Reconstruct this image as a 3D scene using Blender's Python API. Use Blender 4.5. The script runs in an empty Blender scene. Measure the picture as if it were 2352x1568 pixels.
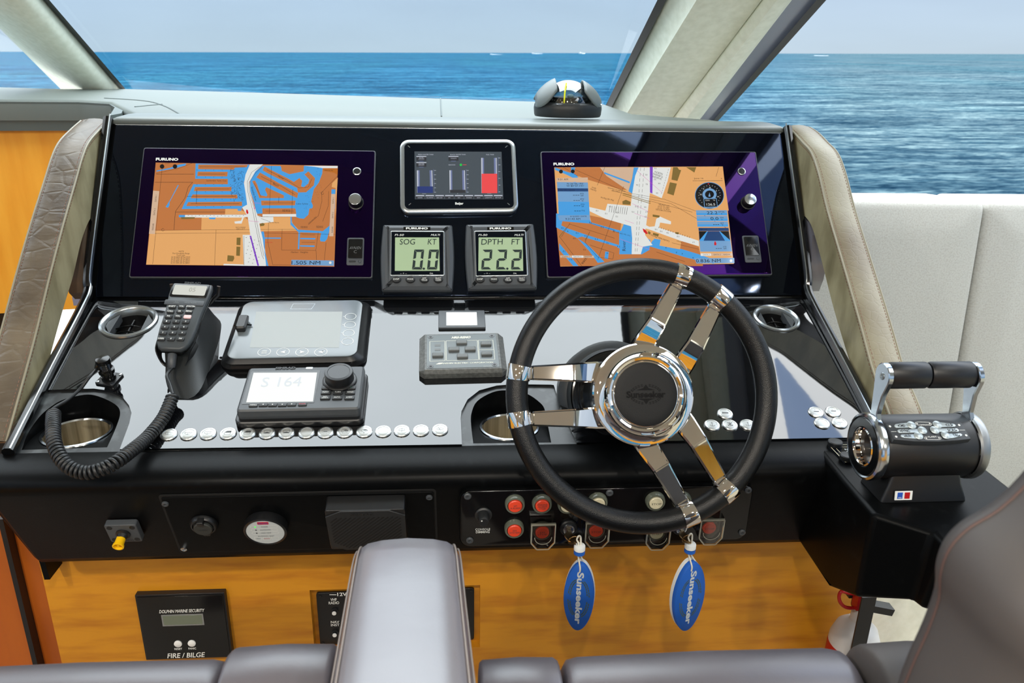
import bpy, bmesh, math, random
from mathutils import Vector, Matrix
from mathutils.geometry import tessellate_polygon
random.seed(7)
SC = bpy.context.scene
COL = SC.collection
PI = math.pi
R = math.radians
def V3(*a): return Vector(a)

# ------------------------------------------------------------------ camera
F0 = 1800.0
CP = V3(0, 0, 1.75)
_p, _y, _r = R(20.22), R(4.49), R(1.147)
CF = V3(math.sin(_y)*math.cos(_p), math.cos(_y)*math.cos(_p), -math.sin(_p))
_rt = V3(math.cos(_y), -math.sin(_y), 0)
_up = _rt.cross(CF)
CR = math.cos(_r)*_rt + math.sin(_r)*_up
CU = -math.sin(_r)*_rt + math.cos(_r)*_up
cam = bpy.data.cameras.new('camera')
camo = bpy.data.objects.new('camera', cam)
COL.objects.link(camo)
m = Matrix((CR, CU, -CF)).transposed().to_4x4()
m.translation = CP
camo.matrix_world = m
cam.sensor_width = 36
cam.lens = 36*F0/2352
cam.clip_start = 0.02
cam.clip_end = 60000
cam.dof.use_dof = True
cam.dof.focus_distance = 1.32
cam.dof.aperture_fstop = 11
SC.camera = camo

def ray(x, y):
    return CF + CR*((x-1176)/F0) - CU*((y-784)/F0)
def hit(x, y, O, N):
    d = ray(x, y)
    return CP + d*((O-CP).dot(N)/d.dot(N))
def hz(x, y, z): return hit(x, y, V3(0, 0, z), V3(0, 0, 1))
def hy(x, y, Y): return hit(x, y, V3(0, Y, 0), V3(0, 1, 0))

# ------------------------------------------------------------------ sky
SEA_N = ray(0, 118.5).cross(ray(2352, 124)).normalized()
if SEA_N.z < 0: SEA_N = -SEA_N
w = bpy.data.worlds.new('sky'); SC.world = w; w.use_nodes = True
nt = w.node_tree; nt.nodes.clear()
tc = nt.nodes.new('ShaderNodeTexCoord')
dt = nt.nodes.new('ShaderNodeVectorMath'); dt.operation = 'DOT_PRODUCT'; dt.inputs[1].default_value = SEA_N
nt.links.new(tc.outputs['Generated'], dt.inputs[0])
cr = nt.nodes.new('ShaderNodeValToRGB')
nt.links.new(dt.outputs['Value'], cr.inputs[0])
SKY = [(0.0, (.56, .69, .80)), (.03, (.55, .69, .83)), (.10, (.48, .62, .81)), (.28, (.66, .80, 1.0)), (.52, (3.9, 4.2, 4.4)), (.8, (6.2, 6.4, 6.5)), (1.0, (6.0, 6.2, 6.4))]
el = cr.color_ramp.elements
while len(el) < len(SKY): el.new(0.5)
for e_, (p_, c_) in zip(el, SKY):
    e_.position = p_; e_.color = (c_[0]/7, c_[1]/7, c_[2]/7, 1)
nz = nt.nodes.new('ShaderNodeTexNoise'); nz.inputs['Scale'].default_value = 2.2; nz.inputs['Detail'].default_value = 4
mp = nt.nodes.new('ShaderNodeMapping'); mp.inputs['Scale'].default_value = (1, 1, 5)
nt.links.new(tc.outputs['Generated'], mp.inputs[0]); nt.links.new(mp.outputs[0], nz.inputs['Vector'])
nr = nt.nodes.new('ShaderNodeMapRange'); nr.inputs[1].default_value = .3; nr.inputs[2].default_value = .7; nr.inputs[3].default_value = .93; nr.inputs[4].default_value = 1.07
nt.links.new(nz.outputs[0], nr.inputs[0])
bg = nt.nodes.new('ShaderNodeBackground')
vm = nt.nodes.new('ShaderNodeVectorMath'); vm.operation = 'SCALE'
nt.links.new(cr.outputs[0], vm.inputs[0]); nt.links.new(nr.outputs[0], vm.inputs['Scale'])
nt.links.new(vm.outputs[0], bg.inputs[0]); bg.inputs[1].default_value = 7.0
wo = nt.nodes.new('ShaderNodeOutputWorld'); nt.links.new(bg.outputs[0], wo.inputs[0])
SC.view_settings.view_transform = 'Standard'
SC.view_settings.look = 'None'
SC.view_settings.exposure = 0
SC.view_settings.gamma = 1
SC.view_settings.use_curve_mapping = False

# ------------------------------------------------------------------ materials
def lin(c):
    return tuple((x/255/12.92 if x/255 <= .04045 else ((x/255+.055)/1.055)**2.4) for x in c[:3])
def mat(name, rgb, rough=.5, metal=0., ior=1.5, coat=0., bump=None, var=None, spec_tint=None, emit=None, estr=1., trans=0., aniso=None, grain=None):
    M = bpy.data.materials.new(name); M.use_nodes = True
    nt = M.node_tree; b = nt.nodes['Principled BSDF']
    c = lin(rgb)
    b.inputs['Base Color'].default_value = (*c, 1)
    b.inputs['Roughness'].default_value = rough
    b.inputs['Metallic'].default_value = metal
    b.inputs['IOR'].default_value = ior
    b.inputs['Coat Weight'].default_value = coat
    b.inputs['Coat Roughness'].default_value = .03
    if trans: b.inputs['Transmission Weight'].default_value = trans
    if spec_tint: b.inputs['Specular Tint'].default_value = (*lin(spec_tint), 1)
    if emit:
        b.inputs['Emission Color'].default_value = (*lin(emit), 1); b.inputs['Emission Strength'].default_value = estr
    tcn = None
    def coords(scale):
        nonlocal tcn
        if tcn is None: tcn = nt.nodes.new('ShaderNodeTexCoord')
        mpn = nt.nodes.new('ShaderNodeMapping'); mpn.inputs['Scale'].default_value = scale
        nt.links.new(tcn.outputs['Object'], mpn.inputs[0]); return mpn.outputs[0]
    if var:   # (rgb2, scale(3), detail, lo, hi)
        rgb2, scl, det, lo, hi = var
        n = nt.nodes.new('ShaderNodeTexNoise'); n.inputs['Scale'].default_value = 1; n.inputs['Detail'].default_value = det
        nt.links.new(coords(scl), n.inputs['Vector'])
        r = nt.nodes.new('ShaderNodeMapRange'); r.inputs[1].default_value = lo; r.inputs[2].default_value = hi
        nt.links.new(n.outputs[0], r.inputs[0])
        mx = nt.nodes.new('ShaderNodeMix'); mx.data_type = 'RGBA'
        mx.inputs[6].default_value = (*c, 1); mx.inputs[7].default_value = (*lin(rgb2), 1)
        nt.links.new(r.outputs[0], mx.inputs[0]); nt.links.new(mx.outputs[2], b.inputs['Base Color'])
    if bump:  # list of (kind, scale(3), strength, dist)
        prev = None
        for kind, scl, st, di in bump:
            if kind == 'noise':
                n = nt.nodes.new('ShaderNodeTexNoise'); n.inputs['Scale'].default_value = 1; n.inputs['Detail'].default_value = 4; o = n.outputs[0]
            elif kind == 'voro':
                n = nt.nodes.new('ShaderNodeTexVoronoi'); n.inputs['Scale'].default_value = 1; o = n.outputs['Distance']
            elif kind == 'croc':
                n = nt.nodes.new('ShaderNodeTexVoronoi'); n.feature = 'DISTANCE_TO_EDGE'; n.inputs['Scale'].default_value = 1
                rr = nt.nodes.new('ShaderNodeMapRange'); rr.inputs[2].default_value = .09
                nt.links.new(n.outputs['Distance'], rr.inputs[0]); o = rr.outputs[0]
            elif kind == 'wave':
                n = nt.nodes.new('ShaderNodeTexWave'); n.inputs['Scale'].default_value = 1; n.inputs['Distortion'].default_value = .6; n.inputs['Detail'].default_value = 2; o = n.outputs[0]
            nt.links.new(coords(scl), n.inputs['Vector'])
            bp = nt.nodes.new('ShaderNodeBump'); bp.inputs['Strength'].default_value = st; bp.inputs['Distance'].default_value = di
            nt.links.new(o, bp.inputs['Height'])
            if prev: nt.links.new(prev, bp.inputs['Normal'])
            prev = bp.outputs[0]
        nt.links.new(prev, b.inputs['Normal'])
    return M
def emis(name, rgb, s=1.0, gloss=.04):
    M = bpy.data.materials.new(name); M.use_nodes = True
    b = M.node_tree.nodes['Principled BSDF']
    b.inputs['Base Color'].default_value = (0.005, 0.005, 0.006, 1); b.inputs['Roughness'].default_value = .08
    b.inputs['Emission Color'].default_value = (*lin(rgb), 1); b.inputs['Emission Strength'].default_value = s
    return M
def glass(name, tint, gl=.05, grough=0.0):
    M = bpy.data.materials.new(name); M.use_nodes = True; nt = M.node_tree; nt.nodes.clear()
    t = nt.nodes.new('ShaderNodeBsdfTransparent'); t.inputs[0].default_value = (*tint, 1)
    g = nt.nodes.new('ShaderNodeBsdfGlossy'); g.inputs['Roughness'].default_value = grough
    fr = nt.nodes.new('ShaderNodeFresnel'); fr.inputs[0].default_value = 1.45
    ml = nt.nodes.new('ShaderNodeMath'); ml.operation = 'MULTIPLY'; ml.inputs[1].default_value = gl/.04
    ml.use_clamp = True
    nt.links.new(fr.outputs[0], ml.inputs[0])
    mx = nt.nodes.new('ShaderNodeMixShader'); nt.links.new(ml.outputs[0], mx.inputs[0])
    nt.links.new(t.outputs[0], mx.inputs[1]); nt.links.new(g.outputs[0], mx.inputs[2])
    o = nt.nodes.new('ShaderNodeOutputMaterial'); nt.links.new(mx.outputs[0], o.inputs[0])
    return M

DUST = [('noise', (900, 900, 900), .03, .0005)]
M = {}
M['gloss'] = mat('black_gloss_acrylic', (9, 10, 12), .035, ior=1.76, bump=[('noise', (6, 6, 6), .04, .004)])
M['gloss2'] = mat('black_gloss_panel', (6, 8, 13), .05, ior=1.5, spec_tint=(165, 190, 235), bump=[('noise', (7, 7, 7), .05, .003)])
M['matte'] = mat('black_painted_grp', (7, 8, 9), .36, ior=1.17, var=((20, 22, 23), (60, 60, 60), 6, .6, .85), bump=[('noise', (400, 400, 400), .12, .0006)])
M['pad'] = mat('charcoal_vinyl', (30, 33, 34), .42, bump=[('noise', (500, 500, 500), .2, .0005)])
M['plastic'] = mat('black_plastic', (17, 18, 20), .36, bump=[('noise', (900, 900, 900), .15, .0003)])
M['plasticg'] = mat('black_plastic_shiny', (11, 12, 13), .16)
M['grey'] = mat('dark_grey_plastic', (62, 66, 70), .45, bump=[('noise', (900, 900, 900), .1, .0003)])
M['grey2'] = mat('mid_grey_plastic', (92, 95, 94), .5)
M['silver'] = mat('satin_silver_plastic', (168, 174, 176), .26, metal=.85)
M['chrome'] = mat('polished_chrome', (236, 230, 222), .03, metal=1)
M['chrome2'] = mat('satin_chrome', (205, 212, 218), .16, metal=1)
M['steel'] = mat('brushed_steel', (216, 206, 182), .34, metal=.86, var=((120, 108, 84), (55, 55, 1.5), 3, .40, .62), bump=[('noise', (20, 20, 1500), .15, .0004)])
M['btn'] = mat('button_steel', (212, 214, 212), .3, metal=1)
M['btncap'] = mat('button_cap', (188, 191, 189), .4, metal=.5)
M['ink'] = mat('dark_ink', (60, 62, 64), .5)
M['white'] = mat('white_print', (222, 224, 220), .5)
M['whiteplastic'] = mat('white_plastic', (225, 226, 224), .4)
M['purpleglass'] = mat('coated_black_glass', (5, 3, 16), .03, ior=1.7, spec_tint=(118, 36, 190))
M['leatherblk'] = mat('black_grained_leather', (6, 7, 8), .36, ior=1.4, bump=[('voro', (1000, 1000, 1000), .35, .0005), ('noise', (1500, 1500, 1500), .2, .0003)])
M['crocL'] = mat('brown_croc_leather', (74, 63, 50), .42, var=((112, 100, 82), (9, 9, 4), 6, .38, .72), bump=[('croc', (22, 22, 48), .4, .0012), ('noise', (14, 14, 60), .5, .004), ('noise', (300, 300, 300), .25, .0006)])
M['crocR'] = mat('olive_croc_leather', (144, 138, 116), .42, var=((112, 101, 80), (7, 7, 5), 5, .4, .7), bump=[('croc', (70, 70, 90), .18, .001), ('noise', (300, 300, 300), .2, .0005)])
M['hide'] = mat('beige_hide_leather', (158, 150, 118), .46, var=((112, 104, 76), (22, 22, 10), 7, .38, .72), bump=[('noise', (120, 120, 60), .4, .001)])
M['brownhide'] = mat('brown_hide_leather', (98, 82, 66), .42, var=((64, 50, 39), (20, 20, 10), 6, .35, .7), bump=[('noise', (60, 60, 30), .4, .002)])
M['thread'] = mat('brown_thread', (126, 92, 74), .6)
M['piping'] = mat('pale_piping', (140, 134, 114), .4)
M['vinyl'] = mat('pale_grey_vinyl', (98, 105, 100), .45, bump=[('noise', (500, 500, 500), .1, .0005)])
M['vinyld'] = mat('slate_vinyl', (84, 94, 92), .5, bump=[('noise', (500, 500, 500), .15, .0006)])
M['cream'] = mat('cream_suede_lining', (240, 243, 226), .7, var=((228, 231, 212), (60, 60, 60), 6, .35, .7), bump=[('noise', (700, 700, 700), .2, .0006)])
M['linen'] = mat('cream_linen_fabric', (168, 169, 164), .85, var=((156, 156, 150), (260, 260, 14), 5, .42, .66), bump=[('wave', (320, 20, 320), .25, .0006), ('noise', (900, 900, 500), .4, .0008)])
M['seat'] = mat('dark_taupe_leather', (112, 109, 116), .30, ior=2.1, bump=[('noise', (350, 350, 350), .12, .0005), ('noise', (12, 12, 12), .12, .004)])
M['seatfar'] = mat('dull_taupe_leather', (74, 70, 69), .55, bump=[('noise', (350, 350, 350), .12, .0005)])  # darker, duller leather of the bolster and right end piece
M['seatback'] = mat('mauve_grey_leather', (84, 80, 86), .38, ior=1.8, bump=[('noise', (350, 350, 350), .12, .0005), ('noise', (9, 9, 9), .2, .006)])
M['seatpipe'] = mat('light_taupe_piping', (128, 118, 112), .35)
def wood(name, a, b_, rough=.35):
    return mat(name, a, rough, var=(b_, (22, 22, 3), 8, .35, .72), coat=.3, bump=None)
M['wood'] = wood('satin_sycamore_veneer', (226, 148, 44), (196, 118, 26))
M['woodh'] = mat('honey_sycamore_veneer', (196, 132, 22), .42, var=((168, 102, 12), (9, 9, 60), 6, .42, .75), coat=.12)
M['woodb'] = mat('golden_sycamore_veneer', (255, 186, 62), .4, var=((240, 160, 40), (30, 30, 4), 6, .35, .75))
M['woodd'] = mat('dark_orange_veneer', (170, 88, 20), .4, var=((150, 72, 14), (20, 20, 4), 6, .35, .75))  # darker orange veneer of the side wall
M['ceil'] = mat('headliner', (222, 218, 204), .8)
M['floor'] = mat('dark_teak_floor', (104, 96, 86), .5, bump=[('wave', (0, 20, 0), .2, .002)])
M['screenoff'] = mat('greyish_matte_screen', (120, 124, 120), .22, ior=1.5)
M['cover'] = mat('hazy_grey_cover', (104, 112, 116), .2, ior=1.6)
M['lcd'] = mat('green_lcd', (148, 166, 134), .2, emit=(140, 164, 126), estr=.25)
M['lcdink'] = mat('lcd_segments', (30, 44, 44), .3)
M['lcdw'] = emis('pale_lcd', (236, 238, 228), .78)
M['white_s'] = emis('white_screen', (250, 255, 255), .95)
M['s_ink'] = mat('pale_screen_ink', (198, 202, 216), .4, emit=(198, 202, 216), estr=.7)
M['orange'] = mat('orange_lens', (204, 62, 38), .35, emit=(226, 70, 36), estr=.15)
M['cream_l'] = mat('cream_lens', (196, 188, 158), .35, emit=(196, 188, 158), estr=.15)
M['clear'] = glass('clear_guard_plastic', (.80, .80, .76), .16, .08)
M['yellow'] = mat('yellow_cap', (235, 185, 10), .35)
M['red'] = mat('red_plastic', (170, 16, 18), .35)
M['redl'] = mat('red_label', (190, 40, 60), .5)
M['bluel'] = mat('blue_label', (28, 76, 170), .5)
M['foamblue'] = mat('blue_foam', (10, 84, 176), .7, bump=[('noise', (900, 900, 900), .3, .0004)])
M['foamwhite'] = mat('white_foam', (214, 218, 218), .7)
M['ropew'] = mat('white_cord', (214, 210, 196), .6)
M['brass'] = mat('aged_brass', (150, 122, 84), .3, metal=1)
M['laurel'] = mat('grey_laurel_print', (62, 84, 84), .6)
M['gauge'] = mat('grey_gauge_face', (164, 168, 166), .45, emit=(150, 154, 152), estr=.32)  # weak glow added to brighten the down-facing gauge face
M['green_led'] = emis('green_led', (60, 240, 60), 1.5)
M['rubber'] = mat('black_rubber', (24, 26, 28), .45)
M['cyl'] = mat('white_enamel', (196, 196, 196), .35)
M['windsh'] = glass('blue_tinted_windshield', (.955, .985, 1.0), .002)
M['sideglass'] = glass('grey_tinted_glass', (.62, .66, .74), .06)
M['dome'] = glass('compass_dome', (.75, .80, .80), .22)
M['matteframe'] = mat('black_window_rubber', (14, 16, 20), .4)
M['lampglow'] = emis('lamp_lens', (255, 235, 205), 14)
M['wht_wake'] = mat('white_foam_wake', (235, 240, 242), .6)
M['yellowpin'] = mat('yellow_lubber_line', (214, 216, 20), .4, emit=(214, 216, 20), estr=.3)

# ------------------------------------------------------------------ mesh builder
class MB:
    def __init__(s, T=None):
        s.v = []; s.f = []; s.m = []; s.cm = 0; s.T = T or Matrix.Identity(4)
    def mt(s, i): s.cm = i; return s
    def add(s, vs, fs, T=None):
        T = s.T @ T if T is not None else s.T
        b = len(s.v); s.v += [T @ Vector(p) for p in vs]
        s.f += [tuple(i+b for i in f) for f in fs]; s.m += [s.cm]*len(fs); return s
    def loft(s, loops, c0=True, c1=True, T=None, closed=True):
        n = len(loops[0]); vs = [p for l in loops for p in l]; fs = []
        for k in range(len(loops)-1):
            for i in range(n if closed else n-1):
                j = (i+1) % n
                fs.append((k*n+i, k*n+j, (k+1)*n+j, (k+1)*n+i))
        if c0: fs.append(tuple(range(n-1, -1, -1)))
        if c1: fs.append(tuple((len(loops)-1)*n+i for i in range(n)))
        return s.add(vs, fs, T)
    def prism(s, poly, z0, z1, bev=0, T=None, bot=0):
        loops = []
        if bot: loops += [[(x, y, z0) for x, y in inset(poly, bot)], [(x, y, z0+bot) for x, y in poly]]
        else: loops.append([(x, y, z0) for x, y in poly])
        if bev:
            for a in (0, 30, 60, 90):
                i_ = bev*(1-math.cos(R(a))); loops.append([(x, y, z1-bev+bev*math.sin(R(a))) for x, y in inset(poly, i_)])
        else: loops.append([(x, y, z1) for x, y in poly])
        return s.loft(loops, T=T)
    def box(s, x0, x1, y0, y1, z0, z1, T=None, bev=0):
        if bev: return s.prism(rrect(x1-x0, y1-y0, bev, 2, (x0+x1)/2, (y0+y1)/2), z0, z1, bev, T)
        return s.prism([(x0, y0), (x1, y0), (x1, y1), (x0, y1)], z0, z1, 0, T)
    def lathe(s, prof, n=32, T=None, c0=True, c1=True):
        return s.loft([[(r*math.cos(2*PI*i/n), r*math.sin(2*PI*i/n), z) for i in range(n)] for r, z in prof], c0, c1, T)
    def tube(s, path, r, n=10, closed=False, T=None, cap=True, flat=1.0):
        path = [Vector(p) for p in path]; N = len(path); loops = []
        up = None
        for i, p in enumerate(path):
            a = path[i-1] if (i or closed) else path[i]; b = path[(i+1) % N] if (i < N-1 or closed) else path[i]
            t = (b-a).normalized()
            if up is None: up = t.orthogonal().normalized()
            up = (up - t*up.dot(t)).normalized(); si = t.cross(up)
            rr = r[i] if isinstance(r, (list, tuple)) else r
            loops.append([tuple(p + up*(rr*math.cos(2*PI*k/n)) + si*(rr*flat*math.sin(2*PI*k/n))) for k in range(n)])
        if closed: loops.append(loops[0])
        return s.loft(loops, cap and not closed, cap and not closed, T)
    def poly(s, pts, T=None, z=None):
        if z is not None: pts = [(p[0], p[1], z) for p in pts]
        return s.add(pts, [tuple(range(len(pts)))], T)
    def holed(s, outer, holes, z, T=None):
        ls = [[Vector((x, y, 0)) for x, y in l] for l in [outer]+holes]
        tr = tessellate_polygon(ls); fl = [p for l in ls for p in l]
        return s.add([(p.x, p.y, z) for p in fl], [tuple(t) for t in tr], T)
    def line(s, pts, w, z, T=None):
        for a, b in zip(pts, pts[1:]):
            d = Vector((b[0]-a[0], b[1]-a[1]));
            if d.length < 1e-9: continue
            nn = Vector((-d.y, d.x)).normalized()*(w/2)
            s.add([(a[0]-nn.x, a[1]-nn.y, z), (b[0]-nn.x, b[1]-nn.y, z), (b[0]+nn.x, b[1]+nn.y, z), (a[0]+nn.x, a[1]+nn.y, z)], [(0, 1, 2, 3)], T)
        return s
    def sphere(s, c, r, n=16, m_=10, sc=(1, 1, 1), T=None):
        loops = []
        for k in range(1, m_):
            a = PI*k/m_
            loops.append([(c[0]+sc[0]*r*math.sin(a)*math.cos(2*PI*i/n), c[1]+sc[1]*r*math.sin(a)*math.sin(2*PI*i/n), c[2]-sc[2]*r*math.cos(a)) for i in range(n)])
        return s.loft(loops, T=T)
    def text(s, body, w, h, cx=0, cy=0, z=0, ext=0, T=None, rot=0, shear=0, bold=0, align=None):
        vs, fs = textmesh(body, ext, bold)
        xs = [p[0] for p in vs]; ys = [p[1] for p in vs]
        if not xs: return s
        W = max(xs)-min(xs); H = max(ys)-min(ys)
        if w is None: w = W*h/H
        if h is None: h = H*w/W
        ox = (max(xs)+min(xs))/2; oy = (max(ys)+min(ys))/2
        c_, s_ = math.cos(rot), math.sin(rot); out = []
        for x, y, zz in vs:
            X = (x-ox)*w/W; Y = (y-oy)*h/H; X += Y*shear
            if align == 'L': X += w/2
            if align == 'R': X -= w/2
            out.append((cx+X*c_-Y*s_, cy+X*s_+Y*c_, z+(zz+ext)*h/H))
        return s.add(out, fs, T)
    def build(s, name, mats, parent=None, smooth=35, recalc=True):
        me = bpy.data.meshes.new(name)
        me.from_pydata([tuple(p) for p in s.v], [], s.f)
        if not isinstance(mats, (list, tuple)): mats = [mats]
        for q in mats: me.materials.append(q)
        me.polygons.foreach_set('material_index', s.m)
        bm = bmesh.new(); bm.from_mesh(me)
        bmesh.ops.remove_doubles(bm, verts=bm.verts, dist=1e-6)
        if recalc: bmesh.ops.recalc_face_normals(bm, faces=bm.faces)
        bm.to_mesh(me); bm.free()
        me.polygons.foreach_set('use_smooth', [True]*len(me.polygons))
        me.set_sharp_from_angle(angle=R(smooth))
        o = bpy.data.objects.new(name, me); COL.objects.link(o)
        if parent is not None: o.parent = parent
        return o
_tc = {}
def textmesh(body, ext=0, bold=0):
    k = (body, ext, bold)
    if k not in _tc:
        c = bpy.data.curves.new('t', 'FONT'); c.body = body; c.size = 1; c.align_x = 'CENTER'; c.extrude = ext; c.offset = bold; c.resolution_u = 3; c.space_line = .9
        o = bpy.data.objects.new('t', c)
        me = bpy.data.meshes.new_from_object(o)
        _tc[k] = ([tuple(v.co) for v in me.vertices], [tuple(p.vertices) for p in me.polygons])
        bpy.data.objects.remove(o); bpy.data.curves.remove(c); bpy.data.meshes.remove(me)
    return _tc[k]
def rrect(w, h, r, n=5, cx=0, cy=0):
    r = min(r, w/2-1e-6, h/2-1e-6); o = []
    for sx, sy, a0 in ((1, 1, 0), (-1, 1, 90), (-1, -1, 180), (1, -1, 270)):
        for k in range(n+1):
            a = R(a0+90*k/n); o.append((cx+sx*(w/2-r)+r*math.cos(a), cy+sy*(h/2-r)+r*math.sin(a)))
    return o
def inset(poly, d):
    n = len(poly); ar = sum(poly[i][0]*poly[(i+1) % n][1]-poly[(i+1) % n][0]*poly[i][1] for i in range(n))
    sg = 1 if ar > 0 else -1; out = []
    for i in range(n):
        a = Vector(poly[i-1]).to_2d(); b = Vector(poly[i]).to_2d(); c = Vector(poly[(i+1) % n]).to_2d()
        e1 = (b-a); e2 = (c-b)
        if e1.length < 1e-9 or e2.length < 1e-9: out.append(tuple(b)); continue
        e1.normalize(); e2.normalize()
        n1 = Vector((-e1.y, e1.x)); n2 = Vector((-e2.y, e2.x)); q = n1+n2
        if q.length < 1e-6: out.append(tuple(b)); continue
        q.normalize(); k = max(q.dot(n1), .35)
        out.append(tuple(b+q*(sg*d/k)))
    return out
def circ(r, n=24, cx=0, cy=0, ry=None, a0=0, a1=360):
    ry = ry or r; full = abs(a1-a0) >= 360; k = n if full else n-1
    return [(cx+r*math.cos(R(a0+(a1-a0)*i/k)), cy+ry*math.sin(R(a0+(a1-a0)*i/k))) for i in range(n)]
def smoothp(pts, k=6, closed=False):
    P = [Vector(p) for p in pts]; n = len(P); out = []
    for i in range(n if closed else n-1):
        g = lambda j: P[j % n] if closed else P[max(0, min(n-1, j))]
        p0, p1, p2, p3 = g(i-1), g(i), g(i+1), g(i+2)
        for q in range(k):
            t = q/k; out.append(.5*((2*p1)+(-p0+p2)*t+(2*p0-5*p1+4*p2-p3)*t*t+(-p0+3*p1-3*p2+p3)*t**3))
    if not closed: out.append(P[-1])
    return out

class Fr:
    """a flat face of the console: X to starboard, V up the face, N out of it"""
    def __init__(s, O, elev, az=0):
        a = R(elev); z = R(az); s.O = Vector(O); s.X = V3(math.cos(z), math.sin(z), 0)
        s.V = V3(-math.sin(z)*math.cos(a), math.cos(z)*math.cos(a), math.sin(a)); s.N = s.X.cross(s.V)
    def mw(s, u=0, v=0, n=0, rot=0):
        M_ = Matrix((s.X, s.V, s.N)).transposed().to_4x4(); M_.translation = s.O+s.X*u+s.V*v+s.N*n
        return M_ @ Matrix.Rotation(rot, 4, 'Z')
    def uv(s, x, y, n=0):
        P = hit(x, y, s.O+s.N*n, s.N)-s.O; return (P.dot(s.X), P.dot(s.V))
    def pl(s, pts, n=0): return [s.uv(x, y, n) for x, y in pts]
    def P(s, u, v, n=0): return s.O+s.X*u+s.V*v+s.N*n
    def rect(s, c, n=0):
        q = [Vector(s.uv(x, y, n)) for x, y in c]   # TL TR BR BL
        ce = sum(q, Vector((0, 0)))/4; ex = (q[1]-q[0]+q[2]-q[3])/2; ey = (q[0]-q[3]+q[1]-q[2])/2
        return ce.x, ce.y, ex.length, ey.length, (math.atan2(ex.y, ex.x)+math.atan2(-ey.x, ey.y))/2
def local(F, u, v, rot):
    """returns a function from picture measurements on face F to the local axes of a thing at u,v"""
    c, s_ = math.cos(-rot), math.sin(-rot)
    def f(x, y, n=0):
        a, b = F.uv(x, y, n); a -= u; b -= v
        return (a*c-b*s_, a*s_+b*c)
    return f
def empty(name, label, cat, mw, group=None):
    o = bpy.data.objects.new(name, None); o.empty_display_size = .02; COL.objects.link(o); o.matrix_world = mw
    o['label'] = label; o['category'] = cat
    if group: o['group'] = group
    return o
def tag(o, label, cat, group=None, kind=None):
    if label: o['label'] = label
    if cat: o['category'] = cat
    if group: o['group'] = group
    if kind: o['kind'] = kind
    return o
def struct(o): o['kind'] = 'structure'; return o
def copy_tree(o, parent=None):
    c = o.copy(); COL.objects.link(c)
    if parent is not None: c.parent = parent
    for ch in list(o.children): copy_tree(ch, c)
    return c

U = Fr(CP+CF*1.4, 90-35.93)                 # instrument panel
D = Fr((0, 1.357, 1.3315), 16.5)              # dash
A = Fr((0, .948, 1.157), 110)               # undercut fascia
WS = Fr((-.05, 2.41, 1.62), 147, -16)       # raked windshield, swept back to starboard
WP = Fr((0, 1.06, 0), 90)                   # veneered wall under the console
TXM = M['white']

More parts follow.
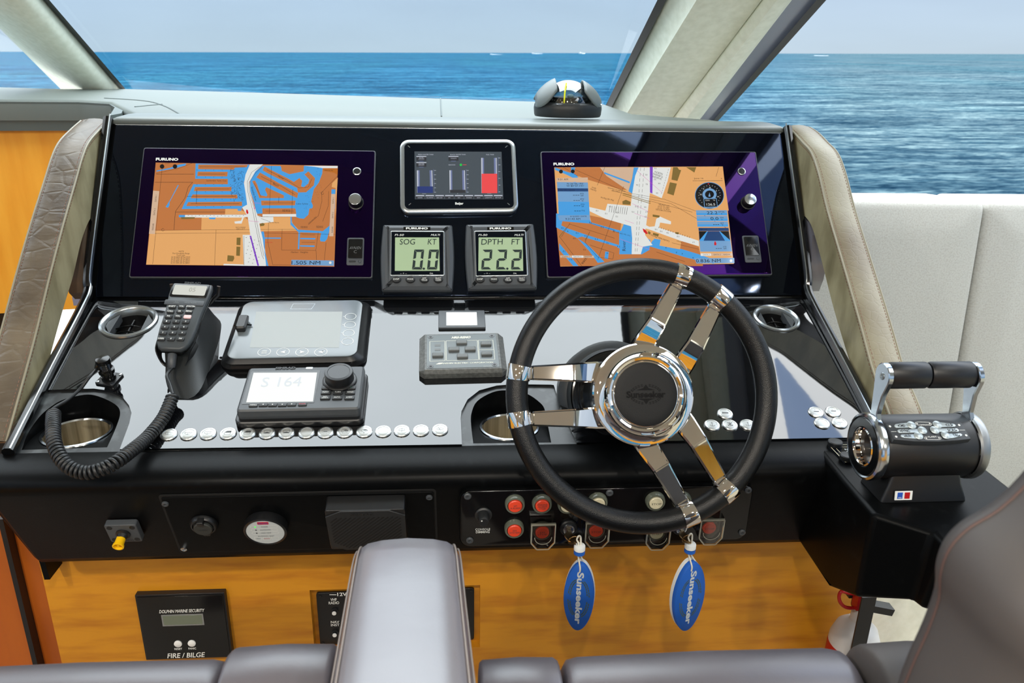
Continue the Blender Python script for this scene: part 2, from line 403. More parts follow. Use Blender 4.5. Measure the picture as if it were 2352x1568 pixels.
# ================================================================== SEA AND BOATS
def sea():
    n = SEA_N; c = V3(0, 0, -3.0); a = n.orthogonal().normalized(); b = n.cross(a)
    mb = MB(); rs = [0, 30, 120, 500, 2500, 12000, 45000]; vs = [c]; fs = []; K = 48
    for r in rs[1:]:
        vs += [c+a*(r*math.cos(2*PI*i/K))+b*(r*math.sin(2*PI*i/K)) for i in range(K)]
    for i in range(K): fs.append((0, 1+i, 1+(i+1) % K))
    for k in range(len(rs)-2):
        for i in range(K):
            j = (i+1) % K; fs.append((1+k*K+i, 1+(k+1)*K+i, 1+(k+1)*K+j, 1+k*K+j))
    mb.add(vs, fs)
    Mx = bpy.data.materials.new('sea_water'); Mx.use_nodes = True; nt = Mx.node_tree; b_ = nt.nodes['Principled BSDF']
    N = nt.nodes.new; L = nt.links.new
    tc = N('ShaderNodeTexCoord'); sep = N('ShaderNodeSeparateXYZ'); L(tc.outputs['Object'], sep.inputs[0])
    # blue to port, paler to starboard: sky reflection put into the water colour
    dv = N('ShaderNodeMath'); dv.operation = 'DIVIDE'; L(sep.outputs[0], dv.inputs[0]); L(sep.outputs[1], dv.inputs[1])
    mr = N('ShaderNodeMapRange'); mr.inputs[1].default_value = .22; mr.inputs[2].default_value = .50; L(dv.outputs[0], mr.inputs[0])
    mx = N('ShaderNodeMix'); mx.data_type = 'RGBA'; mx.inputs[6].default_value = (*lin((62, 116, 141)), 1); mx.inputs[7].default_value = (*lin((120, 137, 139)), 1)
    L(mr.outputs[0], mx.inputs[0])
    pos = N('ShaderNodeVectorMath'); pos.operation = 'LENGTH'; L(tc.outputs['Object'], pos.inputs[0])
    def noise(scale, det, lo, hi):
        mp = N('ShaderNodeMapping'); mp.inputs['Scale'].default_value = scale; L(tc.outputs['Object'], mp.inputs[0])
        q = N('ShaderNodeTexNoise'); q.inputs['Scale'].default_value = 1; q.inputs['Detail'].default_value = det; q.inputs['Roughness'].default_value = .62; L(mp.outputs[0], q.inputs['Vector'])
        r = N('ShaderNodeMapRange'); r.inputs[1].default_value = lo; r.inputs[2].default_value = hi; L(q.outputs[0], r.inputs[0]); return r.outputs[0], q.outputs[0]
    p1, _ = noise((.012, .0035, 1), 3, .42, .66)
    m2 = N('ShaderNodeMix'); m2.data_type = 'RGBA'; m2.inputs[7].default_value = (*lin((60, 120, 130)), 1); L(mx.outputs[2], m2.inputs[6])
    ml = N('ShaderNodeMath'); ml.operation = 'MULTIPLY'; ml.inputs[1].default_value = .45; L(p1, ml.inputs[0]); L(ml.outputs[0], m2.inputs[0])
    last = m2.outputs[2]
    for sc, amt in (((.004, .03, 1), .16), ((.02, .10, 1), .28), ((.08, .35, 1), .45), ((.4, 1.2, 1), .6), ((1.8, 4.5, 1), .55)):  # darker wave facets painted into the water colour
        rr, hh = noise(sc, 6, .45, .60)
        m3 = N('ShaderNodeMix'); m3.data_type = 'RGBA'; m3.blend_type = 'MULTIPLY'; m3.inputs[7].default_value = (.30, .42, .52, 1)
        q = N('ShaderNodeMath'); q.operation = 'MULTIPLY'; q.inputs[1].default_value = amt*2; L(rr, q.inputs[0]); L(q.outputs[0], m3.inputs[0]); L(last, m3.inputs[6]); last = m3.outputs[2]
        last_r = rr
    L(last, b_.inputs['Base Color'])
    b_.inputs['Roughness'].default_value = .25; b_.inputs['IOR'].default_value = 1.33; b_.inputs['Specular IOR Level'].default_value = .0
    prev = None
    for sc, st, di in (((1.3, 1.3, 1.3), .35, .12), ((.25, .25, .25), .4, .6), ((.04, .04, .04), .3, 3.0)):
        _, h = noise(sc, 8, 0, 1)
        bp = N('ShaderNodeBump'); bp.inputs['Strength'].default_value = st; bp.inputs['Distance'].default_value = di; L(h, bp.inputs['Height'])
        if prev: L(prev, bp.inputs['Normal'])
        prev = bp.outputs[0]
    L(prev, b_.inputs['Normal'])
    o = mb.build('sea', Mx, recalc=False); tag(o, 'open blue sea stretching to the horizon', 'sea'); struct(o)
    if o.data.polygons[0].normal.z < 0: o.data.flip_normals()
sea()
def motorboat(px, py, wpx, label, wake_px):
    P = hit(px, py, V3(0, 0, -3.0), SEA_N); t = (P-CP).dot(CF); k = t/F0
    Lh = wpx*k
    e = empty('motorboat', label, 'boat', Matrix.Translation(P), 'distant motorboats')
    h = MB()
    loops = []
    for x, w_, z in ((-.5, .16, .16), (-.2, .18, .17), (.2, .14, .2), (.42, .05, .24), (.5, .005, .27)):
        loops.append([(x*Lh, -w_*Lh, z*Lh), (x*Lh, -w_*.6*Lh, 0), (x*Lh, w_*.6*Lh, 0), (x*Lh, w_*Lh, z*Lh)])
    h.loft(loops); h.build('hull', M['whiteplastic'], e)
    c = MB(); c.loft([[(-.28*Lh, -.11*Lh, .16*Lh), (.18*Lh, -.11*Lh, .18*Lh), (.18*Lh, .11*Lh, .18*Lh), (-.28*Lh, .11*Lh, .16*Lh)], [(-.24*Lh, -.08*Lh, .36*Lh), (.02*Lh, -.08*Lh, .36*Lh), (.02*Lh, .08*Lh, .36*Lh), (-.24*Lh, .08*Lh, .36*Lh)]])
    c.build('cabin', M['whiteplastic'], e)
    wk = MB(); a0, a1 = wake_px
    pts = []
    for i in range(13):
        x = (a0+(a1-a0)*i/12)*k; ww = .12*Lh*(.4+abs(math.sin(i*1.7)))
        pts.append((x, ww))
    wk.loft([[(x, -w_, .02*Lh), (x, w_, .02*Lh), (x, w_*.3, .10*Lh)] for x, w_ in pts]); wk.build('wake', M['wht_wake'], e)
motorboat(1128, 125.2, 5, 'leftmost distant motorboat, mostly a long white wake', (2, 60))
motorboat(1224, 123.4, 6, 'small distant motorboat between two others on the horizon', (3, 22))
motorboat(1334, 123.2, 9, 'largest white motorboat on the horizon, left of the windscreen pillar', (3, 10))
motorboat(1901, 128.4, 4, 'distant motorboat seen to the right of the pillar', (-32, -2))

# ================================================================== CABIN SHELL
ZC = 2.36
def flatbox(name, x0, x1, y0, y1, z0, z1, m_, label=None, cat=None):
    o = MB().box(x0, x1, y0, y1, z0, z1).build(name, m_); struct(o); return o
flatbox('floor', -2.6, 2.3, -3.2, 3.2, -.06, 0, M['floor'])
# ceiling with a hatch opening to starboard
cb = MB()
CE = [(-2.6, 1.64), (.36, 1.42), (.98, 1.14), (2.3, .42), (2.3, -3.2), (-2.6, -3.2)]
hatch = [(.92, .92), (1.42, .62), (1.42, .12), (.92, .12)]
cb.holed(CE, [hatch], ZC); cb.holed(CE, [hatch], ZC+.08)
for l in (CE, hatch):
    cb.loft([[(x, y, ZC) for x, y in l], [(x, y, ZC+.08) for x, y in l]], False, False)
struct(cb.build('ceiling', M['ceil'], recalc=False))
flatbox('wall_left', -2.62, -2.56, -3.2, 3.2, 0, .95, M['woodb'])
flatbox('wall_right', 2.26, 2.32, -3.2, 3.2, 0, 1.1, M['cream'])
wb = MB(); wb.box(-2.6, 2.3, -3.26, -3.2, 0, .8); wb.box(-2.6, -1.5, -3.26, -3.2, .8, ZC); wb.box(1.5, 2.3, -3.26, -3.2, .8, ZC)
struct(wb.build('wall_back', M['woodb']))

# windscreen shelf
sh = MB()
Zs = 1.62
wl = [hz(-600, 196, Zs), hz(0, 200, Zs), hz(150, 204, Zs), hz(290, 204, Zs), hz(650, 214, Zs), hz(1012, 226, Zs), hz(1390, 238, Zs), hz(1460, 262, Zs), hz(1640, 275, Zs)]
fl = [hz(-600, 226, Zs), hz(0, 228, Zs), hz(180, 229, Zs), hz(250, 233, Zs), hz(310, 262, Zs)]
outl = [tuple(p.to_2d()) for p in wl]+[(wl[-1].x+.02, 1.64)]+[(fl[-1].x, 1.64)]+[tuple(p.to_2d()) for p in reversed(fl)]
sh.prism([(x, y) for x, y in outl], Zs-.05, Zs, .012)
tp = sh.build('windscreen_shelf', M['vinyl'], smooth=50); tag(tp, 'pale grey padded shelf along the foot of the windscreen', 'shelf'); tp['kind'] = 'structure'
# seams of the shelf upholstery
sm = MB()
for pts in ([(1012, 226), (1013, 250), (1014, 268)], [(240, 226), (330, 232), (375, 243), (415, 264)], [(310, 246), (340, 243), (372, 240)]):
    sm.tube(smoothp([hz(x, y, Zs)+V3(0, 0, .0005) for x, y in pts], 5), .0016, 6)
s_ = sm.build('seam', M['vinyld'], tp)
lf = MB()   # vertical face of the shelf to port and the veneered locker under it
f2 = [fl[0], fl[1], fl[2], fl[3], V3(-.78, 1.95, Zs), V3(-.70, 1.72, Zs)]
zl = 1.545
lf.loft([[(p.x, p.y, Zs-.006), (p.x, p.y+.005, zl), (p.x, p.y+.06, zl), (p.x, p.y+.06, Zs-.006)] for p in f2])
struct(lf.build('trim_1', M['vinyld'], smooth=60))
lw = MB(); lw.loft([[(p.x, p.y+.03, zl+.002), (p.x, p.y+.03, zb_), (p.x, p.y+.1, zb_), (p.x, p.y+.1, zl+.002)] for p, zb_ in zip(f2, (1.07, 1.07, 1.07, 1.07, 1.20, 1.20))])
struct(lw.build('wall_front', M['woodb'], smooth=60))
lw = MB(); lw.box(-2.55, -1.215, 2.16, 2.3, 0, 1.065); struct(lw.build('baseboard_front', M['matteframe']))

wb2 = [hy(96, 905, 1.75), hy(250, 900, 1.75), hy(250, 694, 1.75), hy(110, 694, 1.75)]
struct(MB().box(-2.6, .6, 2.45, 5.0, .62, .70).build('trim_10', mat('white_gelcoat', (245, 246, 246), .4)))   # white foredeck outside
struct(MB().box(-.84, -.62, 1.72, 2.02, wb2[2].z+.002, wb2[2].z+.022).build('trim_11', mat('blue_grey_strip', (150, 160, 190), .4)))
struct(MB().box(-.80, -.655, 1.70, 1.78, wb2[2].z+.024, 1.45).build('trim_12', M['vinyld']))
q = MB(); q.loft([[(.90, 1.69, 2.0), (1.0, 1.15, 2.355), (1.75, -.8, 2.355), (1.9, -.6, 2.0)], [(.91, 1.695, 2.0), (1.01, 1.155, 2.355), (1.76, -.79, 2.355), (1.91, -.59, 2.0)]])
struct(q.build('added_tint_pane', glass('added_blue_tint', (.52, .60, .74), .02)))  # added unseen pane, dims the sky reflected in the right of the dash
# windscreen panes and pillars
def strip(bounds, top=1.34, vb=-.06):
    """bounds: list of (two picture points on the edge, depth n); returns bottom and top rows on the windscreen plane"""
    rows = [[], []]
    for (a, b), n in bounds:
        p = Vector(WS.uv(*a, n)); q = Vector(WS.uv(*b, n)); d = (q-p)
        for k, v in enumerate((vb, top)):
            t = (v-p.y)/d.y; c = p+d*t; rows[k].append(WS.P(c.x, c.y, n))
    return rows
EL = ((113, 0), (288, 204)); ER = ((1510, 0), (1393, 238))
def pane(name, bounds, m_, th=.006, vb=-.03, top=1.34):
    r0, r1 = strip(bounds, top, vb)
    o = MB(); n = WS.N*th
    o.loft([[r0[0], r0[-1], r1[-1], r1[0]], [r0[0]-n, r0[-1]-n, r1[-1]-n, r1[0]-n]])
    return struct(o.build(name, m_))
pane('window_1', [(EL, 0), (ER, 0)], M['windsh'])
pane('window_2', [(((-900, 0), (-740, 190)), 0), (((-10, 68), (150, 209)), 0)], M['windsh'])
# centre mullion: soft rounded section
def pillar(name, secs, m_, mats=None, vb=-.06):
    r0, r1 = strip(secs, 1.36, vb)
    o = MB(); o.loft([r0, [a.lerp(b, .33) for a, b in zip(r0, r1)], [a.lerp(b, .66) for a, b in zip(r0, r1)], r1], True, True)
    return struct(o.build(name, m_, smooth=50))
def edge(x0, xb, yb=204, y0=0): return ((x0, y0), (xb, yb))
L0 = ((0, 66), (140, 205)); L1 = ((100, 0), (276, 204))
def lerp_edge(a, b, t): return tuple(tuple(a[i][k]+(b[i][k]-a[i][k])*t for k in (0, 1)) for i in (0, 1))
secs = [(L0, -.03), (L0, .0)]+[(lerp_edge(L0, L1, t), .0+.055*math.sin(PI*t)**.8) for t in (.12, .3, .5, .7, .88)]+[(L1, .0), (L1, -.03)]
pillar('trim_2', secs, M['cream'])
r = pillar('trim_3', [(L1, -.03), (L1, .006), (EL, .006), (EL, -.03)], M['matteframe'])
# starboard pillar: rubber, two suede faces and a roll
P1 = ((1530, 0), (1409, 238)); P2 = ((1602, 0), (1434, 272)); P3 = ((1750, 0), (1544, 272)); P4 = ((1819, 0), (1607, 275)); P5 = ((1876, 0), (1640, 275)); P6 = ((1898, 0), (1652, 275))
pillar('trim_4', [(ER, -.03), (ER, .008), (P1, .008), (P1, -.03)], M['matteframe'], vb=-.3)
pillar('trim_5', [(P1, -.04), (P1, .0), (lerp_edge(P1, P2, .8), .045), (lerp_edge(P1, P2, .97), .06), (lerp_edge(P2, P3, .06), .062), (lerp_edge(P2, P3, .5), .05), (P3, .035), (P3, -.04)], M['cream'], vb=-.3)
pillar('trim_6', [(P3, -.04), (P3, .028), (lerp_edge(P3, P4, .12), .042), (lerp_edge(P3, P4, .5), .056), (lerp_edge(P3, P4, .88), .045), (P4, .02), (P4, -.04)], M['cream'], vb=-.3)
pane('window_3', [(P4, .0), (P5, .0)], mat('frosted_quarter_glass', (128, 138, 160), .25, ior=1.6), vb=-.3)
pillar('trim_7', [(P5, -.03), (P5, .012), (P6, .012), (P6, -.03)], M['matteframe'], vb=-.3)

# ================================================================== HELM CONSOLE
con = empty('helm_console', 'wide black helm console with gloss panels and matte black fascia', 'console', Matrix.Translation((.011, 1.2, 1.05)))
con_i = con.matrix_world.inverted()
def cbuild(mb, name, m_, smooth=35, recalc=True):
    mb.v = [con_i @ p for p in mb.v]; return mb.build(name, m_, con, smooth, recalc)
DN = -.004   # matte deck lies under the gloss sheet
# vents cut through both sheets
def vent_geo(px, py, r): u, v = D.uv(px, py); return u, v, r
VENTS = [vent_geo(296, 739, .0462), vent_geo(1783, 731, .0405)]
REC = [[(50, 1033), (62, 999), (84, 965), (106, 942), (139, 920), (177, 909), (209, 906), (242, 916), (269, 932), (276, 949), (270, 972), (259, 999), (246, 1027)],
       [(1087, 1018), (1082, 975), (1083, 948), (1096, 921), (1130, 901), (1163, 896), (1208, 903), (1241, 925), (1252, 943), (1259, 979), (1266, 1016)]]
FL = 1.2215
deck_out = [(-.640, .0), (-.612, -.378), (.636, -.378), (.664, .0)]
rec_uv = []
for r_ in REC:
    p = [Vector(q) for q in D.pl(r_, DN)]
    p = smoothp([Vector((a.x, a.y, 0)) for a in p], 4); rec_uv.append([(a.x, max(a.y, -.3735)) for a in p])
deck = MB(D.mw())
deck.holed(deck_out, [circ(r*.93, 32, u, v) for u, v, r in VENTS]+rec_uv, DN)
cbuild(deck, 'deck', mat('worn_black_deck', (28, 31, 33), .34, var=((84, 90, 92), (40, 40, 40), 7, .5, .8)), recalc=False)
wells = []
for l in rec_uv:
    q = MB(); top = [D.P(x, y, DN) for x, y in l]
    q.loft([[tuple(p) for p in top], [(p.x, p.y, FL) for p in top]], False, False)
    wells.append(cbuild(q, 'cup_recess', M['matte'], 60, False))
# gloss acrylic sheet, shaped round the recesses
g_px = [(218, 684), (1030, 688), (1843, 684), (1990, 944), (2012, 984), (1975, 1004), (1325, 1016), (1290, 940), (1272, 884), (1266, 883), (1180, 882), (1141, 885), (1101, 896), (1074, 917), (1060, 944), (1058, 960), (1061, 1020), (275, 1031), (297, 972), (302, 948), (296, 930), (280, 910), (255, 897), (215, 892), (180, 893), (108, 895)]
g_uv = D.pl(g_px)
gl = MB(D.mw())
gl.holed(g_uv, [circ(r*.93, 32, u, v) for u, v, r in VENTS], 0)
gl.loft([[(x, y, DN) for x, y in g_uv], [(x, y, 0) for x, y in g_uv]], False, False)
cbuild(gl, 'dash_panel', M['gloss'], recalc=False)
# rolled front edge, fascia and underside as one moulded shell
Ey, Ez = .9995, 1.2256
prof = [(Ey+.0008, Ez-.0040), (Ey+.0004, Ez-.0032)]
b0, b1, b2 = (Ey-.001, Ez-.002), (.922, 1.2235), tuple(A.P(0, .032))[1:]
for i in range(1, 11):
    t = i/10; prof.append(tuple(b0[k]*(1-t)**2+2*b1[k]*t*(1-t)+b2[k]*t*t for k in (0, 1)))
vt = [(p[0], p[1]) for p in prof]
prof.append((A.P(0, -.1)[1], A.P(0, -.1)[2])); prof.append((.989, 1.053)); prof.append((1.003, 1.050)); prof.append((1.2, 1.045))
shell = MB(); loops = []
def xl(y, z): return -.604-.03*max(0, min(1, (z-1.165)/.05))
xs = [None, 'r']
L_ = [(xl(y, z)+.006, y, z) for y, z in prof]
shell.loft([[(xl(y, z)+.004, y+.006, z) for y, z in prof], [(xl(y, z)+.012, y, z) for y, z in prof], [(-.2, y, z) for y, z in prof], [(.2, y, z) for y, z in prof], [(.553, y, z) for y, z in prof]], False, False, closed=False)
shell.poly([(xl(y, z)+.004, y+.006, z) for y, z in prof])
cbuild(shell, 'fascia', M['matte'], 45)
# side cheeks under the leather arms
for sx, x0, x1 in ((-1, -.612, -.604), (1, .628, .636)):
    q = MB(); pr = [(1.003, 1.22), (1.02, 1.0), (1.72, 1.0), (1.72, 1.6), (1.57, 1.6), (1.372, 1.322)]
    q.loft([[(x0, y, z) for y, z in pr], [(x1, y, z) for y, z in pr]]); cbuild(q, 'side_cheek', M['matte'])
# upper panel backing, gloss panel, brow
q = MB(U.mw()); q.box(-.752, .568, .078, .430, -.05, -.004); cbuild(q, 'panel_frame', M['plasticg'])
q = MB(U.mw()); q.prism(rrect(.5452+.7286, .4235-.0855, .004, 3, -.0917, .2545), -.006, .002, .0012); cbuild(q, 'instrument_panel', M['gloss2'])
q = MB(U.mw()); q.tube([(-.7286, .4245, .001), (-.1, .4248, .001), (.5452, .4245, .001)], .0011, 8); cbuild(q, 'panel_edge_strip', M['silver'])
br = MB(); X0, X1 = -.655, .677
bp_ = [(1.575, 1.600), (1.566, 1.606), (1.560, 1.612), (1.557, 1.617), (1.559, 1.621), (1.566, 1.6235), (1.62, 1.625), (1.66, 1.624), (1.69, 1.620), (1.70, 1.612), (1.70, 1.58), (1.6, 1.58)]
def brl(x, s_): return [(x, 1.63+(y-1.63)*(s_ if y < 1.63 else 1), z-(1-s_)*.03) for y, z in bp_]
br.loft([brl(X0, .45), brl(X0+.012, .8), brl(X0+.03, 1), brl(0, 1), brl(X1-.03, 1), brl(X1-.012, .8), brl(X1, .45)]); cbuild(br, 'brow', mat('brow_grey_vinyl', (116, 123, 120), .36, ior=1.45), 50)
# black side rails with bright edge
for sx in (-1, 1):
    u = -.7425 if sx < 0 else .5592
    pth = [U.P(u, .436, .004), U.P(u, .3, .005), U.P(u, .13, .005)]
    e0 = -.636 if sx < 0 else .659; e1 = -.607 if sx < 0 else .631
    kn = [D.P(e0, .01, .012), D.P(e0-(e0-e1)*.12, -.04, .006), D.P((e0+e1)/2, -.2, .004), D.P(e1, -.377, .002)]
    pts = smoothp(pth+kn, 6)
    q = MB(); q.tube(pts, .0085, 10); cbuild(q, 'side_rail', M['plasticg'])
    off = V3(.0052*(-sx), -.003, .0078)
    q = MB(); q.tube([p+off for p in pts], .0013, 6); cbuild(q, 'rail_trim', M['silver'])
# throttle pod growing out of the fascia to starboard
T0 = 1.2215
tops = [hz(1870, 1018, T0), hz(1935, 1098, T0), hz(2005, 1180, T0), hz(2145, 1222, T0), hz(2172, 1256, T0)]
bots = [V3(.522, .984, 1.058), hit(1905, 1350, V3(.520, 0, 0), V3(1, 0, 0)), hy(1966, 1371, .80), hy(2092, 1382, .758), hy(2120, 1400, .74)]
tops += [V3(.735, .68, T0), V3(.735, 1.02, T0), V3(.545, 1.02, T0)]
bots += [V3(.735, .70, bots[-1].z), V3(.735, 1.02, bots[-1].z), V3(.545, 1.02, 1.052)]
q = MB(); q.loft([bots, tops]); pod = cbuild(q, 'throttle_pod', M['matte'])
bv = pod.modifiers.new('bevel', 'BEVEL'); bv.width = .006; bv.segments = 3; bv.limit_method = 'ANGLE'; bv.angle_limit = R(25)
# veneered wall below
q = MB()
NX0, NZ0 = WP.uv(712, 1500); nc = WP.pl([(712, 1355), (1105, 1341), (1100, 1484), (722, 1499)])
nx0 = (nc[0][0]+nc[3][0])/2; nx1 = (nc[1][0]+nc[2][0])/2; nzt = nc[0][1]; nzb = nc[3][1]
wout = [(-.638, .35), (.70, .35), (.70, 1.075), (-.638, 1.075)]; hole = [(nx0, nzb), (nx1, nzb), (nx1, nzt), (nx0, nzt)]
TW = Matrix(((1, 0, 0, 0), (0, 0, -1, 1.06), (0, 1, 0, 0), (0, 0, 0, 1)))
q.holed(wout, [hole], 0, TW)
q.loft([[(x, y, 0) for x, y in hole], [(x, y, -.016) for x, y in hole]], False, True, TW)
q.loft([[(x, y, 0) for x, y in wout], [(x, y, -.05) for x, y in wout]], False, False, TW)
struct(q.build('wall_console', M['woodh'], recalc=False))
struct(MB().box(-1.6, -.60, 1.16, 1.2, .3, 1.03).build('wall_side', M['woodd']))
struct(MB().box(-.735, -.727, 1.14, 1.1595, .3, 1.03).build('trim_8', M['matteframe']))

# floors of the cup recesses and the two steel cups
CUPS = [((177, 994), .0475), ((1170, 981), .0445)]
for k, (l, (pp, rad)) in enumerate(zip(rec_uv, CUPS)):
    c = hz(*pp, FL); pl = [(D.P(x, y, DN).x, D.P(x, y, DN).y) for x, y in l]
    yb = min(p[1] for p in pl); c.y = max(c.y, yb+rad+.002)
    q = MB(); q.holed([(x, y) for x, y in inset(pl, -.0005)], [circ(rad-.003, 40, c.x, c.y)], FL); cbuild(q, 'recess_floor', M['matte'], recalc=False)
    e = empty('cup_holder', ['brushed steel cup holder in the left recess behind the coiled cord', 'brushed steel cup holder partly behind the steering wheel rim'][k], 'cup holder', Matrix.Translation((c.x, c.y, FL+.0003)))
    q = MB(); q.lathe([(rad-.0055, -.075), (rad-.0045, -.072), (rad-.0045, 0), (rad-.003, .0018), (rad, .0014), (rad+.0006, .0002)], 48, c0=True, c1=False); q.build('steel_cup', M['steel'], e, recalc=False)
    q = MB(); q.lathe([(rad-.0046, .0), (rad-.0030, .0022), (rad, .0018), (rad+.0008, 0)], 48, c0=False, c1=False); q.build('rim', M['chrome2'], e, recalc=False)

# ================================================================== AIR VENTS
for k, (u, v, r) in enumerate(VENTS):
    e = empty('air_vent', ['round air vent with satin ring at the left end of the dash', 'round air vent with satin ring to the right of the steering wheel'][k], 'air vent', D.mw(u, v, .0003), 'round dash vents')
    q = MB(); q.lathe([(r*.80, -.012), (r*.82, .0), (r*.86, .0028), (r*.93, .0042), (r*1.0, .0026), (r*1.02, 0)], 48, c0=False, c1=False); q.build('ring', M['silver'], e, recalc=False)
    q = MB(); q.lathe([(r*.80, -.012), (r*.80, -.034), (r*.4, -.036)], 40, c0=False, c1=True); q.build('duct', M['plastic'], e, recalc=False)
    q = MB(); q.prism([(-r*.79, -r*.14), (-r*.52, -r*.6), (-r*.5, r*.6), (-r*.79, r*.14)], -.018, -.004); q.build('side_frame', M['grey'], e); q = MB(); q.prism([(r*.79, -r*.14), (r*.52, -r*.6), (r*.5, r*.6), (r*.79, r*.14)], -.018, -.004); q.build('side_frame', M['grey'], e)
    for s_ in (-.75, .1):
        q = MB(); q.tube([(-r*.52, s_*r*.42-.003, -.014), (-r*.26, s_*r*.42+.0005, -.012), (0, s_*r*.42+.002, -.011), (r*.26, s_*r*.42+.0005, -.012), (r*.52, s_*r*.42-.003, -.014)], .0011, 8, flat=3); q.build('vane', M['plasticg'], e)
    q = MB(); q.box(-.001, .001, -r*.45, r*.45, -.016, -.011); q.build('link_bar', M['plastic'], e)

# ================================================================== CHART PLOTTERS
MAPM = [emis('chart_land', (202, 124, 66), .86), emis('chart_town', (240, 176, 108), .86), emis('chart_water', (74, 166, 236), .86), emis('chart_deep', (238, 240, 236), .86), emis('chart_line', (48, 40, 34), .8), emis('chart_purple', (132, 66, 205), .86), emis('chart_red', (214, 24, 36), .86), emis('chart_olive', (138, 112, 52), .8), emis('chart_pink', (226, 90, 180), .86), emis('chart_panel_blue', (120, 168, 214), .86), emis('chart_panel_dark', (30, 72, 128), .8), emis('chart_beige', (222, 188, 158), .86), emis('chart_darkland', (196, 112, 32), .86), emis('chart_black', (12, 12, 16), .5)]
LAND, TOWN, WATER, DEEP, LINE, PURP, REDC, OLIV, PINK, PBL, PDK, BEI, DLAND, BLK = range(14)
def knurled_knob(e, x, y, r, h, name='knob', cap=True):
    q = MB(); n = 48
    loops = []
    for rr, z in ((r*1.12, 0), (r*1.12, .0015), (r, .002), (r, h-.0015), (r-.0012, h)):
        loops.append([((rr-(.0004 if (i % 2 and .0015 < z < h-.0005) else 0))*math.cos(2*PI*i/n)+x, (rr-(.0004 if (i % 2 and .0015 < z < h-.0005) else 0))*math.sin(2*PI*i/n)+y, z) for i in range(n)])
    q.loft(loops); o = q.build(name, M['plastic'], e)
    if cap:
        c = MB(); c.lathe([(r-.0014, h-.001), (r-.0014, h+.0003), (r-.0022, h+.0006), (.0001, h+.0002)], 40, Matrix.Translation((x, y, 0))); c.build('knob_face', M['chrome2'], o)
    return o
def plotter(corners, scr, label, chart, knob_px, pwr_px, slot, logo):
    u, v, w_, h_, rot = U.rect(corners, .007)
    e = empty('chart_plotter', label, 'chart plotter', U.mw(u, v, .0013, rot), 'chart plotters')
    f0 = local(U, u, v, rot); f = lambda x, y: f0(x, y, .0105)
    q = MB(); q.prism(rrect(w_, h_, .004), .001, .0088, .0012); q.build('housing', M['grey'], e)
    q = MB(); q.prism(rrect(w_-.004, h_-.004, .003), .0085, .0096, .0003); q.build('front_glass', M['purpleglass'], e)
    S = [f(x, y) for x, y in scr]
    c = MB(); chart(c, f, S); c.build('chart_screen', MAPM, e, recalc=False)
    kx, ky = f(*knob_px); knurled_knob(e, kx, ky, .0125, .016).location = (0, 0, .0095)
    px, py = f(*pwr_px); T = Matrix.Translation((px, py, .0095))
    o = MB().lathe([(.0078, 0), (.0078, .0012), (.0062, .0018), (.0056, .0006)], 28, T).build('power_button', M['silver'], e)
    MB().lathe([(.0055, 0), (.0055, .001), (.0001, .0014)], 24, T).build('button_cap', M['plastic'], o)
    sc = [f(x, y) for x, y in slot]; cx = sum(p[0] for p in sc)/4; cy = sum(p[1] for p in sc)/4; sw = (sc[1][0]-sc[0][0]+sc[2][0]-sc[3][0])/2; sh_ = (sc[0][1]-sc[3][1]+sc[1][1]-sc[2][1])/2
    T = Matrix.Translation((cx, cy, .0095))
    o = MB().prism(rrect(sw, sh_, .003), 0, .0018, .0006, T).build('card_slot', M['grey'], e)
    MB().prism(rrect(sw*.84, sh_*.70, .002, 4, 0, sh_*.10), .0018, .0028, .0005, T).build('card_cover', M['plasticg'], o)
    b = MB(T=T); b.text('AVN/EN', sw*.66, sh_*.10, 0, sh_*.12, .003, shear=.25); b.text('C', sw*.18, sh_*.1, 0, -sh_*.02, .003); b.build('lettering', M['grey2'], o)
    b = MB(T=T); b.prism(rrect(sw*.4, sh_*.055, .0012, 3, -sw*.16, -sh_*.36), .0018, .0024); b.tube([(sw*.28+.0026*math.cos(a), -sh_*.36+.0026*math.sin(a), .002) for a in [R(120+30*i) for i in range(11)]], .0003, 5); b.build('eject_key', M['rubber'], o)
    L_, lw_ = logo; lx, ly = f(*L_); q = MB(); q.text('FURUNO', lw_, .0058, lx, ly, .0098, bold=.05); q.build('logo', M['white'], e)
    return e
def chart_tools(c, f, zoom, base):
    ox, oy, sc = zoom
    g = lambda p: f(ox+p[0]/sc, oy+p[1]/sc)
    st = {'z': base}
    def P(mi, *pts):
        st['z'] += .000012; c.mt(mi); c.poly([g(p) for p in pts], z=st['z'])
    def Ln(mi, w, *pts):
        st['z'] += .000012; c.mt(mi); c.line([g(p) for p in pts], w, st['z'])
    def Tx(mi, s_, x, y, wpx, hpx, rot=0, shear=0):
        st['z'] += .000012; c.mt(mi); a = g((x, y)); k = .000777/sc*1.0
        c.text(s_, wpx*k, hpx*k, a[0], a[1], st['z'], rot=rot, shear=shear)
    return g, P, Ln, Tx
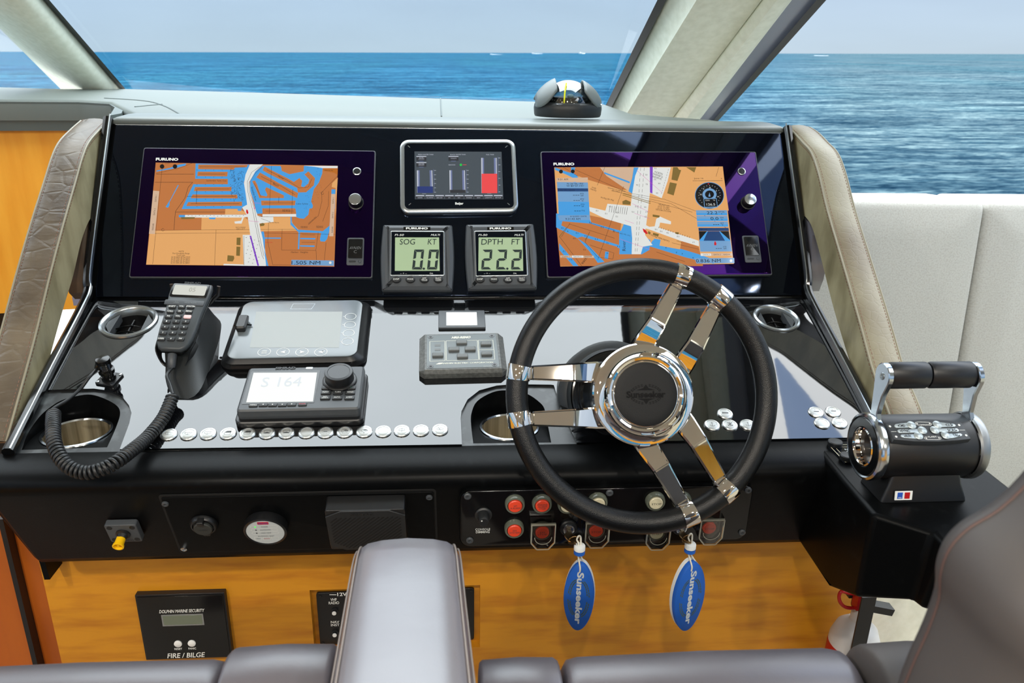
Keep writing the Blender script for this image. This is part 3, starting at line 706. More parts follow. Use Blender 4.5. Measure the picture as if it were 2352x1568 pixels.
def chart_one(c, f, S):
    g, P, Ln, Tx = chart_tools(c, f, (290, 320, 3.92), .0098)
    c.mt(LAND); c.poly(S, z=.0098)
    P(TOWN, (180, 1128), (214, 822), (430, 820), (676, 815), (680, 700), (1060, 700), (1200, 790), (1300, 700), (1480, 700), (1500, 760), (1560, 822), (1220, 828), (1232, 1138))
    P(TOWN, (893, 628), (1010, 628), (1085, 660), (1085, 675), (890, 678))
    P(DLAND, (1775, 262), (1905, 262), (1903, 322), (1870, 300), (1775, 285))
    P(TOWN, (1905, 345), (1855, 395), (1850, 430), (1886, 440), (1890, 640), (1882, 700))
    P(WATER, (272, 282), (395, 258), (470, 230), (540, 218), (535, 236), (440, 262), (272, 292))
    # port side basins and fingers
    P(WATER, (625, 218), (1110, 228), (1060, 390), (1078, 490), (1092, 590), (1045, 612), (1045, 625), (500, 628), (605, 405), (915, 405), (915, 358), (622, 356))
    for fl_ in ([(650, 228), (1095, 230), (1085, 252), (978, 256), (970, 274), (648, 270)], [(645, 292), (915, 294), (910, 335), (640, 332)], [(915, 357), (605, 357), (600, 404), (912, 404)],
                [(620, 430), (948, 430), (948, 467), (610, 467)], [(600, 497), (1000, 499), (1003, 533), (580, 531)], [(558, 566), (1043, 562), (1043, 600), (540, 602)]):
        P(LAND, *fl_)
    for ln in ([(660, 248), (1070, 250)], [(655, 312), (890, 314)], [(640, 448), (930, 448)], [(545, 514), (985, 514)], [(580, 581), (1020, 581)], [(270, 314), (610, 314)], [(260, 388), (600, 388)], [(600, 388), (560, 430), (530, 530), (444, 650), (430, 815)], [(635, 450), (632, 580)], [(444, 655), (890, 655)]):
        Ln(LINE, .0006, *ln)
    P(WATER, (475, 414), (466, 412), (400, 540), (356, 610), (378, 617), (390, 595), (392, 565))
    P(WATER, (1000, 628), (1040, 628), (1034, 645), (1008, 645))
    # starboard basins
    P(WATER, (1230, 240), (1390, 242), (1400, 262), (1600, 262), (1600, 240), (1770, 240), (1765, 310), (1735, 390), (1690, 450), (1665, 560), (1682, 598), (1676, 622), (1650, 625), (1640, 680), (1600, 716), (1560, 712), (1530, 700), (1522, 622), (1225, 622), (1228, 668), (1175, 672), (1150, 560), (1115, 460), (1118, 360), (1165, 290))
    for fl_ in ([(1245, 245), (1228, 280), (1280, 310), (1430, 385), (1540, 440), (1545, 480), (1620, 478), (1690, 415), (1700, 350), (1640, 290), (1605, 318), (1650, 365), (1640, 400), (1600, 432), (1575, 425), (1585, 375), (1560, 350), (1510, 385), (1450, 350), (1330, 290)],
                [(1205, 300), (1172, 345), (1250, 385), (1470, 500), (1540, 530), (1548, 485), (1420, 420)], [(1262, 432), (1250, 455), (1272, 500), (1265, 515), (1210, 505), (1180, 410), (1160, 372), (1135, 378), (1165, 440), (1200, 530), (1420, 530), (1420, 505)],
                [(1215, 553), (1525, 553), (1520, 596), (1218, 596)], [(1228, 628), (1525, 628), (1532, 672), (1232, 672)], [(1395, 245), (1600, 250), (1598, 290), (1470, 316), (1400, 285)]):
        P(LAND, *fl_)
    for ln in ([(1265, 275), (1450, 370), (1560, 440), (1640, 430), (1670, 360)], [(1215, 335), (1400, 425), (1520, 500)], [(1150, 395), (1215, 515)], [(1240, 574), (1505, 574)], [(1255, 648), (1510, 648)], [(1500, 450), (1490, 690)], [(1375, 520), (1372, 570)]):
        Ln(LINE, .0005, *ln)
    # lower canals
    P(WATER, (1480, 697), (1490, 697), (1492, 750), (1545, 815), (1770, 828), (1830, 780), (1845, 640), (1848, 452), (1884, 452), (1880, 620), (1850, 760), (1808, 900), (1788, 922), (1750, 920), (1745, 900), (1756, 845), (1565, 838), (1558, 990), (1546, 990), (1552, 838), (1480, 770))
    P(WATER, (1568, 888), (1705, 890), (1700, 903), (1568, 900)); P(WATER, (1565, 955), (1698, 957), (1694, 970), (1565, 966)); P(WATER, (1245, 885), (1392, 886), (1392, 896), (1245, 896))
    P(WATER, (475, 682), (535, 683), (530, 704), (475, 703)); P(WATER, (745, 706), (808, 706), (800, 722), (750, 720))
    for ln in ([(1905, 330), (1760, 480), (1762, 560), (1730, 690), (1640, 770)], [(1825, 470), (1820, 600), (1770, 740)], [(1310, 240), (1275, 920), (1320, 1130), (1690, 1135)], [(1405, 810), (1400, 998), (1710, 1002), (1715, 1140)], [(215, 820), (1540, 812)], [(215, 850), (1120, 842), (1880, 856)], [(240, 1125), (330, 212)], [(810, 815), (797, 1135)], [(1730, 840), (1708, 1000)], [(1585, 860), (1700, 862)], [(1580, 928), (1700, 930)], [(1800, 930), (1780, 1140)], [(270, 310), (480, 262), (600, 215)]):
        Ln(LINE, .00045, *ln)
    # dredged channel
    P(DEEP, (1115, 228), (1232, 228), (1165, 290), (1112, 385), (1118, 470), (1152, 600), (1185, 690), (1228, 700), (1325, 697), (1328, 745), (1200, 760), (1212, 830), (1240, 905), (1262, 1080), (1258, 1142), (1060, 1140), (1050, 862), (1118, 862), (1110, 800), (1095, 700), (1060, 705), (1040, 760), (980, 760), (975, 742), (1035, 735), (1045, 706), (530, 706), (532, 682), (1085, 680), (1045, 615), (1090, 590), (1078, 500), (1062, 400), (1075, 320))
    P(DEEP, (1228, 676), (1530, 674), (1532, 698), (1228, 698)); P(DEEP, (880, 1122), (1060, 1128), (1060, 1140), (876, 1136))
    P(DEEP, (1600, 240), (1905, 242), (1904, 262), (1770, 262), (1700, 250))
    P(WATER, (1216, 832), (1240, 832), (1250, 900), (1248, 1000), (1282, 1142), (1262, 1140), (1244, 1000), (1232, 905))
    P(PURP, (1112, 870), (1126, 870), (1198, 1140), (1182, 1140))
    for ln in ([(1200, 250), (1130, 300), (1092, 385), (1098, 480), (1140, 640), (1180, 850), (1225, 1050), (1240, 1080)], [(1222, 252), (1160, 310), (1108, 390), (1112, 480), (1158, 640), (1196, 850), (1242, 1055)], [(1195, 700), (1325, 700)], [(1215, 715), (1300, 745)], [(1062, 870), (1062, 1135)]):
        Ln(LINE, .0005, *ln)
    rnd = random.Random(3)
    for _ in range(90):
        x = rnd.uniform(945, 1055); y = rnd.uniform(265, 545); a = rnd.uniform(0, PI); Ln(LINE, .0004, (x, y), (x+22*math.cos(a), y+22*math.sin(a)))
    for _ in range(60):
        x = rnd.uniform(1600, 1760); y = rnd.uniform(250, 700)
        if x < 1900-(y-200)*.5: Ln(LINE, .0006, (x, y), (x+4, y))
    for i in range(16): Ln(LINE, .0007, (560+i*33, 690+(i % 3)*4), (568+i*33, 690+(i % 3)*4))
    for i in range(22): Ln(LINE, .0007, (1080+(i*37) % 120, 890+i*11), (1090+(i*37) % 120, 890+i*11))
    for yy in (414, 480, 548, 612, 348, 284):
        for i in range(5): Ln(LINE, .0007, (640+i*75, yy), (646+i*75, yy))
    for r_ in ([(1000, 892), (1035, 892), (1033, 960), (998, 958)], [(998, 972), (1032, 974), (1028, 1056), (995, 1054)], [(918, 1050), (975, 1056), (978, 1080), (965, 1106), (914, 1104)]): P(OLIV, *r_)
    P(OLIV, (500, 708), (625, 708), (622, 722), (502, 726)); P(OLIV, (1208, 770), (1230, 760), (1252, 768), (1245, 785), (1215, 790))
    P(REDC, (1085, 640), (1098, 642), (1106, 672), (1094, 682), (1084, 664))
    P(PINK, (1150, 625), (1166, 622), (1160, 636)); Ln(PINK, .0005, (1100, 740), (1200, 750)); Ln(PINK, .0005, (1150, 580), (1215, 584)); Ln(REDC, .0006, (1255, 934), (1320, 934))
    P(BEI, (250, 470), (305, 475), (265, 860), (212, 858)); P(BEI, (1848, 500), (1886, 500), (1868, 880), (1830, 880))
    for s_, y in (('DATA 1', 540), ('DATA 2', 660), ('RADAR', 795)): Tx(LINE, s_, 262-(y-660)*.1, y, 65, 14, rot=PI/2)
    Tx(LINE, 'RADAR', 1858, 820, 60, 13, rot=PI/2); Tx(LINE, 'DATA 1', 1866, 560, 60, 13, rot=PI/2); Tx(LINE, 'DATA 2', 1862, 690, 60, 13, rot=PI/2)
    Tx(LINE, 'Harbor  Heights', 1564, 1025, 150, 20); Tx(LINE, 'Lake Sylvia', 1588, 590, 105, 18); Tx(LINE, 'Lauderdale Yacht Club', 818, 381, 180, 14); Tx(LINE, 'Harbor', 1400, 352, 62, 18, rot=-.5); Tx(LINE, 'Beach', 1352, 418, 58, 18, rot=-.5)
    Tx(LINE, 'Stranahan River', 1155, 500, 150, 18, rot=-1.25); Tx(LINE, 'Tarpon', 385, 225, 60, 16, rot=.25); Tx(LINE, 'Pier 66 Marina', 1335, 757, 90, 12); Tx(LINE, 'BASCULE BRIDGE\nHOR CL 125 FT', 1035, 808, 85, 28); Tx(LINE, 'FIXED BRIDGE', 1605, 798, 60, 18); Tx(LINE, 'FIXED BRIDGE', 1745, 796, 60, 20)
    Tx(LINE, 'FIXED BRIDGE', 1445, 650, 70, 20); Tx(LINE, 'Seabreeze Blvd', 1678, 735, 95, 11, rot=.8); Tx(LINE, 'Minnie Pt', 1828, 290, 75, 12)
    Tx(LINE, 'NOTE\nPort Everglades Range\nFront Light\n26 05.584N 80 06.576W\n26 05.530N 80 06.580W\n26 05.480N 80 06.584W\n26 05.430N 80 06.588W', 498, 1068, 165, 124)
    P(PBL, (1492, 1092), (1874, 1098), (1873, 1146), (1488, 1138)); Tx(BLK, '1.505 NM', 1622, 1118, 255, 34)
    for cx, cy in ((330, 254), (446, 254)): P(BLK, *circ(20, 16, cx, cy))
    for cx, cy in ((1770, 494), (338, 822)): Ln(LINE, .0005, *circ(12, 9, cx, cy))
    P(DEEP, *circ(12, 12, 1840, 1118))
def chart_two(c, f, S):
    g, P, Ln, Tx = chart_tools(c, f, (1220, 330, 4.055), .0098)
    c.mt(TOWN); c.poly(S, z=.0098)
    P(LAND, (300, 222), (640, 222), (900, 330), (905, 430), (840, 430), (540, 340), (330, 262), (225, 240), (222, 222))
    P(WATER, (222, 222), (330, 262), (420, 290), (440, 320), (400, 325), (330, 290), (222, 245)); P(WATER, (372, 222), (410, 222), (398, 280), (420, 370), (395, 360), (368, 270))
    P(BEI, (640, 222), (955, 222), (905, 440), (700, 300)); P(WATER, (680, 265), (920, 355), (915, 370), (680, 280))
    P(LAND, (545, 668), (840, 730), (830, 812), (560, 735)); P(LAND, (232, 720), (820, 815), (830, 960), (1110, 940), (1400, 905), (1560, 960), (1600, 1140), (270, 1140))
    P(WATER, (232, 650), (545, 700), (560, 735), (835, 812), (870, 730), (910, 735), (950, 800), (1110, 900), (1100, 990), (1030, 1030), (820, 1030), (824, 975), (555, 895), (640, 1010), (700, 1100), (620, 1110), (540, 1000), (430, 880), (232, 780))
    P(LAND, (430, 880), (470, 865), (800, 960), (818, 1030), (820, 1110), (690, 1110), (545, 960), (500, 925)); P(LAND, (550, 745), (820, 830), (818, 945), (540, 858), (340, 790), (280, 762), (290, 722)); P(WATER, (690, 1005), (722, 1008), (715, 1075), (682, 1068))
    P(WATER, (262, 930), (440, 1140), (392, 1140), (262, 990)); P(WATER, (1130, 900), (1560, 1030), (1700, 1080), (1700, 1120), (1440, 1060), (1100, 955)); P(TOWN, (1200, 868), (1400, 905), (1385, 985), (1195, 950)); P(WATER, (1145, 885), (1205, 895), (1195, 950), (1120, 930))
    # channel
    P(DEEP, (968, 262), (985, 222), (1300, 222), (1270, 350), (1215, 508), (1105, 460), (1085, 640), (1070, 760), (1100, 775), (1150, 770), (1165, 700), (1200, 680), (1302, 725), (1300, 752), (1200, 735), (1190, 782), (1560, 905), (1562, 955), (1400, 908), (1100, 800), (1065, 790), (1060, 850), (1130, 945), (1040, 960), (1020, 1030), (935, 1030), (940, 880), (930, 770), (690, 700), (545, 630), (540, 590), (690, 625), (710, 560), (928, 580), (940, 430), (945, 330))
    P(WATER, (955, 222), (1000, 222), (968, 300), (940, 465), (905, 445), (940, 320))
    P(PURP, (1104, 216), (1132, 218), (1128, 466), (1106, 456))
    for a, b in ((1018, 992), (1052, 1010)):
        for k in range(16):
            t0, t1 = k/16, (k+.6)/16; Ln(LINE, .0005, (a+(b-a-26)*t0, 225+800*t0), (a+(b-a-26)*t1, 225+800*t1))
    for k in range(10): Ln(LINE, .0005, (1278-k*7, 240+k*24), (1274-k*7, 254+k*24))
    for ln in ([(380, 232), (900, 460), (1240, 520), (1560, 640), (1840, 800)], [(745, 440), (1300, 560), (1540, 700)], [(685, 222), (615, 390)], [(1745, 222), (1600, 720)], [(860, 400), (620, 1080)], [(350, 748), (775, 882)], [(545, 820), (500, 920), (620, 1060), (760, 1075), (770, 1020), (545, 945)], [(1165, 1010), (1430, 1100)], [(1310, 925), (1560, 985)], [(265, 870), (470, 1140)], [(300, 222), (440, 310)], [(360, 745), (280, 870)], [(540, 740), (775, 808)], [(1085, 530), (1500, 640)]):
        Ln(LINE, .0005, *ln)
    for ln in ([(850, 465), (1110, 545)], [(850, 480), (1110, 560)], [(330, 780), (260, 870)], [(540, 840), (500, 900)]): Ln(OLIV, .0012, *ln)
    for ln in ([(940, 560), (1100, 640)], [(960, 650), (1100, 700)], [(980, 250), (1220, 460)], [(825, 890), (1110, 990)], [(870, 715), (955, 745)]): Ln(PINK, .0005, *ln)
    for r_ in ([(1320, 222), (1360, 222), (1375, 245), (1395, 250), (1360, 350), (1305, 338)], [(1290, 362), (1355, 375), (1325, 485), (1265, 465)], [(1440, 222), (1535, 222), (1518, 272)], [(1130, 662), (1195, 672), (1190, 692), (1130, 682)], [(848, 540), (880, 525), (925, 545), (920, 572), (850, 568)], [(1345, 825), (1375, 830), (1370, 848), (1342, 842)], [(1135, 832), (1188, 845), (1180, 868), (1130, 850)], [(1090, 815), (1112, 830), (1105, 850), (1085, 838)]): P(OLIV, *r_)
    for i in range(9): Ln(LINE, .0006, (735+i*20, 580+i*2), (725+i*20, 640+i*3))
    for i in range(14): Ln(LINE, .0006, (1185+i*22, 790+i*7), (1188+i*22, 776+i*7))
    P(REDC, (1035, 792), (1062, 805), (1085, 838), (1070, 846), (1046, 826)); P(PINK, (925, 850), (948, 838), (935, 846))
    nums = [('13', 612, 628), ('12', 695, 655), ('13', 735, 590), ('12', 795, 682), ('13', 800, 645), ('13', 550, 738), ('11', 660, 782), ('12', 770, 818), ('13', 425, 835), ('9', 340, 818), ('10', 290, 790), ('12', 505, 862), ('11', 605, 892), ('12', 710, 930), ('11', 812, 960), ('10', 400, 885), ('10', 495, 990), ('13', 305, 1005), ('11', 368, 1082), ('9', 708, 1022), ('3', 1255, 972), ('3', 1352, 1016), ('4', 1405, 1028), ('9', 1505, 1065), ('17', 1508, 920), ('16', 1268, 835), ('15', 1208, 820), ('15', 1160, 802), ('13', 1365, 868), ('25', 1060, 595), ('17', 1072, 638), ('22', 1065, 685), ('26', 985, 390), ('32', 1070, 295), ('32', 1075, 382), ('34', 1190, 375), ('33', 1155, 235), ('33', 1152, 338), ('25', 1170, 465), ('12', 975, 590), ('15', 945, 640)]
    for s_, x, y in nums: Tx(LINE, s_, x, y, 10*len(s_)+2, 15, rot=PI-.1)
    Tx(LINE, '34 BASIN\nTURNING\nNORTH', 1178, 300, 105, 80, rot=PI-.35); Tx(LINE, 'River', 862, 955, 105, 32, rot=PI/2-.05); Tx(LINE, 'each', 490, 1090, 80, 28, rot=.9); Tx(LINE, 'OVHD CAB\nPLATFORM AT CHANNEL', 790, 440, 180, 30, rot=PI-.25)
    Tx(LINE, 'BASCULE BRIDGES\nHOR CL 125 FT\nVERT CL 55 FT\n(AT CENTER)', 1230, 600, 150, 80, rot=PI-.18); Tx(LINE, 'Pier 66 Marina', 705, 520, 130, 18, rot=PI-.25); Tx(LINE, 'Lauderdale Marina', 1195, 885, 190, 18, rot=PI-.38); Tx(LINE, 'BUILDING\n(lighted)', 580, 425, 60, 40, rot=PI-.4); Tx(LINE, 'Ramps', 1375, 915, 50, 16, rot=PI-.3); Tx(LINE, 'Lts 1ps 5M qm 12', 840, 840, 170, 18, rot=PI-.3)
    # data panels
    st0 = [(238, 362), (526, 366), (546, 716), (262, 720)]
    P(BEI, (232, 325), (526, 320), (526, 362), (236, 362)); P(PBL, *st0); P(PDK, (242, 420), (528, 422), (529, 450), (244, 450)); P(WATER, (248, 545), (536, 548), (542, 668), (256, 672))
    P(PBL, (244, 672), (545, 680), (546, 716), (262, 720))
    Tx(BLK, '9:31 AM', 294, 338, 102, 20); Tx(BLK, 'N 26\u00b006.193\'\nW 80\u00b007.191\'', 408, 388, 175, 42); Tx(BLK, 'Data Informations', 330, 436, 160, 15)
    for i, s_ in enumerate(('MTR\nNM', 'BTW\n\u00b0M', 'DTW\nNM', 'TTG')):
        Tx(BLK, s_, 472+i*3, 480+i*50, 36, 36 if i < 3 else 14); Ln(BLK, .0009, (388+i*4, 485+i*49), (404+i*4, 485+i*49)); Ln(BLK, .0009, (410+i*4, 485+i*49), (426+i*4, 485+i*49)); Ln(BLK, .0009, (431+i*4, 485+i*49), (447+i*4, 485+i*49))
    Tx(BLK, '6/16/2021 DATE', 438, 682, 160, 14); Tx(BLK, '9:31:43 AM', 386, 706, 145, 20)
    P(BEI, (268, 1045), (580, 1048), (584, 1068), (270, 1066)); P(DEEP, (378, 1046), (482, 1046), (484, 1067), (380, 1067)); Tx(BLK, 'DATA 1      DATA 2     RADAR', 425, 1057, 290, 12)
    P(TOWN, (1490, 312), (1790, 312), (1835, 628), (1530, 628)); Tx(BLK, 'June 16', 1556, 331, 95, 20); Ln(LINE, .0006, (1500, 352), (1778, 350)); Tx(BLK, 'x', 1768, 331, 12, 12)
    P(PBL, *circ(137, 36, 1656, 488, 125)); P(BLK, *circ(131, 36, 1656, 488, 119))
    for i in range(24):
        a = 2*PI*i/24; Ln(DEEP, .0006, (1656+96*math.cos(a), 488+88*math.sin(a)), (1656+104*math.cos(a), 488+96*math.sin(a)))
    P(PBL, *circ(66, 24, 1656, 480, 58)); P(BLK, *circ(42, 20, 1656, 478, 36)); P(PBL, (1646, 496), (1656, 462), (1666, 496), (1662, 500), (1650, 500)); P(REDC, (1638, 376), (1654, 376), (1646, 390))
    P(PBL, (1600, 516), (1722, 514), (1732, 600), (1608, 604)); P(BLK, (1606, 522), (1718, 520), (1727, 592), (1612, 596))
    Tx(DEEP, 'COG      \u00b0M', 1662, 534, 96, 14); Tx(DEEP, '126.5', 1668, 572, 86, 24)
    for s_, x, y in (('SE', 1660, 416), ('S', 1720, 445), ('SW', 1737, 500), ('E', 1602, 428), ('NE', 1576, 480)): Tx(DEEP, s_, x, y, 9*len(s_), 14)
    for i, (t, s2) in enumerate((('22.2', 'DPT(R)\nft'), ('0.0', 'SOG\nkn'), ('', 'SST\n\u00b0F'))):
        y = 650+i*53; P(PBL, (1530+i*5, y-24), (1818+i*4, y-24), (1822+i*4, y+24), (1534+i*5, y+24)); P(WATER, (1532+i*5, y+2), (1820+i*4, y+2), (1822+i*4, y+24), (1534+i*5, y+24))
        if t: Tx(BLK, t, 1680+i*22, y, 28*len(t)-4, 32)
        else:
            for q_ in range(3): Ln(BLK, .0010, (1690+q_*20, y+4), (1704+q_*20, y+4))
        Tx(BLK, s2, 1768+i*3, y, 36 if i else 60, 34)
    P(PDK, (1552, 790), (1832, 790), (1836, 820), (1555, 820)); P(WATER, (1556, 822), (1836, 822), (1850, 912), (1562, 912)); P(PDK, (1640, 822), (1745, 822), (1800, 910), (1600, 910)); P(BLK, (1556, 822), (1632, 822), (1562, 905)); P(BLK, (1752, 822), (1834, 822), (1846, 905))
    P(PBL, (1562, 912), (1850, 912), (1865, 1010), (1570, 1012)); P(REDC, (1706, 910), (1720, 934), (1718, 952), (1700, 952), (1698, 934)); Tx(BLK, 'highway', 1598, 804, 78, 16)
    Tx(BLK, 'XTE\nNM', 1798, 975, 34, 32); [Ln(BLK, .0009, (1714+q_*20, 982), (1728+q_*20, 982)) for q_ in range(3)]
    P(BEI, (1570, 1028), (1868, 1026), (1872, 1050), (1574, 1052)); P(DEEP, (1572, 1028), (1668, 1028), (1672, 1050), (1575, 1052)); Tx(BLK, 'DATA 1      DATA 2     RADAR', 1722, 1039, 270, 12)
    P(PBL, (1515, 1072), (1885, 1070), (1887, 1118), (1535, 1122)); Tx(BLK, '0.836 NM', 1645, 1096, 245, 34); P(DEEP, *circ(13, 12, 1855, 1096))
    for cx, cy in ((275, 268), (385, 266)): P(BLK, *circ(18, 16, cx, cy))
plotter([(330, 338), (862, 350), (857, 642), (299, 637)], [(358, 373.5), (776, 381), (768, 612.5), (336, 608)], 'left chart plotter showing canals and an orange harbour chart', chart_one, (818, 466), (820, 394), [(798, 547), (837, 546.5), (835, 611), (796, 609)], ((384, 366), .040))
plotter([(1240, 350), (1736, 349), (1772, 633), (1257, 639)], [(1273, 384.5), (1660, 382.5), (1685, 606), (1287, 612)], 'right chart plotter behind the steering wheel with blue data panels', chart_two, (1717, 466), (1703, 394), [(1704, 542), (1741, 541.5), (1749, 603), (1711, 604)], ((1295, 377), .040))

# ================================================================== TANK MONITOR
def tank_monitor():
    cs = [(918, 322), (1183, 321), (1192, 490), (919, 492)]
    u, v, w_, h_, rot = U.rect(cs, .010)
    e = empty('tank_monitor', 'silver framed tank level monitor between the two chart plotters', 'monitor', U.mw(u, v, .0030, rot))
    f0 = local(U, u, v, rot); f = lambda x, y: f0(x, y, .011)
    g = lambda x, y: f(860+x/4.02, 300+y/4.02)
    q = MB(); q.loft([[(x, y, z) for x, y in inset(rrect(w_, h_, .018, 8), i)] for z, i in ((0, .001), (.006, 0), (.010, .001), (.012, .004), (.012, .0085), (.0095, .0095))], True, False); q.build('bezel', M['silver'], e)
    a = g(283, 120); b = g(1278, 718); c_ = ((a[0]+b[0])/2, (a[1]+b[1])/2)
    q = MB(); q.prism(rrect(w_-.018, h_-.018, .006), .0085, .0102); q.build('front_glass', M['gloss2'], e)
    s_ = MB(); S = [g(370, 197), g(1173, 200), g(1190, 638), g(374, 638)]
    mats = [emis('monitor_grey', (78, 88, 96), .8), emis('monitor_light', (206, 212, 226), .8), emis('monitor_blue', (44, 62, 128), .8), emis('monitor_red', (246, 78, 80), .9), emis('monitor_dark', (58, 60, 66), .7), emis('monitor_green', (40, 200, 80), .9), emis('monitor_glow', (120, 132, 176), .8)]
    s_.mt(0).poly(S, z=.0103); z = .0104
    def P(mi, *p):
        nonlocal z
        z += .00001; s_.mt(mi).poly([g(*k) for k in p], z=z)
    def T(mi, t, x, y, wp, hp):
        nonlocal z
        z += .00001; k = .000777/4.02; a = g(x, y); s_.mt(mi).text(t, wp*k, hp*k, a[0], a[1], z)
    def bar(x0, x1, y0, y1, yl, mi):
        for i in range(6):
            d = (x1-x0)*.03*(6-i)
            P([6, 6, 6, 1, 1, 1][i] if i > 2 else 6, (x0, y0), (x0+d, y0), (x0+d+2, y1), (x0+3, y1)); P(1 if i > 3 else 6, (x1-d, y0), (x1, y0), (x1+6, y1), (x1+6-d, y1))
        P(mi, (x0+4, yl), (x1+4, yl), (x1+6, y1), (x0+5, y1))
        for yy in range(6): P(1, (x1+15, y0+(y1-y0)*yy/5.2), (x1+34, y0+(y1-y0)*yy/5.2), (x1+34, y0+(y1-y0)*yy/5.2+3), (x1+15, y0+(y1-y0)*yy/5.2+3))
        P(6, (x1+10, y0-10), (x1+13, y0-10), (x1+19, y1), (x1+16, y1))
    bar(392, 535, 372, 580, 520, 2); bar(692, 835, 372, 580, 552, 4); bar(985, 1128, 258, 583, 404, 3)
    for t, x, wp in (('FRESH WATER TANK', 475, 150), ('BLACK WATER TANK', 772, 150), ('FUEL TANK', 1068, 78)): T(1, t, x, 228, wp, 12)
    for x, y, t in ((434, 262, 'PUMP\nON/OFF'), (434, 318, 'HEATER\nON/OFF'), (730, 262, 'TOILETS')):
        P(1, (x-46, y-20), (x+46, y-20), (x+46, y-12), (x-46, y-12)); P(4, (x-46, y-12), (x+46, y-12), (x+46, y+22), (x-46, y+22)); T(1, t, x, y+2, 56, 22 if '\n' in t else 11); P(6, (x-22, y+24), (x+22, y+24), (x+22, y+28), (x-22, y+28))
    T(1, 'SEACOCK', 716, 323, 66, 12); P(5, *circ(12, 12, 798, 323)); P(3, (815, 320), (850, 320), (850, 324), (815, 324))
    for i, t in enumerate(('HOME', 'ALARMS', 'BILGE', 'AC', 'DC', 'TANKS', 'NAV', 'LIGHTS', 'SETUP')):
        x = 422+i*90; P(1, (x-38, 602), (x+38, 602), (x+40, 612), (x-40, 612)); P(4, (x-40, 612), (x+40, 612), (x+40, 636), (x-40, 636)); T(1, t, x, 626, 11*len(t), 11)
    T(1, 'Liters', 460, 588, 36, 8); T(1, '%', 768, 588, 10, 8); T(1, 'Liters', 1060, 588, 36, 8)
    s_.build('screen', mats, e, recalc=False)
    l = MB(); p = g(784, 680); l.text('Beijer', .0152, .0062, p[0], p[1], .0104, bold=.03); l.build('logo', M['white'], e)
    for (x, y), a in (((320, 153), -.75), ((1217, 153), .75), ((327, 684), .75), ((1238, 682), -.75)):
        p = g(x, y); MB().box(-.0028, .0028, -.0006, .0006, .0102, .0105, Matrix.Translation((p[0], p[1], 0)) @ Matrix.Rotation(a, 4, 'Z')).build('corner_mark', M['silver'], e)
tank_monitor()

# ================================================================== FI-50 INSTRUMENTS
SEG = {' ': '', '0': 'abcdef', '2': 'abged', '1': 'bc', '8': 'abcdefg'}
def digit(mb, ch, x, y, w_, h_, z, sl=.10):
    t = w_*.26; g = w_*.02
    def X(px, py): return (x+px*w_+(py-.5)*h_*sl, y+(py-.5)*h_)
    tx = t/w_; ty = t/h_
    S = {'a': [(.0+g, 1), (1-g, 1), (1-tx, 1-ty), (tx, 1-ty)], 'd': [(0, 0), (1, 0), (1-tx, ty), (tx, ty)], 'g': [(.06, .5), (tx, .5+ty*.5), (1-tx, .5+ty*.5), (.94, .5), (1-tx, .5-ty*.5), (tx, .5-ty*.5)],
         'f': [(0, .985), (tx, 1-ty-.015), (tx, .5+ty*.6), (0, .52)], 'b': [(1, .985), (1-tx, 1-ty-.015), (1-tx, .5+ty*.6), (1, .52)], 'e': [(0, .015), (tx, ty+.015), (tx, .5-ty*.6), (0, .48)], 'c': [(1, .015), (1-tx, ty+.015), (1-tx, .5-ty*.6), (1, .48)]}
    for k in SEG[ch]: mb.poly([X(px-.5, py) for px, py in S[k]], z=z)
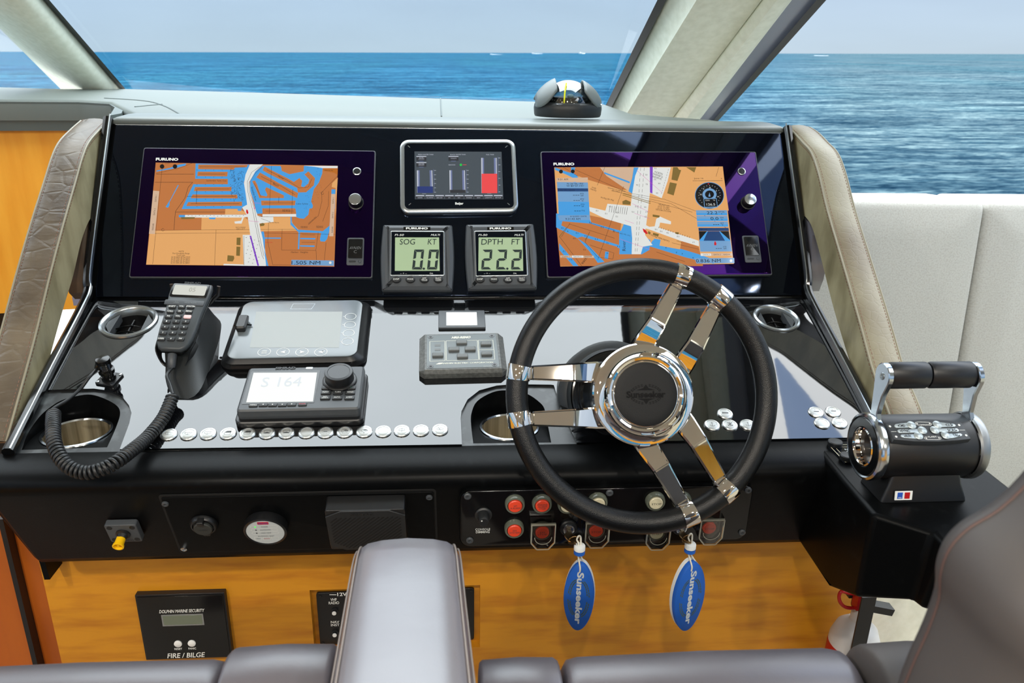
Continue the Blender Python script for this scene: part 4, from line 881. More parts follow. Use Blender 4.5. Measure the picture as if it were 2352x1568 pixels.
def instrument(cs, zoff, label, top, val):
    u, v, w_, h_, rot = U.rect(cs, .012)
    e = empty('multi_instrument', label, 'instrument', U.mw(u, v, .0030, rot), 'square display instruments')
    f0 = local(U, u, v, rot); g = lambda x, y: f0(860+(x+zoff)/4.02, 300+y/4.02, .013)
    a = w_/2; b = h_/2
    def body(i): # slightly barrelled sides
        o = []
        for (x0, y0), (x1, y1) in (((a*.93, b), (-a*.93, b)), ((-a*.95, b*.96), (-a*.95, -b*.96)), ((-a*.93, -b), (a*.93, -b)), ((a*.95, -b*.96), (a*.95, b*.96))):
            for k in range(7):
                t = k/6; x = x0+(x1-x0)*t; y = y0+(y1-y0)*t
                if abs(x0-x1) < 1e-9: x += math.copysign(a*.05*math.sin(PI*t), x)
                o.append((x, y))
        return inset(o, i)
    q = MB(); q.loft([[(x, y, z) for x, y in body(i)] for z, i in ((0, .001), (.012, 0), (.016, .002), (.0195, .008), (.0195, .012))]); q.build('case', M['grey'], e, 25)
    A_ = g(153, 945); B_ = g(648, 1358); cx, cy = (A_[0]+B_[0])/2, (A_[1]+B_[1])/2; W = B_[0]-A_[0]; H = A_[1]-B_[1]
    q = MB(); q.loft([[(x+cx, y+cy, z) for x, y in inset(rrect(W, H, .003), i)] for z, i in ((.0197, 0), (.0203, .001), (.0203, .0018), (.0197, .0022))], False, False); q.build('window_trim', M['silver'], e)
    MB().prism(rrect(W-.004, H-.004, .002, 4, cx, cy), .0195, .0198).build('window', M['gloss2'], e)
    S = [g(195, 1005), g(598, 1005), g(604, 1312), g(192, 1312)]
    lc = MB(); lc.poly(S, z=.0199); o = lc.build('lcd', M['lcd'], e, recalc=False)
    d = MB(); k = .000777/4.02
    def T(t, x, y, wp, hp, z=.0201, mb=d, sh=.1): p = g(x, y); mb.text(t, wp*k, hp*k, p[0], p[1], z, shear=sh)
    T(top[0], 308 if len(top[0]) < 4 else 318, 1045, 140 if len(top[0]) < 4 else 200, 56); T(top[1], 535, 1045, 78, 56)
    zz = .0201; H_ = 198*k; W_ = 92*k
    for i, ch in enumerate(val):
        if ch == '.': p = g([0, 455][0] or 458, 1292); d.poly(circ(.0022, 10, *p), z=zz); continue
        xs = {0: 262, 1: 398, 3: 535}[i]; p = g(xs+8, 1208); digit(d, ch, p[0], p[1], W_, H_, zz)
    d.build('digits', M['lcdink'], o, recalc=False)
    l = MB(); T('FI-50', 235, 983, 82, 20, .0202, l, .25); T('MULTI', 565, 983, 82, 20, .0202, l, .25); T('CAL', 528, 1335, 32, 12, .0202, l); T('....  o  ....', 272, 1335, 60, 10, .0202, l); l.build('lettering', M['white'], e)
    p = g(395, 922); MB().prism(rrect(.062*.78, .0058, .0006, 2, p[0], p[1]), .0190, .0199).build('logo_plate', M['plasticg'], e)
    l = MB(); l.text('FURUNO', .0395, .0040, p[0], p[1], .0200, bold=.05); l.build('logo', M['white'], e)
    for i, t in enumerate(('DISP', 'MODE', 'APP\nTRUE', 'SELECT\nCLEAR')):
        p = g(207+i*128, 1393); T_ = Matrix.Translation((p[0], p[1], .0190))
        k_ = MB(); k_.loft([[(x, y, z) for x, y in circ(r1, 24, 0, 0, r1*.82)] for r1, z in ((.0088, 0), (.0088, .0010), (.0082, .0012), (.0080, .0030), (.0068, .0040))], T=T_); kb = k_.build('key', M['rubber'], e)
        l = MB(); l.text(t, .0105, .0030 if '\n' not in t else .0062, 0, 0, .0042, T=T_); l.build('lettering', M['white'], kb)
instrument([(876, 519), (1042, 519), (1045, 672), (873, 670)], 0, 'square display instrument reading SOG 0.0 below the tank monitor', ('SOG', 'KT'), ' 0.0')
instrument([(1066, 518), (1230, 516), (1236, 666), (1070, 670)], 766, 'square display instrument reading depth 22.2 beside the right plotter', ('DPTH', 'FT'), '22.2')

# ================================================================== DASH EQUIPMENT
Lz = .0004   # everything screwed to the dash sits this far off the gloss sheet
def zf(ox, oy, sc): return lambda x, y: (ox+x/sc, oy+y/sc)
def quad_loft(mb, lo, hi, r0, r1, extra=()):
    """round-cornered loft between two fitted rectangles given as (cx, cy, w, h, z)"""
    ls = []
    for (cx, cy, w_, h_, z), r in zip((lo,)+tuple(extra)+(hi,), [r0]+[r0]*len(extra)+[r1]): ls.append([(x, y, z) for x, y in rrect(w_, h_, r, 6, cx, cy)])
    return mb.loft(ls)
def stroke(mb, pts, w_, z): mb.line(pts, w_, z)

def covered_display():
    z5 = zf(480, 670, 3.36); n = .020
    bx = D.rect([(553, 702), (851, 702), (845, 846), (504, 850)], 0); fx = D.rect([(559, 691), (831, 691), (820, 820), (524, 821)], n)
    rot = fx[4]; e = empty('control_display', 'large grey covered display with ringed touch symbols, left of centre on the dash', 'display', D.mw(fx[0], fx[1], Lz, rot))
    g = lambda x, y: local(D, fx[0], fx[1], rot)(*z5(x, y), n)
    bl = local(D, fx[0], fx[1], rot)(*z5(662, 345), 0)
    q = MB(); ls = []
    W, H = bx[2], bx[3]; w_, h_ = fx[2], fx[3]; bcx = (bx[0]-fx[0]); bcy = (bx[1]-fx[1])
    for z, a, b, cx, cy, r in ((0, W-.002, H-.002, bcx, bcy, .02), (.003, W, H, bcx, bcy, .021), (.0075, W-.003, H-.003, bcx, bcy, .02), (.012, w_+.016, h_+.014, bcx*.4, bcy*.4, .02), (.017, w_+.003, h_+.003, 0, 0, .018), (n-.0015, w_+.001, h_+.001, 0, 0, .017)):
        ls.append([(x, y, z) for x, y in rrect(a, b, r, 7, cx, cy)])
    q.loft(ls); q.build('housing', M['plastic'], e, 28)
    q = MB(); q.loft([[(x, y, z) for x, y in inset(rrect(w_, h_, .016, 7), i)] for z, i in ((n-.0014, 0), (n-.0004, 0), (n, .0012))]); q.build('glass_front', M['cover'], e)
    S = [g(365, 155), g(1030, 155), g(1003, 432), g(315, 432)]
    MB().poly(S, z=n+.0002).build('screen', M['screenoff'], e, recalc=False)
    def ring(pts, w_=.0007): stroke(ic, pts, w_, n+.0003)
    for x, y in ((1093, 192), (1088, 256), (1078, 320), (1070, 385)):
        ic = MB(); cx, cy = g(x, y); r = .0092; ring([(cx+r*math.cos(R(a)), cy+r*math.sin(R(a))) for a in range(0, 361, 15)]); p = g(x-58, y); ring([p, (cx-r, cy)]); ic.build('touch_symbol', M['white'], e, recalc=False)
    for i, (x, y) in enumerate(((427, 466), (572, 466), (718, 466), (864, 466))):
        ic = MB(); cx, cy = g(x, y); r = .0098; ring([(cx+r*math.cos(R(a)), cy+r*math.sin(R(a))) for a in range(0, 361, 15)])
        if i == 0:
            for k in (-1, 0, 1): ring([(cx-.004, cy+k*.003), (cx+.004, cy+k*.003)], .001)
        else:
            s_ = -1 if i != 2 else 1
            ic.poly([(cx+s_*.0045, cy), (cx-s_*.004, cy+.0035), (cx-s_*.002, cy), (cx-s_*.004, cy-.0035)], z=n+.0003)
            if i == 3: ring([(cx, cy), (cx+.0045, cy), (cx+.0045, cy+.0035)], .001)
        ic.build('touch_symbol', M['white'], e, recalc=False)
    ic = MB(); a, b, c_, d = g(650, 95), g(820, 95), g(790, 135), g(630, 135); ic.line([a, b, c_, d, a], .0003, n+.0003); ic.build('etched_frame', M['silver'], e, recalc=False)
    p = g(262, 268); t = MB(T=Matrix.Translation((p[0], p[1], n+.0004)) @ Matrix.Rotation(0, 4, 'Z'))
    t.loft([[(x, y, z) for x, y in inset(rrect(.0175, .037, .005, 5), i)] for z, i in ((0, .002), (.004, .001), (.009, .0), (.0115, .0025))]); o = t.build('port_cover', M['rubber'], e)
    l = MB(T=Matrix.Translation((p[0], p[1], n+.0004))); l.tube([(-.013, -.001, .002), (-.008, -.001, .003), (.008, 0, .003), (.0145, .0, .002)], .0014, 8); l.build('hinge_loop', M['plasticg'], o)
covered_display()

def autopilot():
    z5 = zf(480, 670, 3.36); n = .027
    fx = D.rect([(572, 843), (834, 842), (826, 940), (547, 940)], n); bx = D.rect([(566, 862), (842, 858), (832, 968), (544, 971)], .0)
    rot = fx[4]; e = empty('autopilot_controller', 'autopilot controller with pale screen and large round dial, below the covered display', 'autopilot', D.mw(fx[0], fx[1], Lz, rot))
    L = local(D, fx[0], fx[1], rot); g = lambda x, y: L(*z5(x, y), n)
    w_, h_ = fx[2], fx[3]; k = .000777*.82/3.36
    q = MB(); q.loft([[(x, y, z) for x, y in inset(rrect(w_+.010, h_+.012, .010, 5, 0, -.002), i)] for z, i in ((0, .001), (.001, 0), (.009, 0), (.0105, .0015))]); q.build('mounting_frame', M['plastic'], e)
    q = MB(); q.loft([[(x, y, z) for x, y in inset(rrect(w_+.003, h_+.003, .006, 5), i)] for z, i in ((.0105, .001), (.018, .0), (n-.002, .0008), (n, .0035))]); q.build('case', M['grey'], e, 30)
    A_, B_, C_, D_ = g(345, 628), g(835, 626), g(803, 850), g(288, 857)
    c = MB(); c.poly([A_, B_, C_, D_], z=n+.0006); o = c.build('screen', M['lcdw'], e, recalc=False)
    fr = MB(); cx = (A_[0]+C_[0])/2; cy = (A_[1]+C_[1])/2; fr.prism(rrect(abs(B_[0]-A_[0])+.008, abs(A_[1]-D_[1])+.007, .002, 3, (A_[0]+B_[0])/2, (A_[1]+D_[1])/2), n-.001, n+.0004); fr.build('screen_frame', M['plasticg'], e)
    t = MB(); p = g(562, 698); t.text('S 164', .058, .022, p[0], p[1], n+.0008); t.build('digits', emis('faint_screen_ink', (208, 214, 218), .75), o, recalc=False)
    kx, ky = L(*z5(1010, 690), n); kk = MB(T=Matrix.Translation((kx, ky, n)))
    kk.lathe([(.0255, 0), (.025, .003), (.0235, .0042), (.0215, .0045), (.0210, .017), (.0202, .0182), (.0165, .0188), (.0160, .0183), (.0001, .0183)], 48); kk.build('dial', M['plastic'], e)
    for x, y, t_ in ((908, 745, '<'), (1095, 745, '>'), (903, 783, 'NAV'), (995, 783, 'TURN'), (1090, 783, 'WIND'), (898, 823, 'NO\nDRIFT'), (990, 823, 'AUTO'), (1085, 823, 'STBY')):
        p = g(x, y); kb = MB(T=Matrix.Translation((p[0], p[1], n))).prism(rrect(.0145, .0078, .0015, 3), 0, .0022, .0006).build('key', M['rubber'], e)
        l = MB(T=Matrix.Translation((p[0], p[1], n))); l.text(t_, .009 if len(t_) > 1 else .002, .0028 if '\n' not in t_ else .005, 0, 0, .0024); l.build('lettering', {'<': M['red'], '>': mat('green_print', (30, 170, 110), .5)}.get(t_, M['white']), kb)
    for x, y, t_ in ((343, 880, 'MENU'), (420, 876, 'L'), (492, 876, 'U'), (567, 876, 'D'), (640, 873, 'R'), (722, 872, 'PWR')):
        p = g(x, y); kb = MB(T=Matrix.Translation((p[0], p[1], n-.001))).prism(rrect(.0125, .0068, .0015, 3), 0, .0026, .0006).build('key', M['rubber'], e)
        l = MB(T=Matrix.Translation((p[0], p[1], n+.0018)))
        if len(t_) > 1: l.text(t_, .009, .0024, 0, 0, 0)
        else:
            a = {'L': PI, 'U': PI/2, 'D': -PI/2, 'R': 0}[t_]; l.poly([(.0014*math.cos(a+da), .0014*math.sin(a+da), 0) for da in (0, 2.2, -2.2)])
        l.build('lettering', M['redl'] if t_ == 'PWR' else M['white'], kb)
    p = g(592, 592); l = MB(); l.text('SIMRAD', .030, .0052, p[0], p[1], n+.0001, ext=.06, bold=.04); l.build('logo', M['rubber'], e)
    p = g(775, 590); MB().prism(rrect(.010, .0042, .0006, 2, *p), n, n+.0003).build('badge', M['silver'], e)
autopilot()

def small_display():
    z5 = zf(480, 670, 3.36); n = .004
    fx = D.rect([z5(1770, 143), z5(2126, 143), z5(2136, 276), z5(1772, 278)], n); rot = fx[4]
    e = empty('small_display', 'small black framed display with a bright white screen above the grey keypad panel', 'display', D.mw(fx[0], fx[1], Lz, rot))
    g = lambda x, y: local(D, fx[0], fx[1], rot)(*z5(x, y), n)
    MB().prism(rrect(fx[2], fx[3], .002, 3), 0, n, .0012).build('frame', M['grey'], e)
    S = [g(1832, 160), g(2065, 160), g(2070, 260), g(1833, 262)]
    cx = (S[0][0]+S[2][0])/2; cy = (S[0][1]+S[2][1])/2; MB().prism(rrect(S[1][0]-S[0][0]+.002, S[0][1]-S[3][1]+.003, .001, 2, cx, cy), n-.001, n+.0002).build('screen_rim', M['plasticg'], e)
    MB().poly(S, z=n+.0004).build('screen', M['white_s'], e, recalc=False)
    for s_ in (-1, 1): MB(T=Matrix.Translation((s_*(fx[2]/2+.004), fx[3]/2-.001, 0))).prism(rrect(.008, .002, .0009, 3), 0, .0016).build('clip', M['plastic'], e)
small_display()

def keypad_panel():
    z = zf(960, 755, 11.2); n = .015
    bx = D.rect([z(60, 215), z(2160, 200), z(2250, 1130), z(60, 1215)], 0); fx = D.rect([z(195, 150), z(2030, 115), z(2140, 1010), z(185, 1060)], n); rot = fx[4]
    e = empty('keypad_panel', 'grey keypad with seven raised keys, left of the wheel rim', 'control panel', D.mw(fx[0], fx[1], Lz, rot))
    L = local(D, fx[0], fx[1], rot); g = lambda x, y: L(*z(x, y), n)
    w_, h_ = fx[2], fx[3]
    def ch(w, h, c): return [(w/2, h/2-c), (w/2-c, h/2), (-w/2+c, h/2), (-w/2, h/2-c), (-w/2, -h/2+c), (-w/2+c, -h/2), (w/2-c, -h/2), (w/2, -h/2+c)]
    q = MB(); q.loft([[(x, y, 0) for x, y in ch(w_+.020, h_+.008, .008)], [(x, y, .009) for x, y in ch(w_+.020, h_+.008, .008)], [(x, y, n-.001) for x, y in ch(w_+.004, h_+.002, .001)], [(x, y, n) for x, y in ch(w_+.002, h_, .001)]]); q.build('case', mat('weathered_grey_case', (74, 76, 74), .5, var=((98, 100, 98), (200, 200, 200), 5, .4, .7)), e, 15)
    MB().prism(rrect(w_*.965, h_*.95, .001, 2), n-.0005, n+.0005, .0003).build('face_plate', mat('aluminium_grey_face', (94, 100, 101), .42, metal=.2), e)
    ln = MB(); zz = n+.0007
    for a in ([(305, 340), (690, 325), (700, 830), (305, 850)], [(722, 322), (1525, 308), (1560, 808), (735, 830)], [(1550, 305), (1925, 300), (1980, 800), (1585, 808)]): ln.line([g(*p) for p in a+[a[0]]], .0007, zz)
    ln.line([g(1560, 552), g(1950, 545)], .0007, zz)
    p = g(1115, 232); ln.text('HRS-REMO', .031, .0058, p[0], p[1], zz, shear=.3, bold=.05); p = g(1250, 888); ln.text('SANSHIN ELECTRIC CORPORATION', .084, .0036, p[0], p[1], zz, bold=.02)
    p = g(555, 905); ln.poly([(p[0]-.006, p[1]-.002), (p[0]+.001, p[1]-.002), (p[0]+.006, p[1]+.002), (p[0]-.001, p[1]+.002)], z=zz); p = g(1800, 975); ln.text('MADE IN JAPAN', .014, .0014, p[0], p[1], zz)
    ln.build('lettering', mat('ivory_print', (206, 206, 190), .5), e, recalc=False)
    for x, y in ((325, 220), (1897, 187), (330, 975), (1970, 930)):
        p = g(x, y); s_ = MB(T=Matrix.Translation((p[0], p[1], n))); s_.lathe([(.0046, 0), (.0044, .0009), (.003, .0010), (.0001, .0004)], 20); o = s_.build('screw', M['plasticg'], e)
        s_ = MB(T=Matrix.Translation((p[0], p[1], n))); s_.box(-.002, .002, -.0005, .0005, .0009, .0013); s_.box(-.0005, .0005, -.002, .002, .0009, .0013); s_.build('cross_slot', M['ink'], o)
    for x, y in ((1125, 380), (925, 560), (1345, 550), (1145, 735), (1750, 415), (1770, 670), (510, 705)):
        p = g(x, y); MB(T=Matrix.Translation((p[0], p[1], n))).prism(rrect(.0175, .0095, .001, 3), 0, .0042, .0012).build('key', M['grey2'], e)
    for x, y in ((505, 435), (505, 548)):
        p = g(x, y); MB(T=Matrix.Translation((p[0], p[1], n))).prism(rrect(.0095, .0052, .0006, 2), 0, .0008).build('indicator', M['grey2'], e)
keypad_panel()

# ------------------------------------------------------------------ round push buttons
def icon(kind):
    m_ = MB(); z = .0026; L = lambda pts, w_=.00045: m_.line(pts, w_, z)
    fan = [(.0052*math.cos(R(a)), -.0030+.0062*math.sin(R(a))) for a in range(25, 156, 13)]
    fin = [(.0026*math.cos(R(a)), -.0034+.0030*math.sin(R(a))) for a in range(155, 24, -13)]
    if kind == 'hull': L([(-.0052, .0022), (.003, .0022), (.0056, .0016)]); L([(-.0052, .0022), (-.0042, -.001), (-.0008, -.0026), (.0026, -.0008), (.0048, -.0008)]); L([(-.0008, -.0026), (-.0008, .0006)])
    elif kind in ('blind1', 'blind2'):
        L([(-.0045, -.0035), (.0035, -.0035), (.0045, .0035), (-.0015, .0035), (-.0045, .0008), (-.0045, -.0035)]); m_.poly([(-.0042, .0), (.004, .0), (.0045, .0035), (-.0015, .0035)], z=z)
        if kind == 'blind2': L([(.0, .0015), (.0, .003)], .0004)
    elif kind in ('hatch1', 'hatch2'):
        L([(-.0042, -.002), (-.0042, .0035), (.0042, .0035), (.0042, -.002)]); m_.poly([(-.0048, -.0024), (.0048, -.0024), (.003, -.0006), (0, .0004), (-.003, -.0006)], z=z)
    elif kind == 'lamp': L([(-.0026, 0), (.0026, 0)], .0012); [L([(.0035*math.cos(a), .0035*math.sin(a)), (.0052*math.cos(a), .0052*math.sin(a))], .0003) for a in [R(22+45*i) for i in range(8)]]
    elif kind == 'wipe1' or kind == 'wipe2':
        L(fan+fin+[fan[0]]); m_.poly([(.0004, .0006), (.0052, .0006), (.004, .0022), (.001, .0026), (-.002, .0018)], z=z)
        if kind == 'wipe1': [L([(-.003+.003*i, -.0042), (-.0012+.003*i, -.0042)], .0006) for i in range(3)]
        else: m_.poly([(-.0008, -.005), (.0014, -.004), (-.0008, -.003)], z=z)
    elif kind == 'wipe3': L(fan+fin+[fan[0]]); L([(0, .004), (0, -.0042)])
    elif kind == 'wipe4': L(fan+fin+[fan[0]]); L([(-.0022, .0026), (.0008, -.0030)], .0006)
    elif kind in ('anchor', 'anchor2'):
        L([(0, .0045), (0, -.0035)], .0006); L([(-.0016, .003), (.0016, .003)]); L([(.0042*math.cos(R(a)), .0002+.0040*math.sin(R(a))) for a in range(200, 341, 14)], .0006)
        if kind == 'anchor2': L([(-.0035, .0035), (.0035, -.0035)], .0011); L([(.0035, .0035), (-.0035, -.0035)], .0011)
        else: L([(.0062, -.002), (.0062, .002)])
    elif kind == 'horn': L([(-.0045, 0), (.0045, 0)], .0022); L([(-.0045, -.002), (-.0045, .002)], .0008)
    elif kind in ('boat', 'boat2'):
        s_ = 1 if kind == 'boat' else -1; m_.poly([(-.004, .0006*s_), (.0045, .0006*s_), (.0035, -.0012), (-.0035, -.0012)], z=z); L([(-.001, .0026*s_), (-.001, .0045*s_)], .0005)
    return m_
def push_button(px, py, kind, label, group, lean=0):
    u, v = D.uv(px, py, .002)
    e = empty('push_button', label, 'push button', D.mw(u, v, Lz, lean), group)
    MB().lathe([(.0118, 0), (.0118, .0010), (.0108, .0022), (.0086, .0026), (.0082, .0020)], 36, c1=True).build('ring', M['btn'], e)
    c = MB().lathe([(.0080, .0012), (.0080, .0023), (.0074, .0025), (.0001, .0025)], 32).build('cap', M['btncap'], e)
    if kind: icon(kind).build('symbol', M['ink'], c, recalc=False)
    return e
ROW = [(387.7, 996.4, 'hull'), (432.8, 996, 'hull'), (477.9, 995, 'hull'), (523.5, 994.3, 'blind1'), (568.5, 993.9, 'blind2'), (613.5, 993.4, 'hatch1'), (658, 992.7, 'hatch2'), (704, 992, None), (747.7, 991.7, 'lamp'), (791.6, 990.6, 'wipe1'), (836.6, 990, 'wipe2'), (880, 989.4, None), (923, 988, 'wipe3'), (966.8, 987.2, None), (1010.7, 985.7, 'wipe4')]
LB = ['push button with a small hull symbol, leftmost of the long row beside the coiled cord', 'push button with a small hull symbol, second from the left end of the long row', 'push button with a small hull symbol, third from the left end of the long row', 'push button with a half black window symbol, fourth in the long row', 'push button with black window and arrow symbol, fifth in the long row', 'push button with a black dome under an empty box, sixth in the long row', 'push button with a low black dome symbol, seventh in the long row', 'blank push button in the middle of the long row under the autopilot corner', 'push button with a rayed lamp symbol in the long row', 'push button with wiper fan over three dashes in the long row', 'push button with wiper fan over a small triangle in the long row', 'blank push button between the triangle wiper and centred wiper buttons', 'push button with a wiper fan and centred upright line', 'blank push button, second from the right end of the long row', 'push button with slanted wiper symbol, rightmost of the long row']
for (x, y, k), l in zip(ROW, LB): push_button(x, y, k, l, 'row of steel push buttons along the dash')
for x, y, k, l in ((1665.8, 948.8, 'horn', 'horn push button, topmost of the cluster inside the wheel'), (1635.7, 975, 'anchor', 'anchor push button, left of the cluster inside the wheel'), (1676.6, 974.6, 'anchor2', 'push button with a crossed anchor symbol, middle of the lower three'), (1718, 974.4, 'anchor', 'anchor push button partly hidden by the right wheel rim')):
    push_button(x, y, k, l, 'anchor push buttons seen through the wheel', R(-3))
for x, y, k, l in ((1874.5, 945.3, 'boat', 'upper left push button of the four right of the wheel'), (1913.9, 944.4, 'boat', 'upper right push button of the four right of the wheel'), (1888.4, 970.6, None, 'blank lower left push button of the four right of the wheel'), (1928.7, 969.7, 'boat2', 'lower right push button of the four, nearest the throttle')):
    push_button(x, y, k, l, 'four push buttons between wheel and throttle', R(-3))

# ------------------------------------------------------------------ radio handset, cradle, cord and socket
hp = D.uv(396, 800, .052); H0 = D.P(hp[0], hp[1], .052)
HF = Fr(H0, 33)
hb = Vector(HF.uv(393, 795)); ht = Vector(HF.uv(443, 649)); hd = ht-hb; hrot = math.atan2(-hd.x, hd.y)
hc = (hb+ht)/2; HL = hd.length
hs = empty('radio_handset', 'black radio telephone handset with keypad and small screen', 'handset', HF.mw(hc.x, hc.y, 0, hrot))
hl = local(HF, hc.x, hc.y, hrot); z4 = zf(330, 640, 5.6)
hg = lambda x, y: hl(*z4(x, y))
# outline of the face from the picture, mirrored to be symmetric
prof_h = []
for yl, xl_, xr_ in ((60, 385, 893), (110, 345, 885), (200, 305, 845), (300, 275, 790), (400, 245, 735), (520, 208, 690), (640, 172, 655), (740, 150, 615), (820, 148, 570), (870, 170, 535), (905, 220, 480)):
    a = hg(xl_, yl); b = hg(xr_, yl); prof_h.append(((a[1]+b[1])/2, (b[0]-a[0])/2))
def houtline(i, dx=0):
    o = [(w_-i, y) for y, w_ in prof_h]+[(-(w_-i), y) for y, w_ in reversed(prof_h)]
    ys = [p[1] for p in o]; mid = (max(ys)+min(ys))/2; s_ = (max(ys)-min(ys)-2*i)/(max(ys)-min(ys))
    return [(x, mid+(y-mid)*s_) for x, y in o]
q = MB(); q.loft([[(x, y, z) for x, y in houtline(i)] for z, i in ((-.024, .012), (-.020, .006), (-.014, .002), (-.008, .0), (-.004, .0), (-.001, .0012), (0, .003))]); q.build('body', mat('handset_grey', (56, 61, 64), .42), hs, 50)
q = MB(); q.loft([[(x, y, z) for x, y in houtline(i)] for z, i in ((-.0098, -.0006), (-.0084, -.0010), (-.007, -.0006))], False, False); q.build('seam_band', M['plasticg'], hs, 50, False)
A_ = hg(385, 88); B_ = hg(845, 92); C_ = hg(790, 218); D_ = hg(355, 218)
cx = (A_[0]+B_[0]+C_[0]+D_[0])/4; cy = (A_[1]+C_[1])/2; W = (B_[0]-A_[0]+C_[0]-D_[0])/2; H = A_[1]-D_[1]
q = MB(); q.prism(rrect(W+.004, H+.006, .003, 4, cx, cy), -.001, .0010, .0006); q.build('screen_frame', M['plasticg'], hs)
q = MB(); q.prism(rrect(W-.003, H-.001, .002, 4, cx, cy), .0005, .0013); o = q.build('screen', M['lcdw'], hs)
q = MB(); q.text('05', .010, .0085, cx+.004, cy+.001, .0015); q.build('digits', emis('faint_lcd_ink', (196, 196, 184), .7), o)
q = MB(); a = hg(275, 268); b = hg(800, 275); c_ = hg(770, 340); d = hg(265, 330); xm = (a[0]+b[0])/2; q.prism(rrect(b[0]-a[0]-.002, a[1]-d[1], .0015, 3, xm, (a[1]+d[1])/2), -.0005, .0009, .0003); fl_ = q.build('distress_flap', M['grey'], hs)
q = MB(); q.text('LIFT\nCOVER', .0085, .0042, xm-.012, (a[1]+d[1])/2, .0011); q.text('DISTRESS', .0185, .0022, xm+.010, (a[1]+d[1])/2, .0011); q.build('lettering', M['silver'], fl_)
q = MB(); p = hg(640, 48); q.text('SIMRAD', .026, .004, 0, p[1]-.0012, .0003, bold=.04); q.build('logo', M['rubber'], hs)
KEYT = [['SHIFT', 'VOL', 'DW/TRI'], ['CALL', 'OK', 'MENU'], ['SQ', 'VOL', ''], ['1', '2', '3'], ['4', '5', '6'], ['7', '8', '9'], ['USER', '0', '1W']]
KEYP = [[(370, 366), (490, 366), (608, 368)], [(346, 428), (466, 428), (585, 430)], [(322, 492), (442, 492), (565, 494)], [(298, 558), (420, 558), (543, 560)], [(274, 630), (397, 630), (521, 631)], [(250, 704), (375, 704), (498, 706)], [(228, 780), (354, 782), (477, 782)]]
for rI in range(7):
    for cI in range(3):
        p = hg(*KEYP[rI][cI]); T = Matrix.Translation((p[0], p[1], -.0005)); k = MB(T=T)
        if (rI, cI) == (1, 1): k.loft([[(x, y, z) for x, y in circ(r1, 20, 0, 0, r1*.55)] for r1, z in ((.0058, 0), (.0058, .0018), (.0048, .0024))])
        else: k.prism(rrect(.0112, .0064, .0014, 3), 0, .0024, .0006)
        m_ = mat('red_key_print', (232, 190, 190), .5) if (rI, cI) == (2, 2) else M['rubber']
        o = k.build('key', m_, hs); t_ = KEYT[rI][cI]
        if t_: l = MB(T=T); l.text(t_, .0021*len(t_)+.0006 if len(t_) > 1 else .0018, .0026, 0, .0006, .0026, bold=.02); l.build('lettering', M['white'], o)
# cradle: upright horseshoe wall standing on the dash and carrying the handset
cr_pl = D.pl([(386, 893), (404, 911), (432, 917), (452, 905), (468, 880), (487, 828), (505, 772), (505, 735), (468, 735), (430, 735), (398, 780), (380, 850)])
cc = Vector((sum(p[0] for p in cr_pl)/12, sum(p[1] for p in cr_pl)/12))
crd = empty('handset_cradle', 'tall black cradle holding the radio handset above the dash', 'cradle', D.mw(cc.x, cc.y, Lz, 0))
TD = D.mw(cc.x, cc.y, Lz).inverted()
hm = hs.matrix_world.copy() if False else HF.mw(hc.x, hc.y, 0, hrot)
bot = [p.to_2d() for p in smoothp([Vector((a[0]-cc.x, a[1]-cc.y, 0)) for a in cr_pl], 3, True)]
# top ring follows the handset underside
n_ = len(bot); ring_t = []
for i, p in enumerate(bot):
    ang = math.atan2(p.y, p.x)
    ring_t.append(p)
def on_hand(x, y, z): return TD @ (hm @ Vector((x, y, z)))
yb_ = prof_h[-1][0]; wb_ = prof_h[6][1]
topc = [on_hand(x, y, -.0275) for x, y in ((-.013, yb_+.000), (-.006, yb_-.004), (.006, yb_-.004), (.013, yb_+.000), (.020, yb_+.014), (.0225, yb_+.035), (.021, yb_+.075), (.019, yb_+.11), (.008, yb_+.118), (-.008, yb_+.118), (-.019, yb_+.11), (-.021, yb_+.075), (-.0225, yb_+.035), (-.020, yb_+.014))]
tp_ = smoothp(topc, 3, True)
def resample(l, n):
    l = list(l)+[l[0]]; d = [0]
    for a, b in zip(l, l[1:]): d.append(d[-1]+(b-a).length)
    o = []; j = 0
    for i in range(n):
        t = d[-1]*i/n
        while d[j+1] < t: j += 1
        f = (t-d[j])/max(d[j+1]-d[j], 1e-9); o.append(l[j].lerp(l[j+1], f))
    return o
# start both loops at their front-left point
bo3 = [Vector((p.x, p.y, 0)) for p in bot]
def start(l): 
    c = sum(l, Vector((0, 0, 0)))/len(l); k = min(range(len(l)), key=lambda i: (l[i]-c).y*1.0+(l[i]-c).x*.6); return l[k:]+l[:k]
def ccw(l):
    s_ = sum(l[i].x*l[(i+1) % len(l)].y-l[(i+1) % len(l)].x*l[i].y for i in range(len(l))); return l if s_ > 0 else list(reversed(l))
b3 = resample(start(ccw(bo3)), 48); t3 = resample(start(ccw(tp_)), 48)
q = MB(); q.loft([b3, [a.lerp(b, .06) for a, b in zip(b3, t3)], [a.lerp(b, .5) for a, b in zip(b3, t3)], [a.lerp(b, .97) for a, b in zip(b3, t3)], t3]); q.build('stand', M['pad'], crd, 60)
q = MB(); cu = [(-.030, yb_+.024), (-.0265, yb_+.003), (-.017, yb_-.010), (0, yb_-.0145), (.017, yb_-.010), (.0265, yb_+.003), (.030, yb_+.024)]
up_ = smoothp([on_hand(x, y, -.029 if abs(x) < .018 else -.011) for x, y in cu], 4); dn_ = smoothp([on_hand(x*.9, y+.006, -.030) for x, y in cu], 4); up2 = [a.lerp(on_hand(0, yb_+.02, -.024), .05) for a in up_]
q.loft([dn_, up_, up2], False, False, closed=False); q.build('lip', M['plastic'], crd, 60, False)
